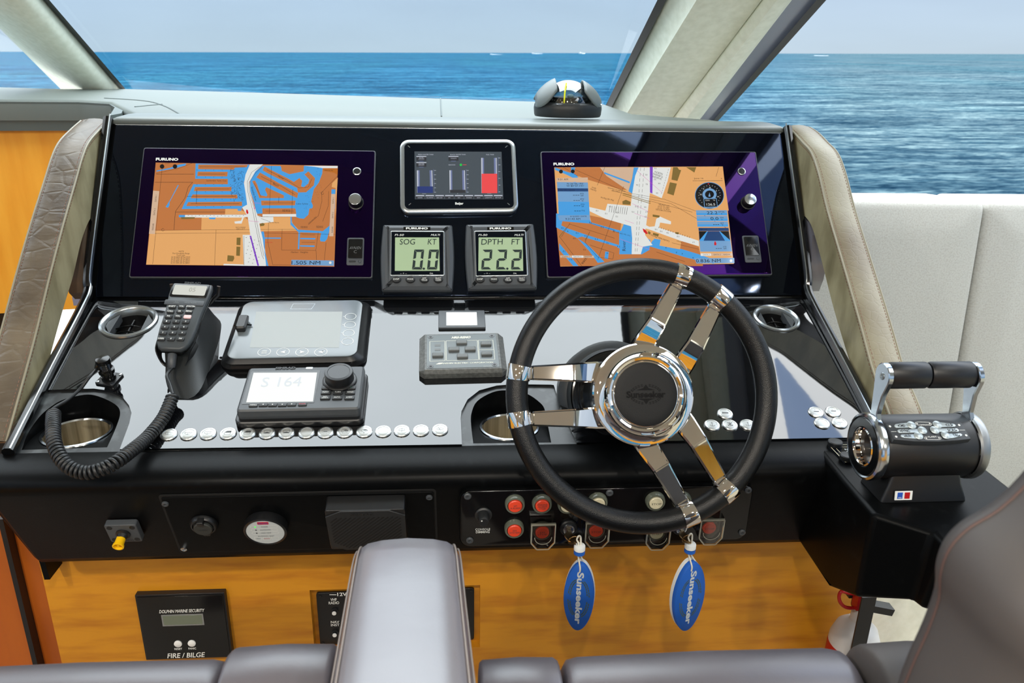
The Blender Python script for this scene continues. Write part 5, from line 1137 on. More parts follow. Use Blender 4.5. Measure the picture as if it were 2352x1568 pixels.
for s_, lab in ((1, None), (-1, None)):
    q = MB(); q.tube([on_hand(s_*.022, yb_+.112, -.030), on_hand(s_*.036, yb_+.128, -.022), on_hand(s_*.038, yb_+.136, -.010)], .0035, 10, flat=.6); q.build('side_clip', M['plastic'], crd)
# strain relief on the handset, then the coiled cord
sr = MB(); p0 = hl(401, 820); q0 = Vector((0, yb_-.001, -.013)); sr.tube([q0, q0+Vector((.001, -.008, -.0015)), q0+Vector((.002, -.016, -.005)), q0+Vector((.0025, -.019, -.0075))], [.0068, .0066, .0058, .0044], 14); sr.build('strain_relief', M['grey'], hs)
start_c = hm @ (q0+Vector((.0025, -.019, -.0075)))
def on(px, py, n): return hit(px, py, D.O+D.N*n, D.N)
path1 = smoothp([start_c, hy(383, 862, (start_c.y*.6+on(395, 906, .02).y*.4)), hy(391, 885, (start_c.y*.3+on(395, 906, .02).y*.7)), on(397, 905, .020)], 6)
coil = smoothp([on(397, 908, .018), on(389, 930, .013), on(376, 958, .0105), on(355, 986, .0100), hy(333, 1010, 1.000), hy(303, 1034, .965), hy(268, 1060, .935), hy(232, 1078, .922), hy(195, 1085, .918), hy(160, 1073, .922), hy(136, 1046, .935), hy(124, 1014, .955), hy(122, 980, .985), hy(123, 950, 1.02)], 14)
TW_ = 62; rc = .0076; hel = []
ls_ = [0]
for a, b in zip(coil, coil[1:]): ls_.append(ls_[-1]+(b-a).length)
up = None; Nn = TW_*14; j = 0
for i in range(Nn+1):
    t = ls_[-1]*i/Nn
    while j < len(ls_)-2 and ls_[j+1] < t: j += 1
    f = (t-ls_[j])/(ls_[j+1]-ls_[j]); p = coil[j].lerp(coil[j+1], f); tg = (coil[min(j+2, len(coil)-1)]-coil[max(j-1, 0)]).normalized()
    if up is None: up = tg.orthogonal().normalized()
    up = (up-tg*up.dot(tg)).normalized(); si = tg.cross(up); a = 2*PI*i/14
    hel.append(p+up*rc*math.cos(a)+si*rc*math.sin(a))
su, sv = D.uv(252, 872)
PL = D.P(su, sv, .041)
tail = smoothp([coil[-1]+V3(-.003, .004, .004), on(112, 948, .022), on(128, 934, .020), on(157, 917, .018), on(186, 891, .020), on(205, 866, .028), hit(224, 846, PL, V3(0, 1, 0))], 6)
cord = MB(); cord.tube(path1, .0024, 8); o1 = cord.build('x', M['rubber']); 
ce = empty('coil_cord', 'black coiled cord looping from the handset over the dash edge to its socket', 'cord', Matrix.Translation(coil[len(coil)//2]))
ci = ce.matrix_world.inverted(); bpy.data.objects.remove(o1)
def cpart(nm, mb): mb.v = [ci @ p for p in mb.v]; return mb.build(nm, M['rubber'], ce, 60)
c1 = MB(); c1.tube(path1, .0024, 8); cpart('upper_lead', c1)
c1 = MB(); c1.tube(hel, .0022, 6); cpart('coil', c1)
c1 = MB(); c1.tube(tail, .0024, 8); cpart('lower_lead', c1)
so = empty('cord_socket', 'black threaded plug and square flange socket for the coiled cord', 'socket', D.mw(su, sv, Lz, R(-14)))
q = MB(); q.prism(rrect(.030, .030, .003, 4), 0, .0028, .0006); fl_ = q.build('flange', M['plastic'], so)
for a, b in ((-1, -1), (1, -1), (1, 1), (-1, 1)): MB(T=Matrix.Translation((a*.0115, b*.0115, .0028))).lathe([(.0024, 0), (.0022, .0012), (.0001, .0016)], 14).build('screw', M['chrome2'], fl_)
q = MB(); q.lathe([(.0105, .0028), (.0105, .009), (.009, .0095), (.009, .015), (.0115, .0155), (.0115, .021), (.0095, .0215)]+[((.0092 if k % 2 else .0084), .0225+k*.0012) for k in range(9)]+[(.0105, .034), (.0108, .037), (.0098, .0405), (.0001, .0425)], 24); q.build('plug', M['plasticg'], so)
q = MB(); pe = so.matrix_world.inverted() if False else D.mw(su, sv, Lz, R(-14)).inverted() @ tail[-1]; q.tube([(0, 0, .033), (pe.x*.5, pe.y*.5, .034), tuple(pe)], [.0085, .0068, .0045], 14); q.build('elbow', M['plasticg'], so)

# ================================================================== STEERING WHEEL
bse = hit(1400, 905, D.O, D.N); tb = (bse-CP).dot(CF)
HUB = CP+ray(1477, 905.5)*(tb*.826)
W_ = Fr(HUB, 65.5)
kpx = tb*.826/F0
we = empty('steering_wheel', 'black leather steering wheel with six polished chrome spokes', 'steering wheel', W_.mw())
Ro = 317*kpx; tr = 26*kpx; Rc = Ro-tr

offs = 52*kpx; hw = 17*kpx
# leather rim in three long and three short covered sections, joined as one ring
q = MB(); K = 144; q.tube([(Rc*math.cos(2*PI*i/K), Rc*math.sin(2*PI*i/K), 0) for i in range(K)], tr*.97, 22, closed=True); q.build('leather_rim', M['leatherblk'], we, 80)
st = MB(); rs_ = Rc-tr*.93
for i in range(150):
    a = 2*PI*i/150
    st.tube([(rs_*math.cos(a+d), rs_*math.sin(a+d), z) for d, z in ((0, -.0012), (.004, 0), (.008, .0012))], .0005, 4)
o = st.build('rim_stitching', M['leatherblk'], we); o['kind'] = 'stuff'
bs = math.asin(offs/Rc)
for kk, a0 in enumerate((PI, PI/3, -PI/3)):
    for s_ in (1, -1):
        T = Matrix.Rotation(a0, 4, 'Z'); yo = s_*offs; da = hw/Rc*.98
        ac = math.asin(yo/Rc)
        sp = MB(T=T)
        def sec(x, w2, zt, th, b=.0022):
            y0, y1 = yo-w2, yo+w2
            return [(x, y0, zt-th), (x, y0, zt-b), (x, y0+b, zt), (x, y1-b, zt), (x, y1, zt-b), (x, y1, zt-th), (x, y1-b*1.5, zt-th-.002), (x, y0+b*1.5, zt-th-.002)]
        xr = Rc*math.cos(ac)-tr*.90; xh = 108*kpx; xm = xh+(xr-xh)*.34
        sp.loft([sec(xr+.004, hw, .0035, .008), sec(xr-.004, hw*.94, .0030, .008), sec(xr-.006, hw*.98, .0045, .009), sec(xm+.002, hw*1.22, .0075, .011), sec(xm, hw*1.22, .0085, .011), sec(xm-.003, hw*1.25, .0082, .012), sec(xh, hw*1.45, -.002, .012), sec(xh-.014, hw*1.5, -.010, .010)])
        so_ = sp.build('spoke', M['chrome'], we, 22)
        cl = MB(T=T); n2 = 24; loops = []
        for da_, rr in ((-da, tr*.99), (-da, tr*1.045), (-da*.82, tr*1.065), (da*.82, tr*1.065), (da, tr*1.045), (da, tr*.99)):
            a = ac+da_; loops.append([((Rc+rr*math.cos(2*PI*i/n2))*math.cos(a), (Rc+rr*math.cos(2*PI*i/n2))*math.sin(a), rr*math.sin(2*PI*i/n2)) for i in range(n2)])
        cl.loft(loops, False, False); cl.build('rim_clamp', M['chrome'], so_, 40, False)
q = MB(); r_ = 117*kpx
q.lathe([(.034, -.052), (.040, -.050), (.050, -.044), (.0585, -.030), (.0625, -.016), (r_, -.004), (r_+.0006, .0005), (r_-.0012, .0032), (r_-.005, .0040), (r_-.010, .0060), (r_-.014, .0105), (r_-.0165, .0150), (r_-.0185, .0162), (.0440, .0150), (.0428, .0128)], 72, c0=True, c1=True); q.build('hub_dish', M['chrome'], we, 28)
q = MB(); q.lathe([(.0424, .0130), (.0418, .0146), (.0405, .0150)], 64, c1=False, c0=False); q.build('hub_ring', M['chrome'], we, 60, False)
q = MB(); q.lathe([(.0415, .0120), (.0412, .0142), (.0395, .0149), (.030, .0153), (.015, .0155), (.0001, .0155)], 64); pad = q.build('hub_pad', mat('black_pad_leather', (9, 10, 11), .55, ior=1.35, bump=[('noise', (700, 700, 700), .35, .0005)]), we, 50)
em = mat('pressed_leather', (2, 2, 3), .6, ior=1.25)
q = MB(); q.text('Sunseeker', .050, .0085, .0, .0, .0156, ext=.03, bold=.03, shear=.0); q.build('lettering', em, pad)
q = MB()
for s_ in (1, -1):
    pts = [(0, s_*.0125), (.0035, s_*.0078), (.012, s_*.0052), (-.012, s_*.0052), (-.0035, s_*.0078)]
    q.poly(pts, z=.0158)
for s_ in (1, -1):
    for t_ in (1, -1):
        for i in range(5):
            a = R(25+i*12.5); x, y = t_*.0195*math.cos(a), s_*.0115*math.sin(a); d = Vector((-t_*math.sin(a)*.0195, s_*math.cos(a)*.0115)).normalized()
            for o_ in (.0009, -.0009):
                nn = Vector((-d.y, d.x)); c_ = Vector((x, y))+nn*o_
                q.poly([tuple(c_-d*.0019), tuple(c_+nn*.0006), tuple(c_+d*.0019), tuple(c_-nn*.0006)], z=.0158)
q.build('wreath_emblem', em, pad, recalc=False)
# column boot behind the wheel
co = empty('steering_column', 'ribbed black steering column boot rising from the dash behind the wheel', 'steering column', W_.mw())
ln_ = (HUB-bse).length
q = MB(); q.lathe([(.082, -ln_-.035), (.084, -ln_+.010), (.084, -ln_+.016), (.080, -ln_+.020), (.072, -ln_+.024), (.070, -ln_+.034), (.068, -ln_+.040)], 56, c1=False); q.build('base_flange', M['pad'], co, 30, False)
q = MB(); pr_ = []
for i in range(4): z0 = -ln_+.036+i*.012; pr_ += [(.066-i*.0022, z0), (.0672-i*.0022, z0+.002), (.0668-i*.0022, z0+.008), (.062-i*.0022, z0+.010)]
pr_ += [(.057, -ln_+.086), (.050, -.060), (.036, -.0545)]
q.lathe(pr_, 56); q.build('boot', M['plasticg'], co, 40)

# ================================================================== LEATHER-WRAPPED SIDE ARMS
def arm(side, seam_px, outer_px, inner_px, hole_pad, lab, strip_m):
    if side < 0: PA, PB = V3(-.651, 1.56, 0), V3(-.622, .985, 0)
    else: PA, PB = V3(.675, 1.56, 0), V3(.647, .985, 0)
    dirv = (PB-PA).normalized(); Nn = V3(-dirv.y, dirv.x, 0)
    if Nn.x*side > 0: Nn = -Nn           # towards the helm
    o = -Nn                              # outwards
    h = lambda x, y, d=0: hit(x, y, PA+o*d, Nn)
    S = smoothp([h(*p) for p in seam_px], 5); I = smoothp([h(*p) for p in inner_px], 4)
    wd = .050
    ci = con_i
    outl = S+list(reversed(I)); n_ = len(outl)
    mb = MB(T=ci); mb.add([tuple(p) for p in outl]+[tuple(p+o*wd) for p in outl], [tuple(range(n_)), tuple(range(2*n_-1, n_-1, -1)), (n_-1, 0, n_, 2*n_-1), (len(S)-1, len(S), n_+len(S), n_+len(S)-1)])
    e = a = mb.build('side_arm', M['hide'], con, recalc=False); e['label'] = lab
    mb = MB(T=ci); mb.loft([[tuple(p) for p in I], [tuple(p+o*wd) for p in I]], False, False, closed=False); mb.build('rear_face', M['brownhide'], e, 60, False)
    # front strip: slightly crowned
    fw = [(S[min(i+1, len(S)-1)]-S[max(i-1, 0)]).normalized() for i in range(len(S))]
    cr = []
    for t, u in ((0, 0), (.08, .002), (.3, .0045), (.5, .005), (.7, .0045), (.92, .002), (1, 0)):
        cr.append([tuple(p+o*(wd*t)+(fw[i].cross(o)).normalized()*(u*(1 if (fw[i].cross(o)).y < 0 else -1))) for i, p in enumerate(S)])
    mb = MB(T=ci); mb.loft(cr, False, False, closed=False); st = mb.build('front_strip', strip_m, e, 60, False)
    for t, nm in ((.0, 'piping'), (1.0, 'piping')):
        mb = MB(T=ci); mb.tube([p+o*(wd*t) for p in S], .0018, 8); mb.build(nm, M['piping'], e, 60)
    # stitch lines either side of the piping
    for base, off in ((0, .0045), (1, -.0045)):
        mb = MB(T=ci); L_ = 0; pts = []
        for a_, b_ in zip(S, S[1:]):
            n = max(1, int((b_-a_).length/.0055))
            for q_ in range(n): pts.append((a_.lerp(b_, q_/n), a_.lerp(b_, min(1, q_/n+.55/n)), (b_-a_).normalized()))
        for a_, b_, f_ in pts:
            nn = f_.cross(o).normalized(); nn = nn if nn.y < 0 else -nn
            c1_ = a_+o*(wd*base+off)+nn*.0022; c2_ = b_+o*(wd*base+off)+nn*.0022
            mb.tube([c1_, c2_], .0006, 4)
        so_ = mb.build('stitching', M['thread'], e); so_['kind'] = 'stuff'
    mb = MB(T=ci)
    for a_, b_ in zip(S, S[1:]):
        n = max(1, int((b_-a_).length/.0055)); f_ = (b_-a_).normalized(); sidev = f_.cross(Nn).normalized(); sidev = sidev if sidev.y > 0 else -sidev
        for q_ in range(n):
            c1_ = a_.lerp(b_, q_/n)+sidev*.005+Nn*.0004; c2_ = a_.lerp(b_, q_/n+.55/n)+sidev*.005+Nn*.0004; mb.tube([c1_, c2_], .0006, 4)
    so_ = mb.build('stitching', M['thread'], a); so_['kind'] = 'stuff'
    # dark hide pad closing the hand hole at the back
    mb = MB(T=ci); hp_ = [h(x, y, .004) for x, y in hole_pad]
    mb.loft([[tuple(p) for p in hp_], [tuple(p+o*.03) for p in hp_]]); mb.build('hand_hole_pad', M['brownhide'] if side < 0 else M['seat'], e)
    return e
arm(-1, [(250, 278), (228, 299), (204, 327), (189, 362), (173, 418), (148, 505), (117, 622), (77, 786), (31, 954), (15, 1014)], None,
    [(256, 281), (247, 350), (238, 430), (232, 485), (215, 494), (203, 510), (186, 556), (168, 633), (148, 699), (117, 811), (100, 884), (72, 950), (44, 1016)],
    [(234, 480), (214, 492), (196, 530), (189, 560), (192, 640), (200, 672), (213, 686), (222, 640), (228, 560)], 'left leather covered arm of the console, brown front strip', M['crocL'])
arm(1, [(1805, 292), (1822, 304), (1842, 326), (1864, 352), (1881, 400), (1900, 480), (1935, 600), (1975, 740), (2005, 850), (2035, 930), (2056, 990)], None,
    [(1799, 298), (1808, 380), (1822, 485), (1838, 490), (1852, 500), (1866, 524), (1885, 590), (1910, 690), (1930, 760), (1955, 840), (1978, 905), (2012, 985)],
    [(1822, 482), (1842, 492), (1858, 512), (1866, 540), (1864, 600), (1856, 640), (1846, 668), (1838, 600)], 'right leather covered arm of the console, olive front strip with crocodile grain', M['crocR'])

# ================================================================== COMPASS
def compass():
    C_ = hz(1303, 274, 1.6255); C_.y += .045
    C_.z = 1.6285; C_.x = hy(1303, 270, C_.y).x
    k = ((C_-CP).dot(CF))/F0
    e = empty('compass', 'domed magnetic compass standing on the console brow', 'compass', Matrix.Translation(C_))
    r = 78*k
    q = MB(); q.loft([[(x*r, y*r*.8, z) for x, y in circ(s_, 56)] for z, s_ in ((0, .96), (.004, .985), (.016, 1.0), (.0235, .985), (.0275, .94), (.0285, .80), (.0265, .76))]); q.build('base', M['pad'], e, 50)
    q = MB(); q.lathe([(r*.76*math.cos(R(a_)), .020+r*.73*math.sin(R(a_))) for a_ in list(range(-9, 88, 6))]+[(.0001, .020+r*.73)], 56, T=Matrix.Diagonal((1, .9, 1, 1)), c0=False); q.build('dome', M['dome'], e, 80)
    for s_ in (-1, 1):
        q = MB(); lo = []
        for j in range(9):
            xx = .40+(.955-.40)*j/8; Rr = (1-xx**2)**.5
            st_ = 152-62+62*j/8; lo.append([(s_*r*xx, r*.80*Rr*math.cos(R(a_)), .025+r*.74*Rr**1.3*math.sin(R(a_))) for a_ in [28+(st_+28)*q_/16 for q_ in range(17)]])
        q.loft(lo, False, False, closed=False)
        ho = q.build('hood', mat('hood_grey', (104, 112, 112), .4), e, 60, False); sm_ = ho.modifiers.new('thickness', 'SOLIDIFY'); sm_.thickness = .003
    q = MB(); q.lathe([(r*.58, .024), (r*.60, .030), (r*.52, .038), (r*.20, .040), (.0001, .040)], 48); cd = q.build('compass_card', M['plasticg'], e, 40)
    tk = MB()
    for i in range(36):
        a = 2*PI*i/36; x, y = r*.57*math.cos(a), r*.57*math.sin(a); tk.box(-.0007, .0007, -.0004, .0004, .0305, .0305+(.0045 if i % 3 == 0 else .0025), Matrix.Translation((x, y, 0)) @ Matrix.Rotation(a, 4, 'Z'))
    t_ = tk.build('card_ticks', M['white'], cd); t_['kind'] = 'stuff'
    q = MB(); q.tube([(-.014, -r*.63, .026), (-.013, -r*.60, .050), (-.009, -r*.40, .066)], .0016, 8); q.build('lubber_line', M['yellowpin'], e)
    q = MB(); q.sphere((.002, -r*.3, .041), .007, 14, 8, (1, 1, .6)); q.build('pivot_cap', mat('pale_blue_plastic', (140, 180, 196), .3), cd)
    for x in (-.028, .062): MB(T=Matrix.Translation((x*r/.071, -r*.66, .0262))).lathe([(.0036, 0), (.0034, .0012), (.0001, .002)], 16).build('screw', M['chrome2'], e)
compass()

# ================================================================== THROTTLE
def throttle():
    B = hz(2132, 1139, T0); Y = B.y+.022
    e = empty('throttle', 'twin lever throttle with black grips and chrome end rings on the starboard pod', 'throttle', Matrix.Translation((B.x, Y, T0+.0006)))
    O = V3(B.x, Y, T0+.0006); g = lambda x, y, dy=0: hy(x, y, Y+dy)-O
    top = g(2130, 978, -.02).z; bt = g(2130, 1106, -.02).z
    cz = (top+bt)/2+.002; r = (top-bt)/2*1.02; cxm = g(2128, 1042, -.02).x
    x0 = g(2040, 1040, -.02).x; x1 = g(2216, 1040, -.02).x; xL = x0-.010; xR = x1+.006
    RX = Matrix.Translation((0, 0, cz)) @ Matrix.Rotation(PI/2, 4, 'Y')
    def rx(prof, n=48): return [(rr, zz) for rr, zz in prof]
    q = MB(T=RX); q.lathe([(r*.97, xL), (r, xL+.004), (r, xR-.004), (r*.97, xR)], 56); q.build('barrel', mat('matt_black_barrel', (14, 14, 15), .42), e, 40)
    q = MB(); q.loft([[(x, y, z) for x, y in rrect(xR-xL-.004-i*2, .056-i, .004, 4, (x0+x1)/2, -.008)] for z, i in ((0, 0), (.004, .001), (.022, .008), (cz-r*.6, .012))]); bs_ = q.build('base', M['plastic'], e)
    fy = -.008-.028; T = Matrix.Translation(((x0+x1)/2-.030, fy-.0006, .0105)) @ Matrix.Rotation(R(90-9), 4, 'X')
    q = MB(T=T); q.mt(0).prism(rrect(.023, .012, .0005, 2), 0, .0007); q.mt(1).box(-.0082, -.0014, -.0042, .0042, .0007, .0010); q.mt(2).box(.0012, .0082, -.0042, .0042, .0007, .0010); q.mt(0).text('mtu', .0042, .0018, -.0048, -.0026, .0011); q.build('maker_badge', [M['white'], M['bluel'], M['red']], bs_)
    for s_, xx in ((-1, xL), (1, xR)):
        q = MB(T=RX)
        pr = [(r*1.01, 0), (r*1.06, .002), (r*1.07, .009), (r*1.04, .012), (r*.97, .0135), (r*.92, .0125)]
        q.lathe([(a, xx+s_*b) for a, b in pr], 56, c0=False, c1=False); rg = q.build('end_ring', M['chrome2'] if s_ < 0 else mat('dull_aluminium', (150, 152, 152), .4, metal=1), e, 40, False)
        q = MB(T=RX); q.lathe([(a, xx+s_*b) for a, b in ((r*.93, .012), (r*.90, .0135), (r*.64, .0135), (r*.60, .0125))], 48, c0=False, c1=False); q.build('ring_face', M['plasticg'], rg, 30, False)
        q = MB(T=RX); q.lathe([(a, xx+s_*b) for a, b in ((r*.61, .0135), (r*.57, .0145), (r*.54, .012), (r*.50, -.004), (r*.25, -.006))], 48, c0=False, c1=True); q.build('dial_well', M['chrome'], rg, 40, False)
    gz = g(2130, 861).z; gy = .0; gx0 = g(2040, 861).x; gxm = g(2129, 861).x; gx1 = g(2230, 861).x; gr = (g(2130, 832).z-g(2130, 890).z)/2
    TG = Matrix.Translation((0, gy, gz)) @ Matrix.Rotation(PI/2, 4, 'Y')
    for nm, a, b in (('grip', gx0, gxm-.001), ('grip', gxm+.001, gx1)):
        q = MB(T=TG); L_ = []
        for zz, s_ in ((a, .90), (a+.003, 1), (b-.003, 1), (b, .90)):
            L_.append([(x*s_, y*s_, zz) for x, y in circ(gr, 40, 0, 0, gr*.86)])
        q.loft(L_); q.build(nm, mat('matt_black_grip', (16, 17, 20), .4), e, 40)
    for s_, xx, gxe in ((-1, xL-.004, gx0-.005), (1, xR+.005, gx1+.004)):
        # lever plate: outline in the Y-Z plane, thick in X, joggled outwards from ring to grip
        ol = []
        for a in range(200, -21, -20): ol.append((gy-.001+.0165*math.cos(R(a)), gz+.0165*math.sin(R(a))))
        ol += [(gy+.011, gz-.030), (gy+.008, gz-.055), (.016, cz+r*.80), (.020, cz+r*.55), (-.020, cz+r*.55), (-.013, cz+r*.85), (gy-.006, gz-.050), (gy-.009, gz-.025)]
        q = MB(); L_ = []
        for d, i in ((-.0035, .0012), (-.0025, 0), (.0025, 0), (.0035, .0012)):
            io = inset(ol, i); L_.append([((gxe if True else 0)*((z-cz)/(gz-cz))+xx*(1-(z-cz)/(gz-cz))+d*s_, y, z) for y, z in io])
        q.loft(L_); lv = q.build('lever', M['chrome2'], e, 30)
        if s_ < 0:
            q = MB(T=Matrix.Translation((gxe-.0036, gy-.002, gz)) @ Matrix.Rotation(-PI/2, 4, 'Y')); q.lathe([(.0048, 0), (.0046, .0008), (.0026, .0010), (.0024, .0002), (.0001, .0002)], 20); q.build('screw', M['silver'], lv)
    # control pad with six keys
    PD = Fr(O+V3((x0+x1)/2, -.010, cz+r*1.04), 28)
    z = zf(2030, 955, 11.2); pd = empty('x', '', '', PD.mw()); bpy.data.objects.remove(pd)
    Tl = Matrix.Translation(-O) @ PD.mw()
    ol = [PD.uv(*z(x, y), .004) for x, y in ((60, 200), (500, 110), (1100, 72), (1600, 100), (1990, 160), (2245, 585), (1900, 625), (1400, 655), (800, 650), (265, 600), (200, 470), (120, 330))]
    q = MB(T=Tl); q.prism(ol, -.004, .004, .0008); pad_ = q.build('control_pad', M['grey'] if False else mat('slate_pad', (44, 48, 52), .5), e)
    P = lambda x, y: PD.uv(*z(x, y), .0045)
    met = mat('pewter_key', (176, 186, 188), .35, metal=.6)
    def key(pts, cx, cy, t_, tx, ty, flip):
        q = MB(T=Tl); q.prism([P(*p) for p in pts], .0040, .0052, .0003); kk = q.build('key', met, pad_)
        c_ = P(cx, cy); a_ = P(cx+112, cy); rr = a_[0]-c_[0]
        q = MB(T=Tl @ Matrix.Translation((c_[0], c_[1], .0050))); q.lathe([(rr, 0), (rr, .0007), (rr*.9, .0012), (.0001, .0020)], 24); q.build('key_dome', met, kk)
        q = MB(T=Tl); p = P(tx, ty); q.text(t_, .0027*len(t_), .0040, p[0], p[1], .0054, bold=.02); q.build('lettering', M['rubber'], kk)
        q = MB(T=Tl); p = P(tx+(-1 if not flip else 1)*(90+35*(len(t_)-3)), ty+6); q.poly(circ(.0009, 10, *p), z=.0054); q.build('key_lamp', M['rubber'], kk)
    key([(265, 245), (300, 215), (600, 180), (700, 300), (320, 305), (280, 285)], 705, 245, 'CMD', 458, 258, False)
    key([(345, 375), (385, 350), (900, 338), (930, 430), (400, 438), (360, 415)], 985, 378, 'SYNC', 552, 392, False)
    key([(425, 510), (450, 485), (760, 475), (850, 590), (520, 565), (440, 540)], 885, 518, 'AUX', 618, 524, False)
    key([(1400, 165), (1800, 210), (1845, 245), (1830, 280), (1540, 285), (1420, 300)], 1370, 232, 'CLS', 1665, 238, True)
    key([(1380, 325), (1880, 325), (1930, 370), (1915, 410), (1400, 412)], 1300, 372, 'SCRS', 1740, 372, True)
    key([(1640, 462), (1970, 455), (2015, 490), (1995, 520), (1780, 570), (1640, 580)], 1580, 505, 'TRL', 1848, 500, True)
    q = MB(T=Tl); p = P(1045, 228); q.text('COMMAND', .017, .0024, p[0], p[1], .0044); p = P(1240, 533); q.text('ALARM', .011, .0024, p[0], p[1], .0044)
    for pts in ([(890, 235), (820, 205), (815, 165), (880, 152), (1160, 160), (1225, 190), (1235, 222), (1190, 232)], [(1120, 540), (1055, 540), (1050, 580), (1110, 605), (1430, 605), (1475, 585), (1465, 545), (1380, 533)], [(190, 400), (325, 400)], [(1945, 362), (2090, 360)]): q.line([P(*a) for a in pts], .0005, .0044)
    for x, y in ((160, 265), (320, 530), (1940, 232), (2120, 495)): q.poly(circ(.0015, 12, *P(x, y)), z=.0044)
    for x, y in ((858, 195), (1180, 190), (1100, 572), (1422, 565)): q.poly(circ(.0009, 8, *P(x, y)), z=.0044)
    q.build('lettering', M['white'], pad_, recalc=False)
throttle()
def plaque():
    z = zf(1890, 1000, 19.6); h = lambda x, y: hz(*z(x, y), T0+.0015)
    a, b = h(245, 440), h(960, 1250); x0, y1, y0 = (a.x+b.x)/2, a.y, b.y
    e = empty('warning_plaque', 'small black warning plaque with two round knobs beside the throttle', 'plaque', Matrix.Translation((x0, y0, T0+.0004)))
    w_ = .062; hh = y1-y0
    q = MB(); q.box(0, w_, 0, hh, 0, .0022); q.build('plate', M['gloss2'], e)
    q = MB(); q.line([(.001, .001), (w_-.001, .001), (w_-.001, hh-.001), (.001, hh-.001), (.001, .0003)], .0008, .0024); q.line([(.007, .008), (w_-.005, .008), (w_-.005, hh-.008), (.007, hh-.008), (.007, .008)], .0006, .0024); q.build('border', mat('gilt_line', (214, 206, 176), .5), e, recalc=False)
    q = MB()
    for i, t_ in enumerate(('FAILURE', 'OF THE', 'OF DAM', 'ENSURE', 'COCKP', 'AND')): q.text(t_, .0031*len(t_), .0038, .018, hh-.0155-i*.0062, .0024, align='L', bold=.02)
    q.build('lettering', M['white'], e, recalc=False)
    for x, y in ((530, 470), (1080, 1090)):
        p = h(x, y); MB(T=Matrix.Translation((p.x-x0, p.y-y0, .0022))).lathe([(.0100, 0), (.0104, .001), (.0104, .006), (.0094, .0072), (.0001, .0076)], 28).build('knob', M['rubber'], e)
plaque()

# ================================================================== FASCIA EQUIPMENT (PORT)
def screw(parent, T, r=.0036, m_='plasticg', name='screw'):
    q = MB(T=T); q.lathe([(r, 0), (r*.95, r*.35), (r*.6, r*.5), (r*.35, r*.42), (r*.3, .0001), (.0001, .0001)], 18); return q.build(name, M[m_], parent)
p0 = A.uv(366, 1142, .003); p1 = A.uv(418, 1264, .003); p2 = A.uv(997, 1132, .003); p3 = A.uv(999, 1258, .003)
ux0 = (p0[0]+p1[0])/2; ux1 = (p2[0]+p3[0])/2; vv1 = (p0[1]+p2[1])/2; vv0 = (p1[1]+p3[1])/2
q = MB(A.mw()); q.prism(rrect(ux1-ux0+.007, vv1-vv0+.007, .005, 4, (ux0+ux1)/2, (vv0+vv1)/2), -.014, .0012); cbuild(q, 'plate_recess', mat('deep_black', (3, 3, 3), .8))
q = MB(A.mw()); q.prism(rrect(ux1-ux0, vv1-vv0, .003, 4, (ux0+ux1)/2, (vv0+vv1)/2), -.010, .0030, .0008); plate = cbuild(q, 'access_plate', M['matte'])
for px_, py_ in ((380, 1156), (986, 1141), (423, 1259)):
    u, v = A.uv(px_, py_, .003); q = MB(T=con_i @ A.mw(u, v, .003)); q.lathe([(.0046, 0), (.0044, .0022), (.003, .0030), (.0016, .0026), (.0014, .0012), (.0001, .0012)], 18); q.build('plate_screw', M['chrome2'] if py_ > 1200 else M['grey'], con)
PN = .0036
def fas(name, px_, py_, lab, cat, n=PN, rot=0):
    u, v = A.uv(px_, py_, n+.008); return empty(name, lab, cat, A.mw(u, v, n, rot))
e = fas('power_socket', 466, 1213, 'round black power socket with hinged cap on the fascia plate', 'socket')
MB().lathe([(.0185, 0), (.0185, .003), (.0165, .0065), (.0145, .0070), (.0135, .0050)], 36).build('socket_body', M['plastic'], e)
q = MB(T=Matrix.Translation((0, -.001, .006))); q.lathe([(.0125, 0), (.0125, .003), (.0115, .0042), (.0001, .0046)], 32); cp = q.build('cap', mat('worn_cap', (44, 46, 44), .5), e)
MB().prism(rrect(.0085, .007, .001, 3, 0, .0145), .003, .0135, .001).build('hinge', M['plastic'], e)
q = MB(T=Matrix.Translation((.002, -.0150, .004))); q.prism([(-.007, .004), (-.004, -.003), (.004, -.003), (.007, .004)], 0, .004, .0006); q.build('pull_tab', M['plastic'], cp)
q = MB(); q.text('12V MAX', .013, .0026, 0, -.001, .0108); q.build('lettering', M['rubber'], cp)
e = fas('alarm_gauge', 611, 1214, 'round alarm gauge with pale face and red badge on the fascia plate', 'gauge')
MB().lathe([(.0285, 0), (.0295, .004), (.0290, .0135), (.0270, .0150), (.0255, .0138)], 44, c1=False).build('bezel', M['plastic'], e)
f_ = MB().lathe([(.0258, .0138), (.0001, .0139)], 40, c0=True).build('face', M['gauge'], e)
q = MB(); q.mt(0).prism(rrect(.0150, .0052, .001, 3, 0, .0205), .0140, .0143)
for i in range(3):
    y = .0125-i*.0068; q.mt(1).line([(x, y_) for x, y_ in rrect(.036, .0050, .0024, 4, 0, y)]+[rrect(.036, .0050, .0024, 4, 0, y)[0]], .0005, .0142); q.mt(2).text(('POWER', 'SHUTDOWN', 'HIGH TEMP')[i], (.009, .014, .0135)[i], .0022, .001, y, .0142); q.mt(3 if i == 0 else 2).poly(circ(.0012, 12, -.0115, y), z=.0142)
q.mt(2).text('SHUTDOWN  RESET', .022, .0020, 0, -.0082, .0142)
for x in (-.0115, 0, .0115): q.mt(1).line([(x-.0048, -.0108), (x+.0048, -.0108), (x+.0048, -.0168), (x-.0048, -.0168), (x-.0048, -.0108)], .0005, .0142)
q.mt(2).text('TEST', .006, .0018, -.0115, -.0138, .0142); q.mt(0).text('SILENCE', .008, .0018, 0, -.0138, .0142)
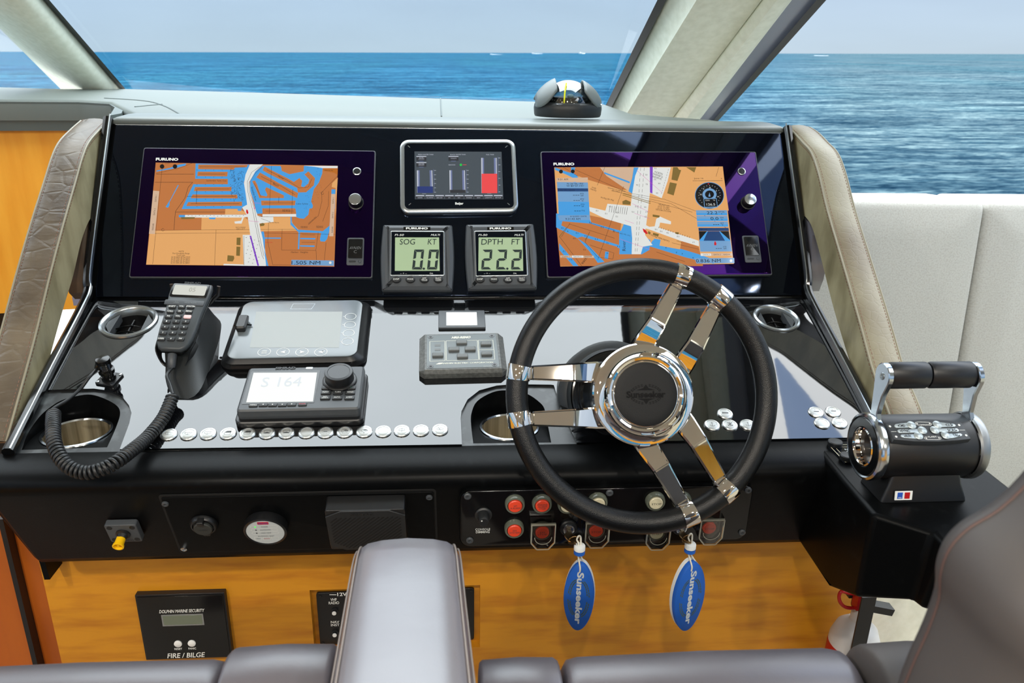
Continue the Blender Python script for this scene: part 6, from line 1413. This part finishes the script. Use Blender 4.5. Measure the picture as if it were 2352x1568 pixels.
q.mt(4).text('SEA-FIRE', .0125, .0026, 0, .0205, .0145)
q.build('lettering', [M['redl'], M['white'], M['ink'], M['green_led'], M['bluel']], f_, recalc=False)
# loudspeaker box
n = .030; cs = A.rect([(746, 1178), (931, 1172), (934, 1258), (760, 1264)], n)
e = empty('loudspeaker', 'square black loudspeaker with slanted slots, partly behind the helm seat armrest', 'loudspeaker', A.mw(cs[0], cs[1], PN, 0))
w_, h_ = cs[2], cs[3]*1.02; c = .016
ol = [(w_/2, h_/2-c*.7), (w_/2-c*1.3, h_/2), (-w_/2+c*1.3, h_/2), (-w_/2, h_/2-c*.7), (-w_/2, -h_/2+c*.7), (-w_/2+c*1.3, -h_/2), (w_/2-c*1.3, -h_/2), (w_/2, -h_/2+c*.7)]
MB().prism(rrect(w_, h_, .003, 3), 0, n-PN-.002, .001).build('case', M['plastic'], e)
gr_ = MB().prism(ol, n-PN-.003, n-PN, .001).build('grille', mat('speaker_grey', (24, 26, 28), .5), e)
sl = MB(); zt = n-PN+.0003
for i in range(-14, 26):
    x0_ = -w_/2+.006+i*.0062; pts = []
    a = [x0_-.0, -h_/2+.005]; b_ = [x0_+.052*1.25, h_/2-.013]
    # clip the slanted slot to the octagon
    t0, t1 = 0.0, 1.0; dx, dy = b_[0]-a[0], b_[1]-a[1]
    for (nx_, ny_, d_) in ((1, 0, w_/2-.006), (-1, 0, w_/2-.006), (-.6, -.8, (w_/2*.6+h_/2*.8)-.019), (.6, -.8, (w_/2*.6+h_/2*.8)-.019)):
        den = nx_*dx+ny_*dy; num = d_-(nx_*a[0]+ny_*a[1])
        if abs(den) < 1e-9: continue
        t = num/den
        if den > 0: t1 = min(t1, t)
        else: t0 = max(t0, t)
    if t1-t0 > .05: sl.line([(a[0]+dx*t0, a[1]+dy*t0), (a[0]+dx*t1, a[1]+dy*t1)], .0018, zt)
o = sl.build('slots', mat('slot_black', (4, 4, 4), .7), gr_, recalc=False); o['kind'] = 'stuff'
q = MB(); q.text('SIMRAD', .030, .0055, -.004, h_/2-.0062, zt, ext=.03, bold=.03); q.build('logo', M['rubber'], gr_)
# antenna connector with yellow cap
cs = A.rect([(238, 1207), (313, 1205), (327, 1242), (256, 1243)], .010)
e = empty('cable_connector', 'square black bulkhead connector with a yellow cap at the left of the fascia', 'connector', A.mw(cs[0], cs[1], .0012, 0))
pl_ = MB().prism(rrect(cs[2], cs[3]*1.05, .003, 4), 0, .0095, .001).build('flange', M['grey'], e)
for a, b in ((-1, -1), (1, -1), (1, 1), (-1, 1)): MB(T=Matrix.Translation((a*(cs[2]/2-.006), b*(cs[3]/2-.005), .0095))).lathe([(.0036, 0), (.0036, .0003), (.0001, .0003)], 16).build('screw_well', M['plasticg'], pl_)
MB(T=Matrix.Translation((0, 0, .0095))).lathe([(.0095, 0), (.0095, .002), (.007, .0035), (.0055, .008)], 28).build('collar', M['plastic'], e)
MB(T=Matrix.Translation((-.001, -.001, .0165))).lathe([(.0060, 0), (.0062, .010), (.0072, .0105), (.0075, .0135), (.0060, .014), (.0052, .0095), (.0020, .0095), (.0018, .0125), (.0001, .0128)], 28).build('yellow_cap', M['yellow'], e)
q = MB(); q.text('GEWISS', .022, .0036, .008, -cs[3]/2+.0032, .0097); q.build('lettering', M['rubber'], pl_)

# ================================================================== SWITCH PANEL (STARBOARD)
SP = Fr((0, .932, 1.12), 93)
cs = SP.rect([(1054, 1128), (1728, 1116), (1712, 1241), (1062, 1252)], 0)
w_, h_ = cs[2], cs[3]
q = MB(SP.mw(cs[0], cs[1])); q.prism(rrect(w_+.004, h_+.005, .016, 6), -.05, -.003); cbuild(q, 'switch_box', M['matte'])
q = MB(SP.mw(cs[0], cs[1])); q.prism(rrect(w_, h_, .014, 6), -.003, 0, .0008); cbuild(q, 'switch_plate', mat('switch_plate_gloss', (7, 7, 8), .12))
for x, y in ((1074, 1139), (1079, 1240), (1704, 1222), (1718, 1125), (1400, 1131)):
    u, v = SP.uv(x, y); q = MB(T=con_i @ SP.mw(u, v, 0)); q.lathe([(.0052, 0), (.005, .0016), (.0035, .0026), (.002, .0024), (.0016, .0008), (.0001, .0008)], 18); q.build('switch_plate_screw', M['grey'], con)
q = MB(SP.mw()); u, v = SP.uv(1109, 1219, .001); q.text('CONSOLE\nDIMMING', .0205, .0082, u, v, .0004, bold=.015); cbuild(q, 'lettering', M['white'], recalc=False)
u, v = SP.uv(1111, 1191, .01); e = empty('dimmer_knob', 'black dimmer knob above the words CONSOLE DIMMING', 'knob', SP.mw(u, v, .0003))
MB().lathe([(.0118, 0), (.0118, .002), (.0100, .0035), (.0080, .0036), (.0070, .0175), (.0062, .0185), (.0001, .0188)], 28).build('knob', M['rubber'], e)
MB(T=Matrix.Translation((-.003, .003, .0189))).lathe([(.0011, 0), (.0001, .0004)], 12).build('pointer_dot', M['white'], e)
def lamp_button(px_, py_, m_, text, lab, guard=False, partial=False):
    u, v = SP.uv(px_, py_, .008); e = empty('guarded_button' if guard else 'lamp_button', lab, 'button', SP.mw(u, v, .0003), 'guarded buttons on the switch panel' if guard else 'lamp buttons on the switch panel')
    k = MB(); n_ = 36; k.loft([[(x*s_*(1 if s_ < .9 else 1), y*s_, z) for x, y in circ(.0138, n_)] for z, s_ in ((0, 1), (.0045, 1), (.0075, .93), (.0080, .78), (.0066, .74))], True, False); k.build('collar', mat('smoked_clear_collar', (92, 97, 86), .18, ior=1.5), e, recalc=True)
    MB().lathe([(.0094, .0040), (.0094, .0086), (.0084, .0096), (.0001, .0100)], 32).build('lens', M[m_], e)
    l = MB(); l.text(text, .0135, .0030*(text.count('\n')+1), 0, 0, .0103); l.build('lettering', M['ink'], e.children[-1] if e.children else e)
    if guard:
        g_ = MB(); W = .0172; o = [(-W, .0215), (W, .0215), (W, -.010), (.0085, -.0215), (-.0085, -.0215), (-W, -.010)]
        g_.loft([[(x, y, z) for x, y in inset(o, i)] for z, i in ((.002, 0), (.0160, .0), (.0185, .0025))], False, True); g_.build('flip_guard', M['clear'], e, 20)
        h_ = MB(); h_.tube([(-W, .0185, .0150), (W, .0185, .0150)], .0026, 10); h_.build('guard_hinge', mat('clear_hinge', (120, 120, 110), .2), e)
        f2_ = MB(); f2_.line([tuple(p) for p in inset(o, .0008)]+[inset(o, .0008)[0]], .0014, .0187); f2_.line([(.0118*math.cos(R(a)), .0118*math.sin(R(a))) for a in range(180, 361, 15)], .0009, .0188); f2_.build('guard_edge', mat('guard_edge', (150, 148, 134), .25), e, recalc=False)
lamp_button(1183.3, 1162, 'orange', 'SET\nA ALARM', 'orange lamp button, upper one directly above another orange button')
lamp_button(1245.6, 1161.3, 'orange', 'ENGINE\nALARM\nSTOP', 'red lamp button above the leftmost clear guarded button')
lamp_button(1181.7, 1218.4, 'orange', 'EM\nSYSTEM', 'orange lamp button, lower left one on the switch panel')
lamp_button(1304, 1162, 'cream_l', 'START', 'lamp button almost hidden by the wheel rim, above the left key')
lamp_button(1374, 1157, 'cream_l', 'START', 'cream lamp button cut by the lower left of the wheel rim')
lamp_button(1507, 1155, 'cream_l', 'STOP', 'cream lamp button reading STOP under the wheel')
lamp_button(1568, 1154, 'cream_l', 'STOP', 'cream lamp button behind the lowest wheel spoke')
lamp_button(1245.6, 1222.5, 'orange', 'EM\nSTOP', 'clear guarded red button left of the left hanging key', True)
lamp_button(1369, 1219, 'orange', 'STOP', 'clear guarded red button right of the left hanging key', True)
lamp_button(1508, 1224, 'cream_l', 'START', 'clear guarded button mostly hidden under the wheel rim', True)
lamp_button(1629, 1212, 'orange', 'STOP', 'clear guarded red button at the right end of the switch panel', True)

def key_and_fob(kx, ky, rx, ry, bx, by, cx, cy, wpx, hpx, side, lab1, lab2, lab3):
    u, v = SP.uv(kx, ky, .006)
    e = empty('key_switch', lab1, 'key switch', SP.mw(u, v, .0003), 'key switches under the wheel')
    MB().lathe([(.0125, 0), (.0125, .003), (.0112, .0045), (.0085, .0046)], 32).build('collar', M['rubber'], e)
    MB().lathe([(.0084, .0046), (.0080, .0066), (.0064, .0070), (.0060, .0062), (.0001, .0062)], 28).build('barrel', M['chrome2'], e)
    # key with its split ring
    ke = empty('ignition_key', lab2, 'key', SP.mw(u, v, .0070), 'ignition keys')
    q = MB(T=Matrix.Rotation(R(62), 4, 'Z')); q.box(-.0008, .0008, -.0035, .0035, 0, .010); q.build('blade', M['brass'], ke)
    q = MB(T=Matrix.Rotation(R(62), 4, 'Z')); L_ = []
    for y in (-.0007, .0007): L_.append([(y, .0100*math.cos(a), .0175+.0105*math.sin(a)) for a in [2*PI*i/20 for i in range(20)]])
    q.loft(L_); q.build('bow', M['brass'], ke)
    ki = SP.mw(u, v, .0070).inverted()
    P0 = SP.P(u, v, .028)+V3(0, 0, -.004); Yr = P0.y-.002
    rc_ = hy(rx, ry, Yr); rr = .0115
    mid = P0.lerp(rc_, .5)
    d1 = (rc_-P0); rad = d1.length/2+.003; ax1 = d1.normalized(); ax2 = ax1.cross(V3(0, 1, .25)).normalized()
    q = MB(T=ki); q.tube([mid+ax1*(rad*math.cos(a))+ax2*(rad*.8*math.sin(a)) for a in [2*PI*i/36 for i in range(36)]], .0008, 8, closed=True); q.build('split_ring', M['brass'], ke, 60)
    q = MB(T=Matrix.Rotation(R(75), 4, 'Z') @ Matrix.Translation((0, 0, 0))); q.box(-.0009, .0009, -.0055, .0055, .024, .030); q.build('key_head', M['brass'], ke)
    # float
    Yf = Yr-.004; C_ = hy(cx, cy, Yf); tp_z = hy(cx, cy-hpx/2, Yf).z; bz = hy(cx, cy+hpx/2, Yf).z
    H2 = (tp_z-bz)/2; C_.z = (tp_z+bz)/2; W2 = (hy(cx+wpx/2, cy, Yf).x-hy(cx-wpx/2, cy, Yf).x)/2
    fo = empty('key_float', lab3, 'key float', Matrix.Translation(C_) @ Matrix.Rotation(side*R(16), 4, 'Z') @ Matrix.Rotation(PI/2, 4, 'X'), 'blue foam key floats')
    Mi = fo.matrix_world.inverted() if False else (Matrix.Translation(C_) @ Matrix.Rotation(side*R(16), 4, 'Z') @ Matrix.Rotation(PI/2, 4, 'X')).inverted()
    W2 *= 1.03
    def oval(i=0): return [((W2-i)*math.cos(a)*(1-.10*abs(math.sin(a))**2), (H2-i)*math.sin(a)) for a in [2*PI*j/48 for j in range(48)]]
    q = MB(); q.loft([[(x, y, z) for x, y in oval(i)] for z, i in ((-.010, .0015), (-.009, 0), (-.0032, 0), (-.003, .0004))]); q.build('white_foam', M['foamwhite'], fo, 50)
    q = MB(); q.loft([[(x, y, z) for x, y in oval(i)] for z, i in ((-.003, .0003), (.004, .0003), (.0052, .0015))]); bl_ = q.build('blue_foam', M['foamblue'], fo, 50)
    q = MB(); q.text('Sunseeker', H2*1.55, .0095, 0.001, 0, .0055, rot=-PI/2, bold=.035); q.build('lettering', mat('pale_print', (190, 198, 200), .5), bl_, recalc=False)
    q = MB()
    for s_ in (-1, 1):
        for t_ in (-1, 1):
            for i in range(7):
                a = R(14+i*9.5); x, y = s_*W2*.62*math.cos(a*.9), t_*H2*.52*math.sin(a); d = Vector((-s_*W2*.5*math.sin(a), t_*H2*.52*math.cos(a))).normalized(); nn = Vector((-d.y, d.x))
                for o_ in (.0014, -.0014):
                    c_ = Vector((x, y))+nn*o_+d*(.001 if o_ > 0 else -.001); q.poly([tuple(c_-d*.0030), tuple(c_+nn*.0011), tuple(c_+d*.0030), tuple(c_-nn*.0011)], z=.0054)
    q.build('wreath_print', M['laurel'], bl_, recalc=False)
    bc = hy(bx, by, Yf); TB = Mi @ Matrix.Translation(bc)
    q = MB(T=TB); q.lathe([(.0068, -.004), (.0078, -.003), (.0078, .0030), (.0070, .0042), (.002, .0042)], 24, T=Matrix.Translation((0, 0, .0034))); q.build('white_bead', M['foamwhite'], fo, 40)
    q = MB(T=TB); q.lathe([(.0070, -.0035), (.0077, -.003), (.0077, .0015)], 24, T=Matrix.Translation((0, 0, -.0028))); q.build('blue_bead', M['foamblue'], fo, 40)
    low = rc_+ax1*0+V3(0, 0, -.0); low = mid+ax1*rad
    ht_ = C_+V3(0, -.006, H2*.86)
    q = MB(T=Mi); q.tube(smoothp([ht_+V3(-.002, .0, -.004), ht_+V3(-.002, 0, .004), bc+V3(-.0015, 0, -.008), bc+V3(-.0015, 0, .009), low+V3(-.003, -.001, -.003), low+V3(-.001, -.002, .0035), low+V3(.002, -.001, .001), bc+V3(.0015, 0, .009), bc+V3(.0015, 0, -.008), ht_+V3(.006, .010, .004)], 5), .0012, 8); q.build('loop_cord', M['ropew'], fo, 60)
key_and_fob(1306.6, 1216, 1326, 1236, 1331, 1262, 1330, 1367, 68, 152, -1, 'key switch behind the left hanging key, right of a guarded button', 'brass key with split ring in the left key switch', 'blue oval key float hanging from the left key')
key_and_fob(1565, 1214, 1583, 1232, 1585, 1258, 1581, 1366, 76, 156, 1, 'key switch behind the right hanging key, below the lowest wheel clamp', 'brass key with split ring in the right key switch', 'blue oval key float hanging from the right key')

# ================================================================== PANELS ON THE VENEERED WALL
n = .012; cs = WP.rect([(313, 1369), (520, 1361), (529, 1514), (330, 1513)], n)
e = empty('bilge_alarm', 'black FIRE / BILGE alarm panel on the veneered wall under the fascia', 'alarm panel', WP.mw(cs[0], cs[1], .0005, 0))
L = local(WP, cs[0], cs[1], 0); g = lambda x, y: L(x, y, n)
MB().prism(rrect(cs[2], cs[3], .001, 2), 0, n-.002, .0006).build('back_box', M['plastic'], e)
fp = MB().prism(rrect(cs[2]-.006, cs[3]-.006, .001, 2), n-.002, n, .0005).build('front_plate', M['plasticg'], e)
a, b = g(370, 1411), g(470, 1434)
q = MB(); q.prism(rrect(b[0]-a[0], a[1]-b[1], .0005, 2, (a[0]+b[0])/2, (a[1]+b[1])/2), n-.0005, n+.0004); o = q.build('display_frame', M['silver'], fp)
q = MB(); q.prism(rrect(b[0]-a[0]-.005, a[1]-b[1]-.005, .0003, 2, (a[0]+b[0])/2, (a[1]+b[1])/2), n, n+.0007); q.build('display', mat('olive_lcd', (104, 112, 96), .25), fp)
for x, y in ((409.5, 1477), (441, 1475.8)):
    p = g(x, y); MB(T=Matrix.Translation((p[0], p[1], n))).lathe([(.0062, 0), (.0062, .0015), (.0052, .0022), (.0001, .0024)], 22).build('button', M['whiteplastic'], e)
q = MB()
for t_, x, y, wp, hp in (('DOLPHIN MARINE SECURITY', 418, 1402, 97, 7), ('RESET', 410, 1489, 17, 4.5), ('PANIC', 442, 1488, 17, 4.5), ('FIRE / BILGE', 428, 1503.5, 82, 11)):
    p = g(x, y); k = .00071; q.text(t_, wp*k, hp*k*1.25, p[0], p[1], n+.0003, shear=.2 if len(t_) > 6 else 0, bold=.015)
q.build('lettering', M['white'], e, recalc=False)
nn_ = -.0150; c4 = WP.rect([(728, 1362), (1090, 1349), (1088, 1466), (734, 1482)], -.012)
e = empty('breaker_panel', 'black VHF radio breaker panel in a recess of the wall, mostly behind the armrest', 'breaker panel', WP.mw(c4[0], c4[1], nn_, 0))
L = local(WP, c4[0], c4[1], 0); g = lambda x, y: L(x, y, -.012)
MB().prism(rrect(c4[2], c4[3], .004, 4), 0, .004, .0006).build('plate', M['plastic'], e)
q = MB()
for t_, x, y, wp, hp in (('12V', 786, 1363, 22, 8), ('VHF\nRADIO', 767, 1379, 24, 14), ('NAV\nINST', 770, 1430, 20, 13), ('VHF\nRADIO', 868, 1376, 24, 14), ('DIM', 968, 1372, 22, 7)):
    p = g(x, y); q.text(t_, wp*.0007, hp*.0007*1.2, p[0], p[1], .0045, bold=.015)
p = g(757, 1364); p2 = g(773, 1364); q.line([p, p2], .0012, .0045); q.build('lettering', M['white'], e, recalc=False)
for x, y in ((769, 1401), (770, 1451), (868, 1398), (868, 1446), (968, 1394), (968, 1442)):
    p = g(x, y); t = MB(T=Matrix.Translation((p[0], p[1], .004))); t.lathe([(.0058, 0), (.0056, .0018), (.0038, .0022), (.0038, .006)], 20); o = t.build('breaker', M['rubber'], e)
    MB(T=Matrix.Translation((p[0], p[1], .004))).lathe([(.0036, .005), (.0034, .0075), (.0001, .0080)], 18).build('breaker_button', M['whiteplastic'], o)
for x, y in ((736, 1368), (742, 1475), (1082, 1356)):
    p = g(x, y); MB(T=Matrix.Translation((p[0], p[1], .004))).lathe([(.0024, 0), (.0022, .0009), (.0001, .001)], 14).build('screw', M['plasticg'], e)

# ================================================================== FIRE EXTINGUISHER
struct(MB().box(.702, 1.3, 1.075, 1.12, .3, .98).build('trim_9', M['cream']))
Ye = .99; ec = hy(1962, 1470, Ye); er = 56*((ec-CP).dot(CF))/F0
e = empty('fire_extinguisher', 'white fire extinguisher with red ring and black strap under the throttle pod', 'fire extinguisher', Matrix.Translation((ec.x, Ye, .50)))
zz = ec.z-.50
MB().lathe([(er*.95, 0), (er, .01), (er, zz-.012), (er*.97, zz+.006), (er*.80, zz+.026), (er*.5, zz+.038), (er*.34, zz+.042), (er*.32, zz+.070)], 44).build('cylinder', M['cyl'], e, 40)
MB().lathe([(er*1.01, zz-.10), (er*1.015, zz-.012), (er*.985, zz-.004)], 44, c0=False, c1=False).build('red_label', M['red'], e, recalc=False)
v_ = MB(); v_.lathe([(er*.40, zz+.068), (er*.40, zz+.085), (er*.30, zz+.090), (er*.30, zz+.115)], 24); v_.build('valve', M['rubber'], e)
MB().box(-.030, .012, -.010, .010, zz+.092, zz+.112).build('carry_handle', M['rubber'], e)
MB().box(.0, .052, -.009, .009, -.006, .006, T=Matrix.Translation((0, 0, zz+.072)) @ Matrix.Rotation(R(14), 4, 'Y')).build('squeeze_lever', M['rubber'], e)
sg = MB(); sx = hy(1985, 1430, Ye-er-.004).x-ec.x; sg.box(sx-.0115, sx+.0115, -er-.004, -er-.001, zz-.08, zz+.120); sg.build('strap', M['rubber'], e)
rp_ = [hy(x, y, Ye-.02)-V3(ec.x, Ye, .50) for x, y in ((1972, 1366), (1950, 1362), (1933, 1358), (1927, 1370), (1932, 1386), (1946, 1395), (1968, 1394), (1972, 1380))]
MB().tube(smoothp(rp_, 4, True), .0028, 8, closed=True).build('safety_ring', M['red'], e, 60)
MB().box(rp_[0].x-.004, rp_[0].x+.010, -.028, -.012, rp_[5].z, rp_[1].z+.006).build('safety_tag', M['red'], e)

# ================================================================== UPHOLSTERY
def cushion(name, lab, cat, F, x0, x1, v0, v1, th, m_, group=None, r=.035):
    e = empty(name, lab, cat, F.mw((x0+x1)/2, v0, 0), group); w_ = x1-x0; h_ = v1-v0
    q = MB(); ls = []
    for zz_, i in ((-th, .01), (-th+.01, 0), (-r, 0), (-r*.6, r*.08), (-r*.28, r*.28), (-r*.08, r*.6), (0, r), (.006, r*2.4), (.009, r*4)):
        ls.append([(x, y, zz_) for x, y in rrect(w_-2*i, h_-2*i, max(.02, r-i*.3), 6, 0, h_/2)])
    q.loft(ls); q.build('padding', m_, e, 60); return e
SF = Fr((0, 1.80, 1.0), 85)
su0 = SF.uv(2270, 470)[0]; sl0 = SF.uv(1945, 470)[0]; stp = SF.uv(2150, 461)[1]
cushion('sofa_back', 'cream linen sofa backrest section right of the console arm', 'sofa', SF, .74, su0-.001, -.98, stp, .24, M['linen'], 'cream sofa back sections', .022)
cushion('sofa_back', 'cream linen sofa backrest section at the right edge of the picture', 'sofa', SF, su0+.001, su0+.8, -.98, stp, .24, M['linen'], 'cream sofa back sections', .022)
struct(MB().box(.74, 2.26, 2.30, 2.36, 0, 1.30).build('wall_starboard', M['cream']))

def roll(name, lab, x0, x1, y, zt, r, m_, dep=.55, group=None, taper=(1, 1)):
    e = empty(name, lab, 'seat', Matrix.Translation(((x0+x1)/2, y, zt-dep)), group); w_ = (x1-x0)/2
    prf = []
    for a in range(0, 181, 15): prf.append((-r*math.cos(R(a)), dep-r+r*math.sin(R(a))))
    prf = [(-r*1.05, 0)]+prf+[(r*1.05, 0)]
    q = MB(); L_ = []
    for t, s_, dz in ((-1, .72, -.022), (-.985, .88, -.008), (-.955, .97, -.002), (-.88, 1, 0), (0, 1, .002), (.88, 1, 0), (.955, .97, -.002), (.985, .88, -.008), (1, .72, -.022)):
        L_.append([(t*w_, yy*s_, zz_+(dz if zz_ > 0 else 0)) for yy, zz_ in prf])
    q.loft(L_); q.build('padding', m_, e, 60); return e
def tx(px_, py_, Y): return hy(px_, py_, Y)
# helm seat backs seen from behind, with the folded armrest between them
Ys = .56
Yt_ = Ys+.048; Yt_ = Ys+.037; zl_ = tx(300, 1520, Yt_).z+.0142
roll('helm_seat_back', 'grey leather seat back at the lower left, outer part', tx(-260, 1520, Ys).x, tx(497, 1520, Ys).x, Ys, zl_, .055, M['seatback'], group='grey leather helm seat backs')
roll('helm_seat_back', 'grey leather seat back between the left outer part and the armrest', tx(503, 1515, Ys).x, tx(764, 1515, Ys).x, Ys, zl_+.012, .058, M['seatback'], group='grey leather helm seat backs')
zr_ = tx(1700, 1496, Yt_).z+.0142
roll('helm_seat_back', 'short grey leather seat back just right of the armrest', tx(1100, 1510, Ys).x, tx(1296, 1510, Ys).x, Ys, tx(1200, 1511, Yt_).z+.0142, .055, M['seatback'], group='grey leather helm seat backs')
roll('helm_seat_back', 'long grey leather seat back along the bottom right', tx(1302, 1500, Ys).x, tx(1985, 1495, Ys).x, Ys, zr_, .058, M['seatback'], group='grey leather helm seat backs')
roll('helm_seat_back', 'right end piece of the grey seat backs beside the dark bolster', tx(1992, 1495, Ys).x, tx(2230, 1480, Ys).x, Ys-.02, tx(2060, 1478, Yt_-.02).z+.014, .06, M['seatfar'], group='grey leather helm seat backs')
def armrest():
    e = empty('armrest', 'tall grey leather armrest standing in the foreground between the seat backs', 'armrest', Matrix.Translation((-.045, .5, 1.1)))
    rows = []
    ax = lambda t: -.049+.011*t
    def sec(y, zt, hw_, zb, x):
        c = .012
        return [(x-hw_, y, zb), (x-hw_, y, zt-c*1.6), (x-hw_+c*.35, y, zt-c*.7), (x-hw_+c, y, zt-c*.2), (x-hw_*.5, y, zt+.001), (x, y, zt+.003), (x+hw_*.5, y, zt+.001), (x+hw_-c, y, zt-c*.2), (x+hw_-c*.35, y, zt-c*.7), (x+hw_, y, zt-c*1.6), (x+hw_, y, zb)]
    S_ = [sec(.692, 1.235, .040, 1.0, ax(0)), sec(.690, 1.262, .046, .99, ax(0)), sec(.682, 1.282, .0495, .98, ax(0)), sec(.668, 1.293, .051, .97, ax(.1)), sec(.64, 1.300, .052, .96, ax(.2)), sec(.58, 1.306, .0525, .95, ax(.4)), sec(.50, 1.315, .053, .94, ax(.7)), sec(.42, 1.325, .0535, .93, ax(1)), sec(.30, 1.335, .054, .93, ax(1.4))]
    for s__ in S_: rows.append([(a+.045, b-.5, c_-1.1) for a, b, c_ in s__])
    q = MB(); q.loft(rows); b_ = q.build('padding', M['seat'], e, 60)
    for idx, nm in ((2, 'seam'), (8, 'seam')):
        q = MB(); q.tube(smoothp([Vector(r_[idx])+V3(0, 0, .0012) for r_ in rows[1:]], 3), .0010, 8); q.build(nm, M['seatpipe'], e, 60)
        q = MB(); sgn = -1 if idx == 2 else 1; q.tube(smoothp([Vector(r_[idx])+V3(sgn*.004, 0, -.004) for r_ in rows[1:]], 3), .0009, 8); q.build(nm, M['seatpipe'], e, 60)
armrest()
def bolster():
    Y = .36
    px_ = [(2500, 900), (2400, 1000), (2330, 1090), (2265, 1150), (2200, 1190), (2158, 1235), (2138, 1290), (2134, 1350), (2108, 1425), (2075, 1500), (2048, 1580), (2030, 1700), (2700, 1800), (2900, 1200), (2750, 850)]
    P_ = [hy(x, y, Y) for x, y in px_]; c = sum(P_, V3(0, 0, 0))/len(P_)
    e = empty('seat_bolster', 'large out of focus dark taupe seat side filling the lower right corner', 'seat', Matrix.Translation(c))
    pl2 = smoothp([V3(p.x-c.x, p.z-c.z, 0) for p in P_], 4, True); pl2 = [(p.x, p.y) for p in pl2]
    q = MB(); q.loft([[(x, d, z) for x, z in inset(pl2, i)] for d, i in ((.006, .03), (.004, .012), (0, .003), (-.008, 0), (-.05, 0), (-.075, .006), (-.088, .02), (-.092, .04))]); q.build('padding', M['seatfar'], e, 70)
    q = MB(); q.tube([(x, -.010, z) for x, z in pl2], .0009, 6, closed=True); q.build('seam', mat('rose_thread', (78, 58, 54), .7), e, 60)
bolster()

# ================================================================== LAMPS
def downlight(x, y, lab):
    pw = 12-5*x
    e = empty('downlight', lab, 'ceiling light', Matrix.Translation((x, y, ZC)), 'recessed cabin downlights')
    MB().lathe([(.032, -.001), (.045, -.004), (.048, -.001), (.048, 0)], 28, c0=False, c1=False).build('rim', M['chrome2'], e, recalc=False)
    MB().lathe([(.032, -.0015), (.0001, -.0015)], 24, c0=True).build('lens', M['lampglow'], e)
    l = bpy.data.lights.new('downlight_bulb', 'AREA'); l.shape = 'DISK'; l.size = .07; l.energy = pw; l.color = (1, .93, .82)
    o = bpy.data.objects.new('bulb', l); COL.objects.link(o); o.parent = e; o.location = (0, 0, -.006)
for x, y, l in ((-.9, -.25, 'ceiling downlight ahead to port'), (0, -.2, 'ceiling downlight above the helm seats'), (.6, -.4, 'ceiling downlight by the hatch'), (-.9, -1.1, 'ceiling downlight behind the camera to port'), (.2, -1.1, 'ceiling downlight behind the camera, centre'), (1.2, -1.1, 'ceiling downlight behind the camera to starboard')): downlight(x, y, l)
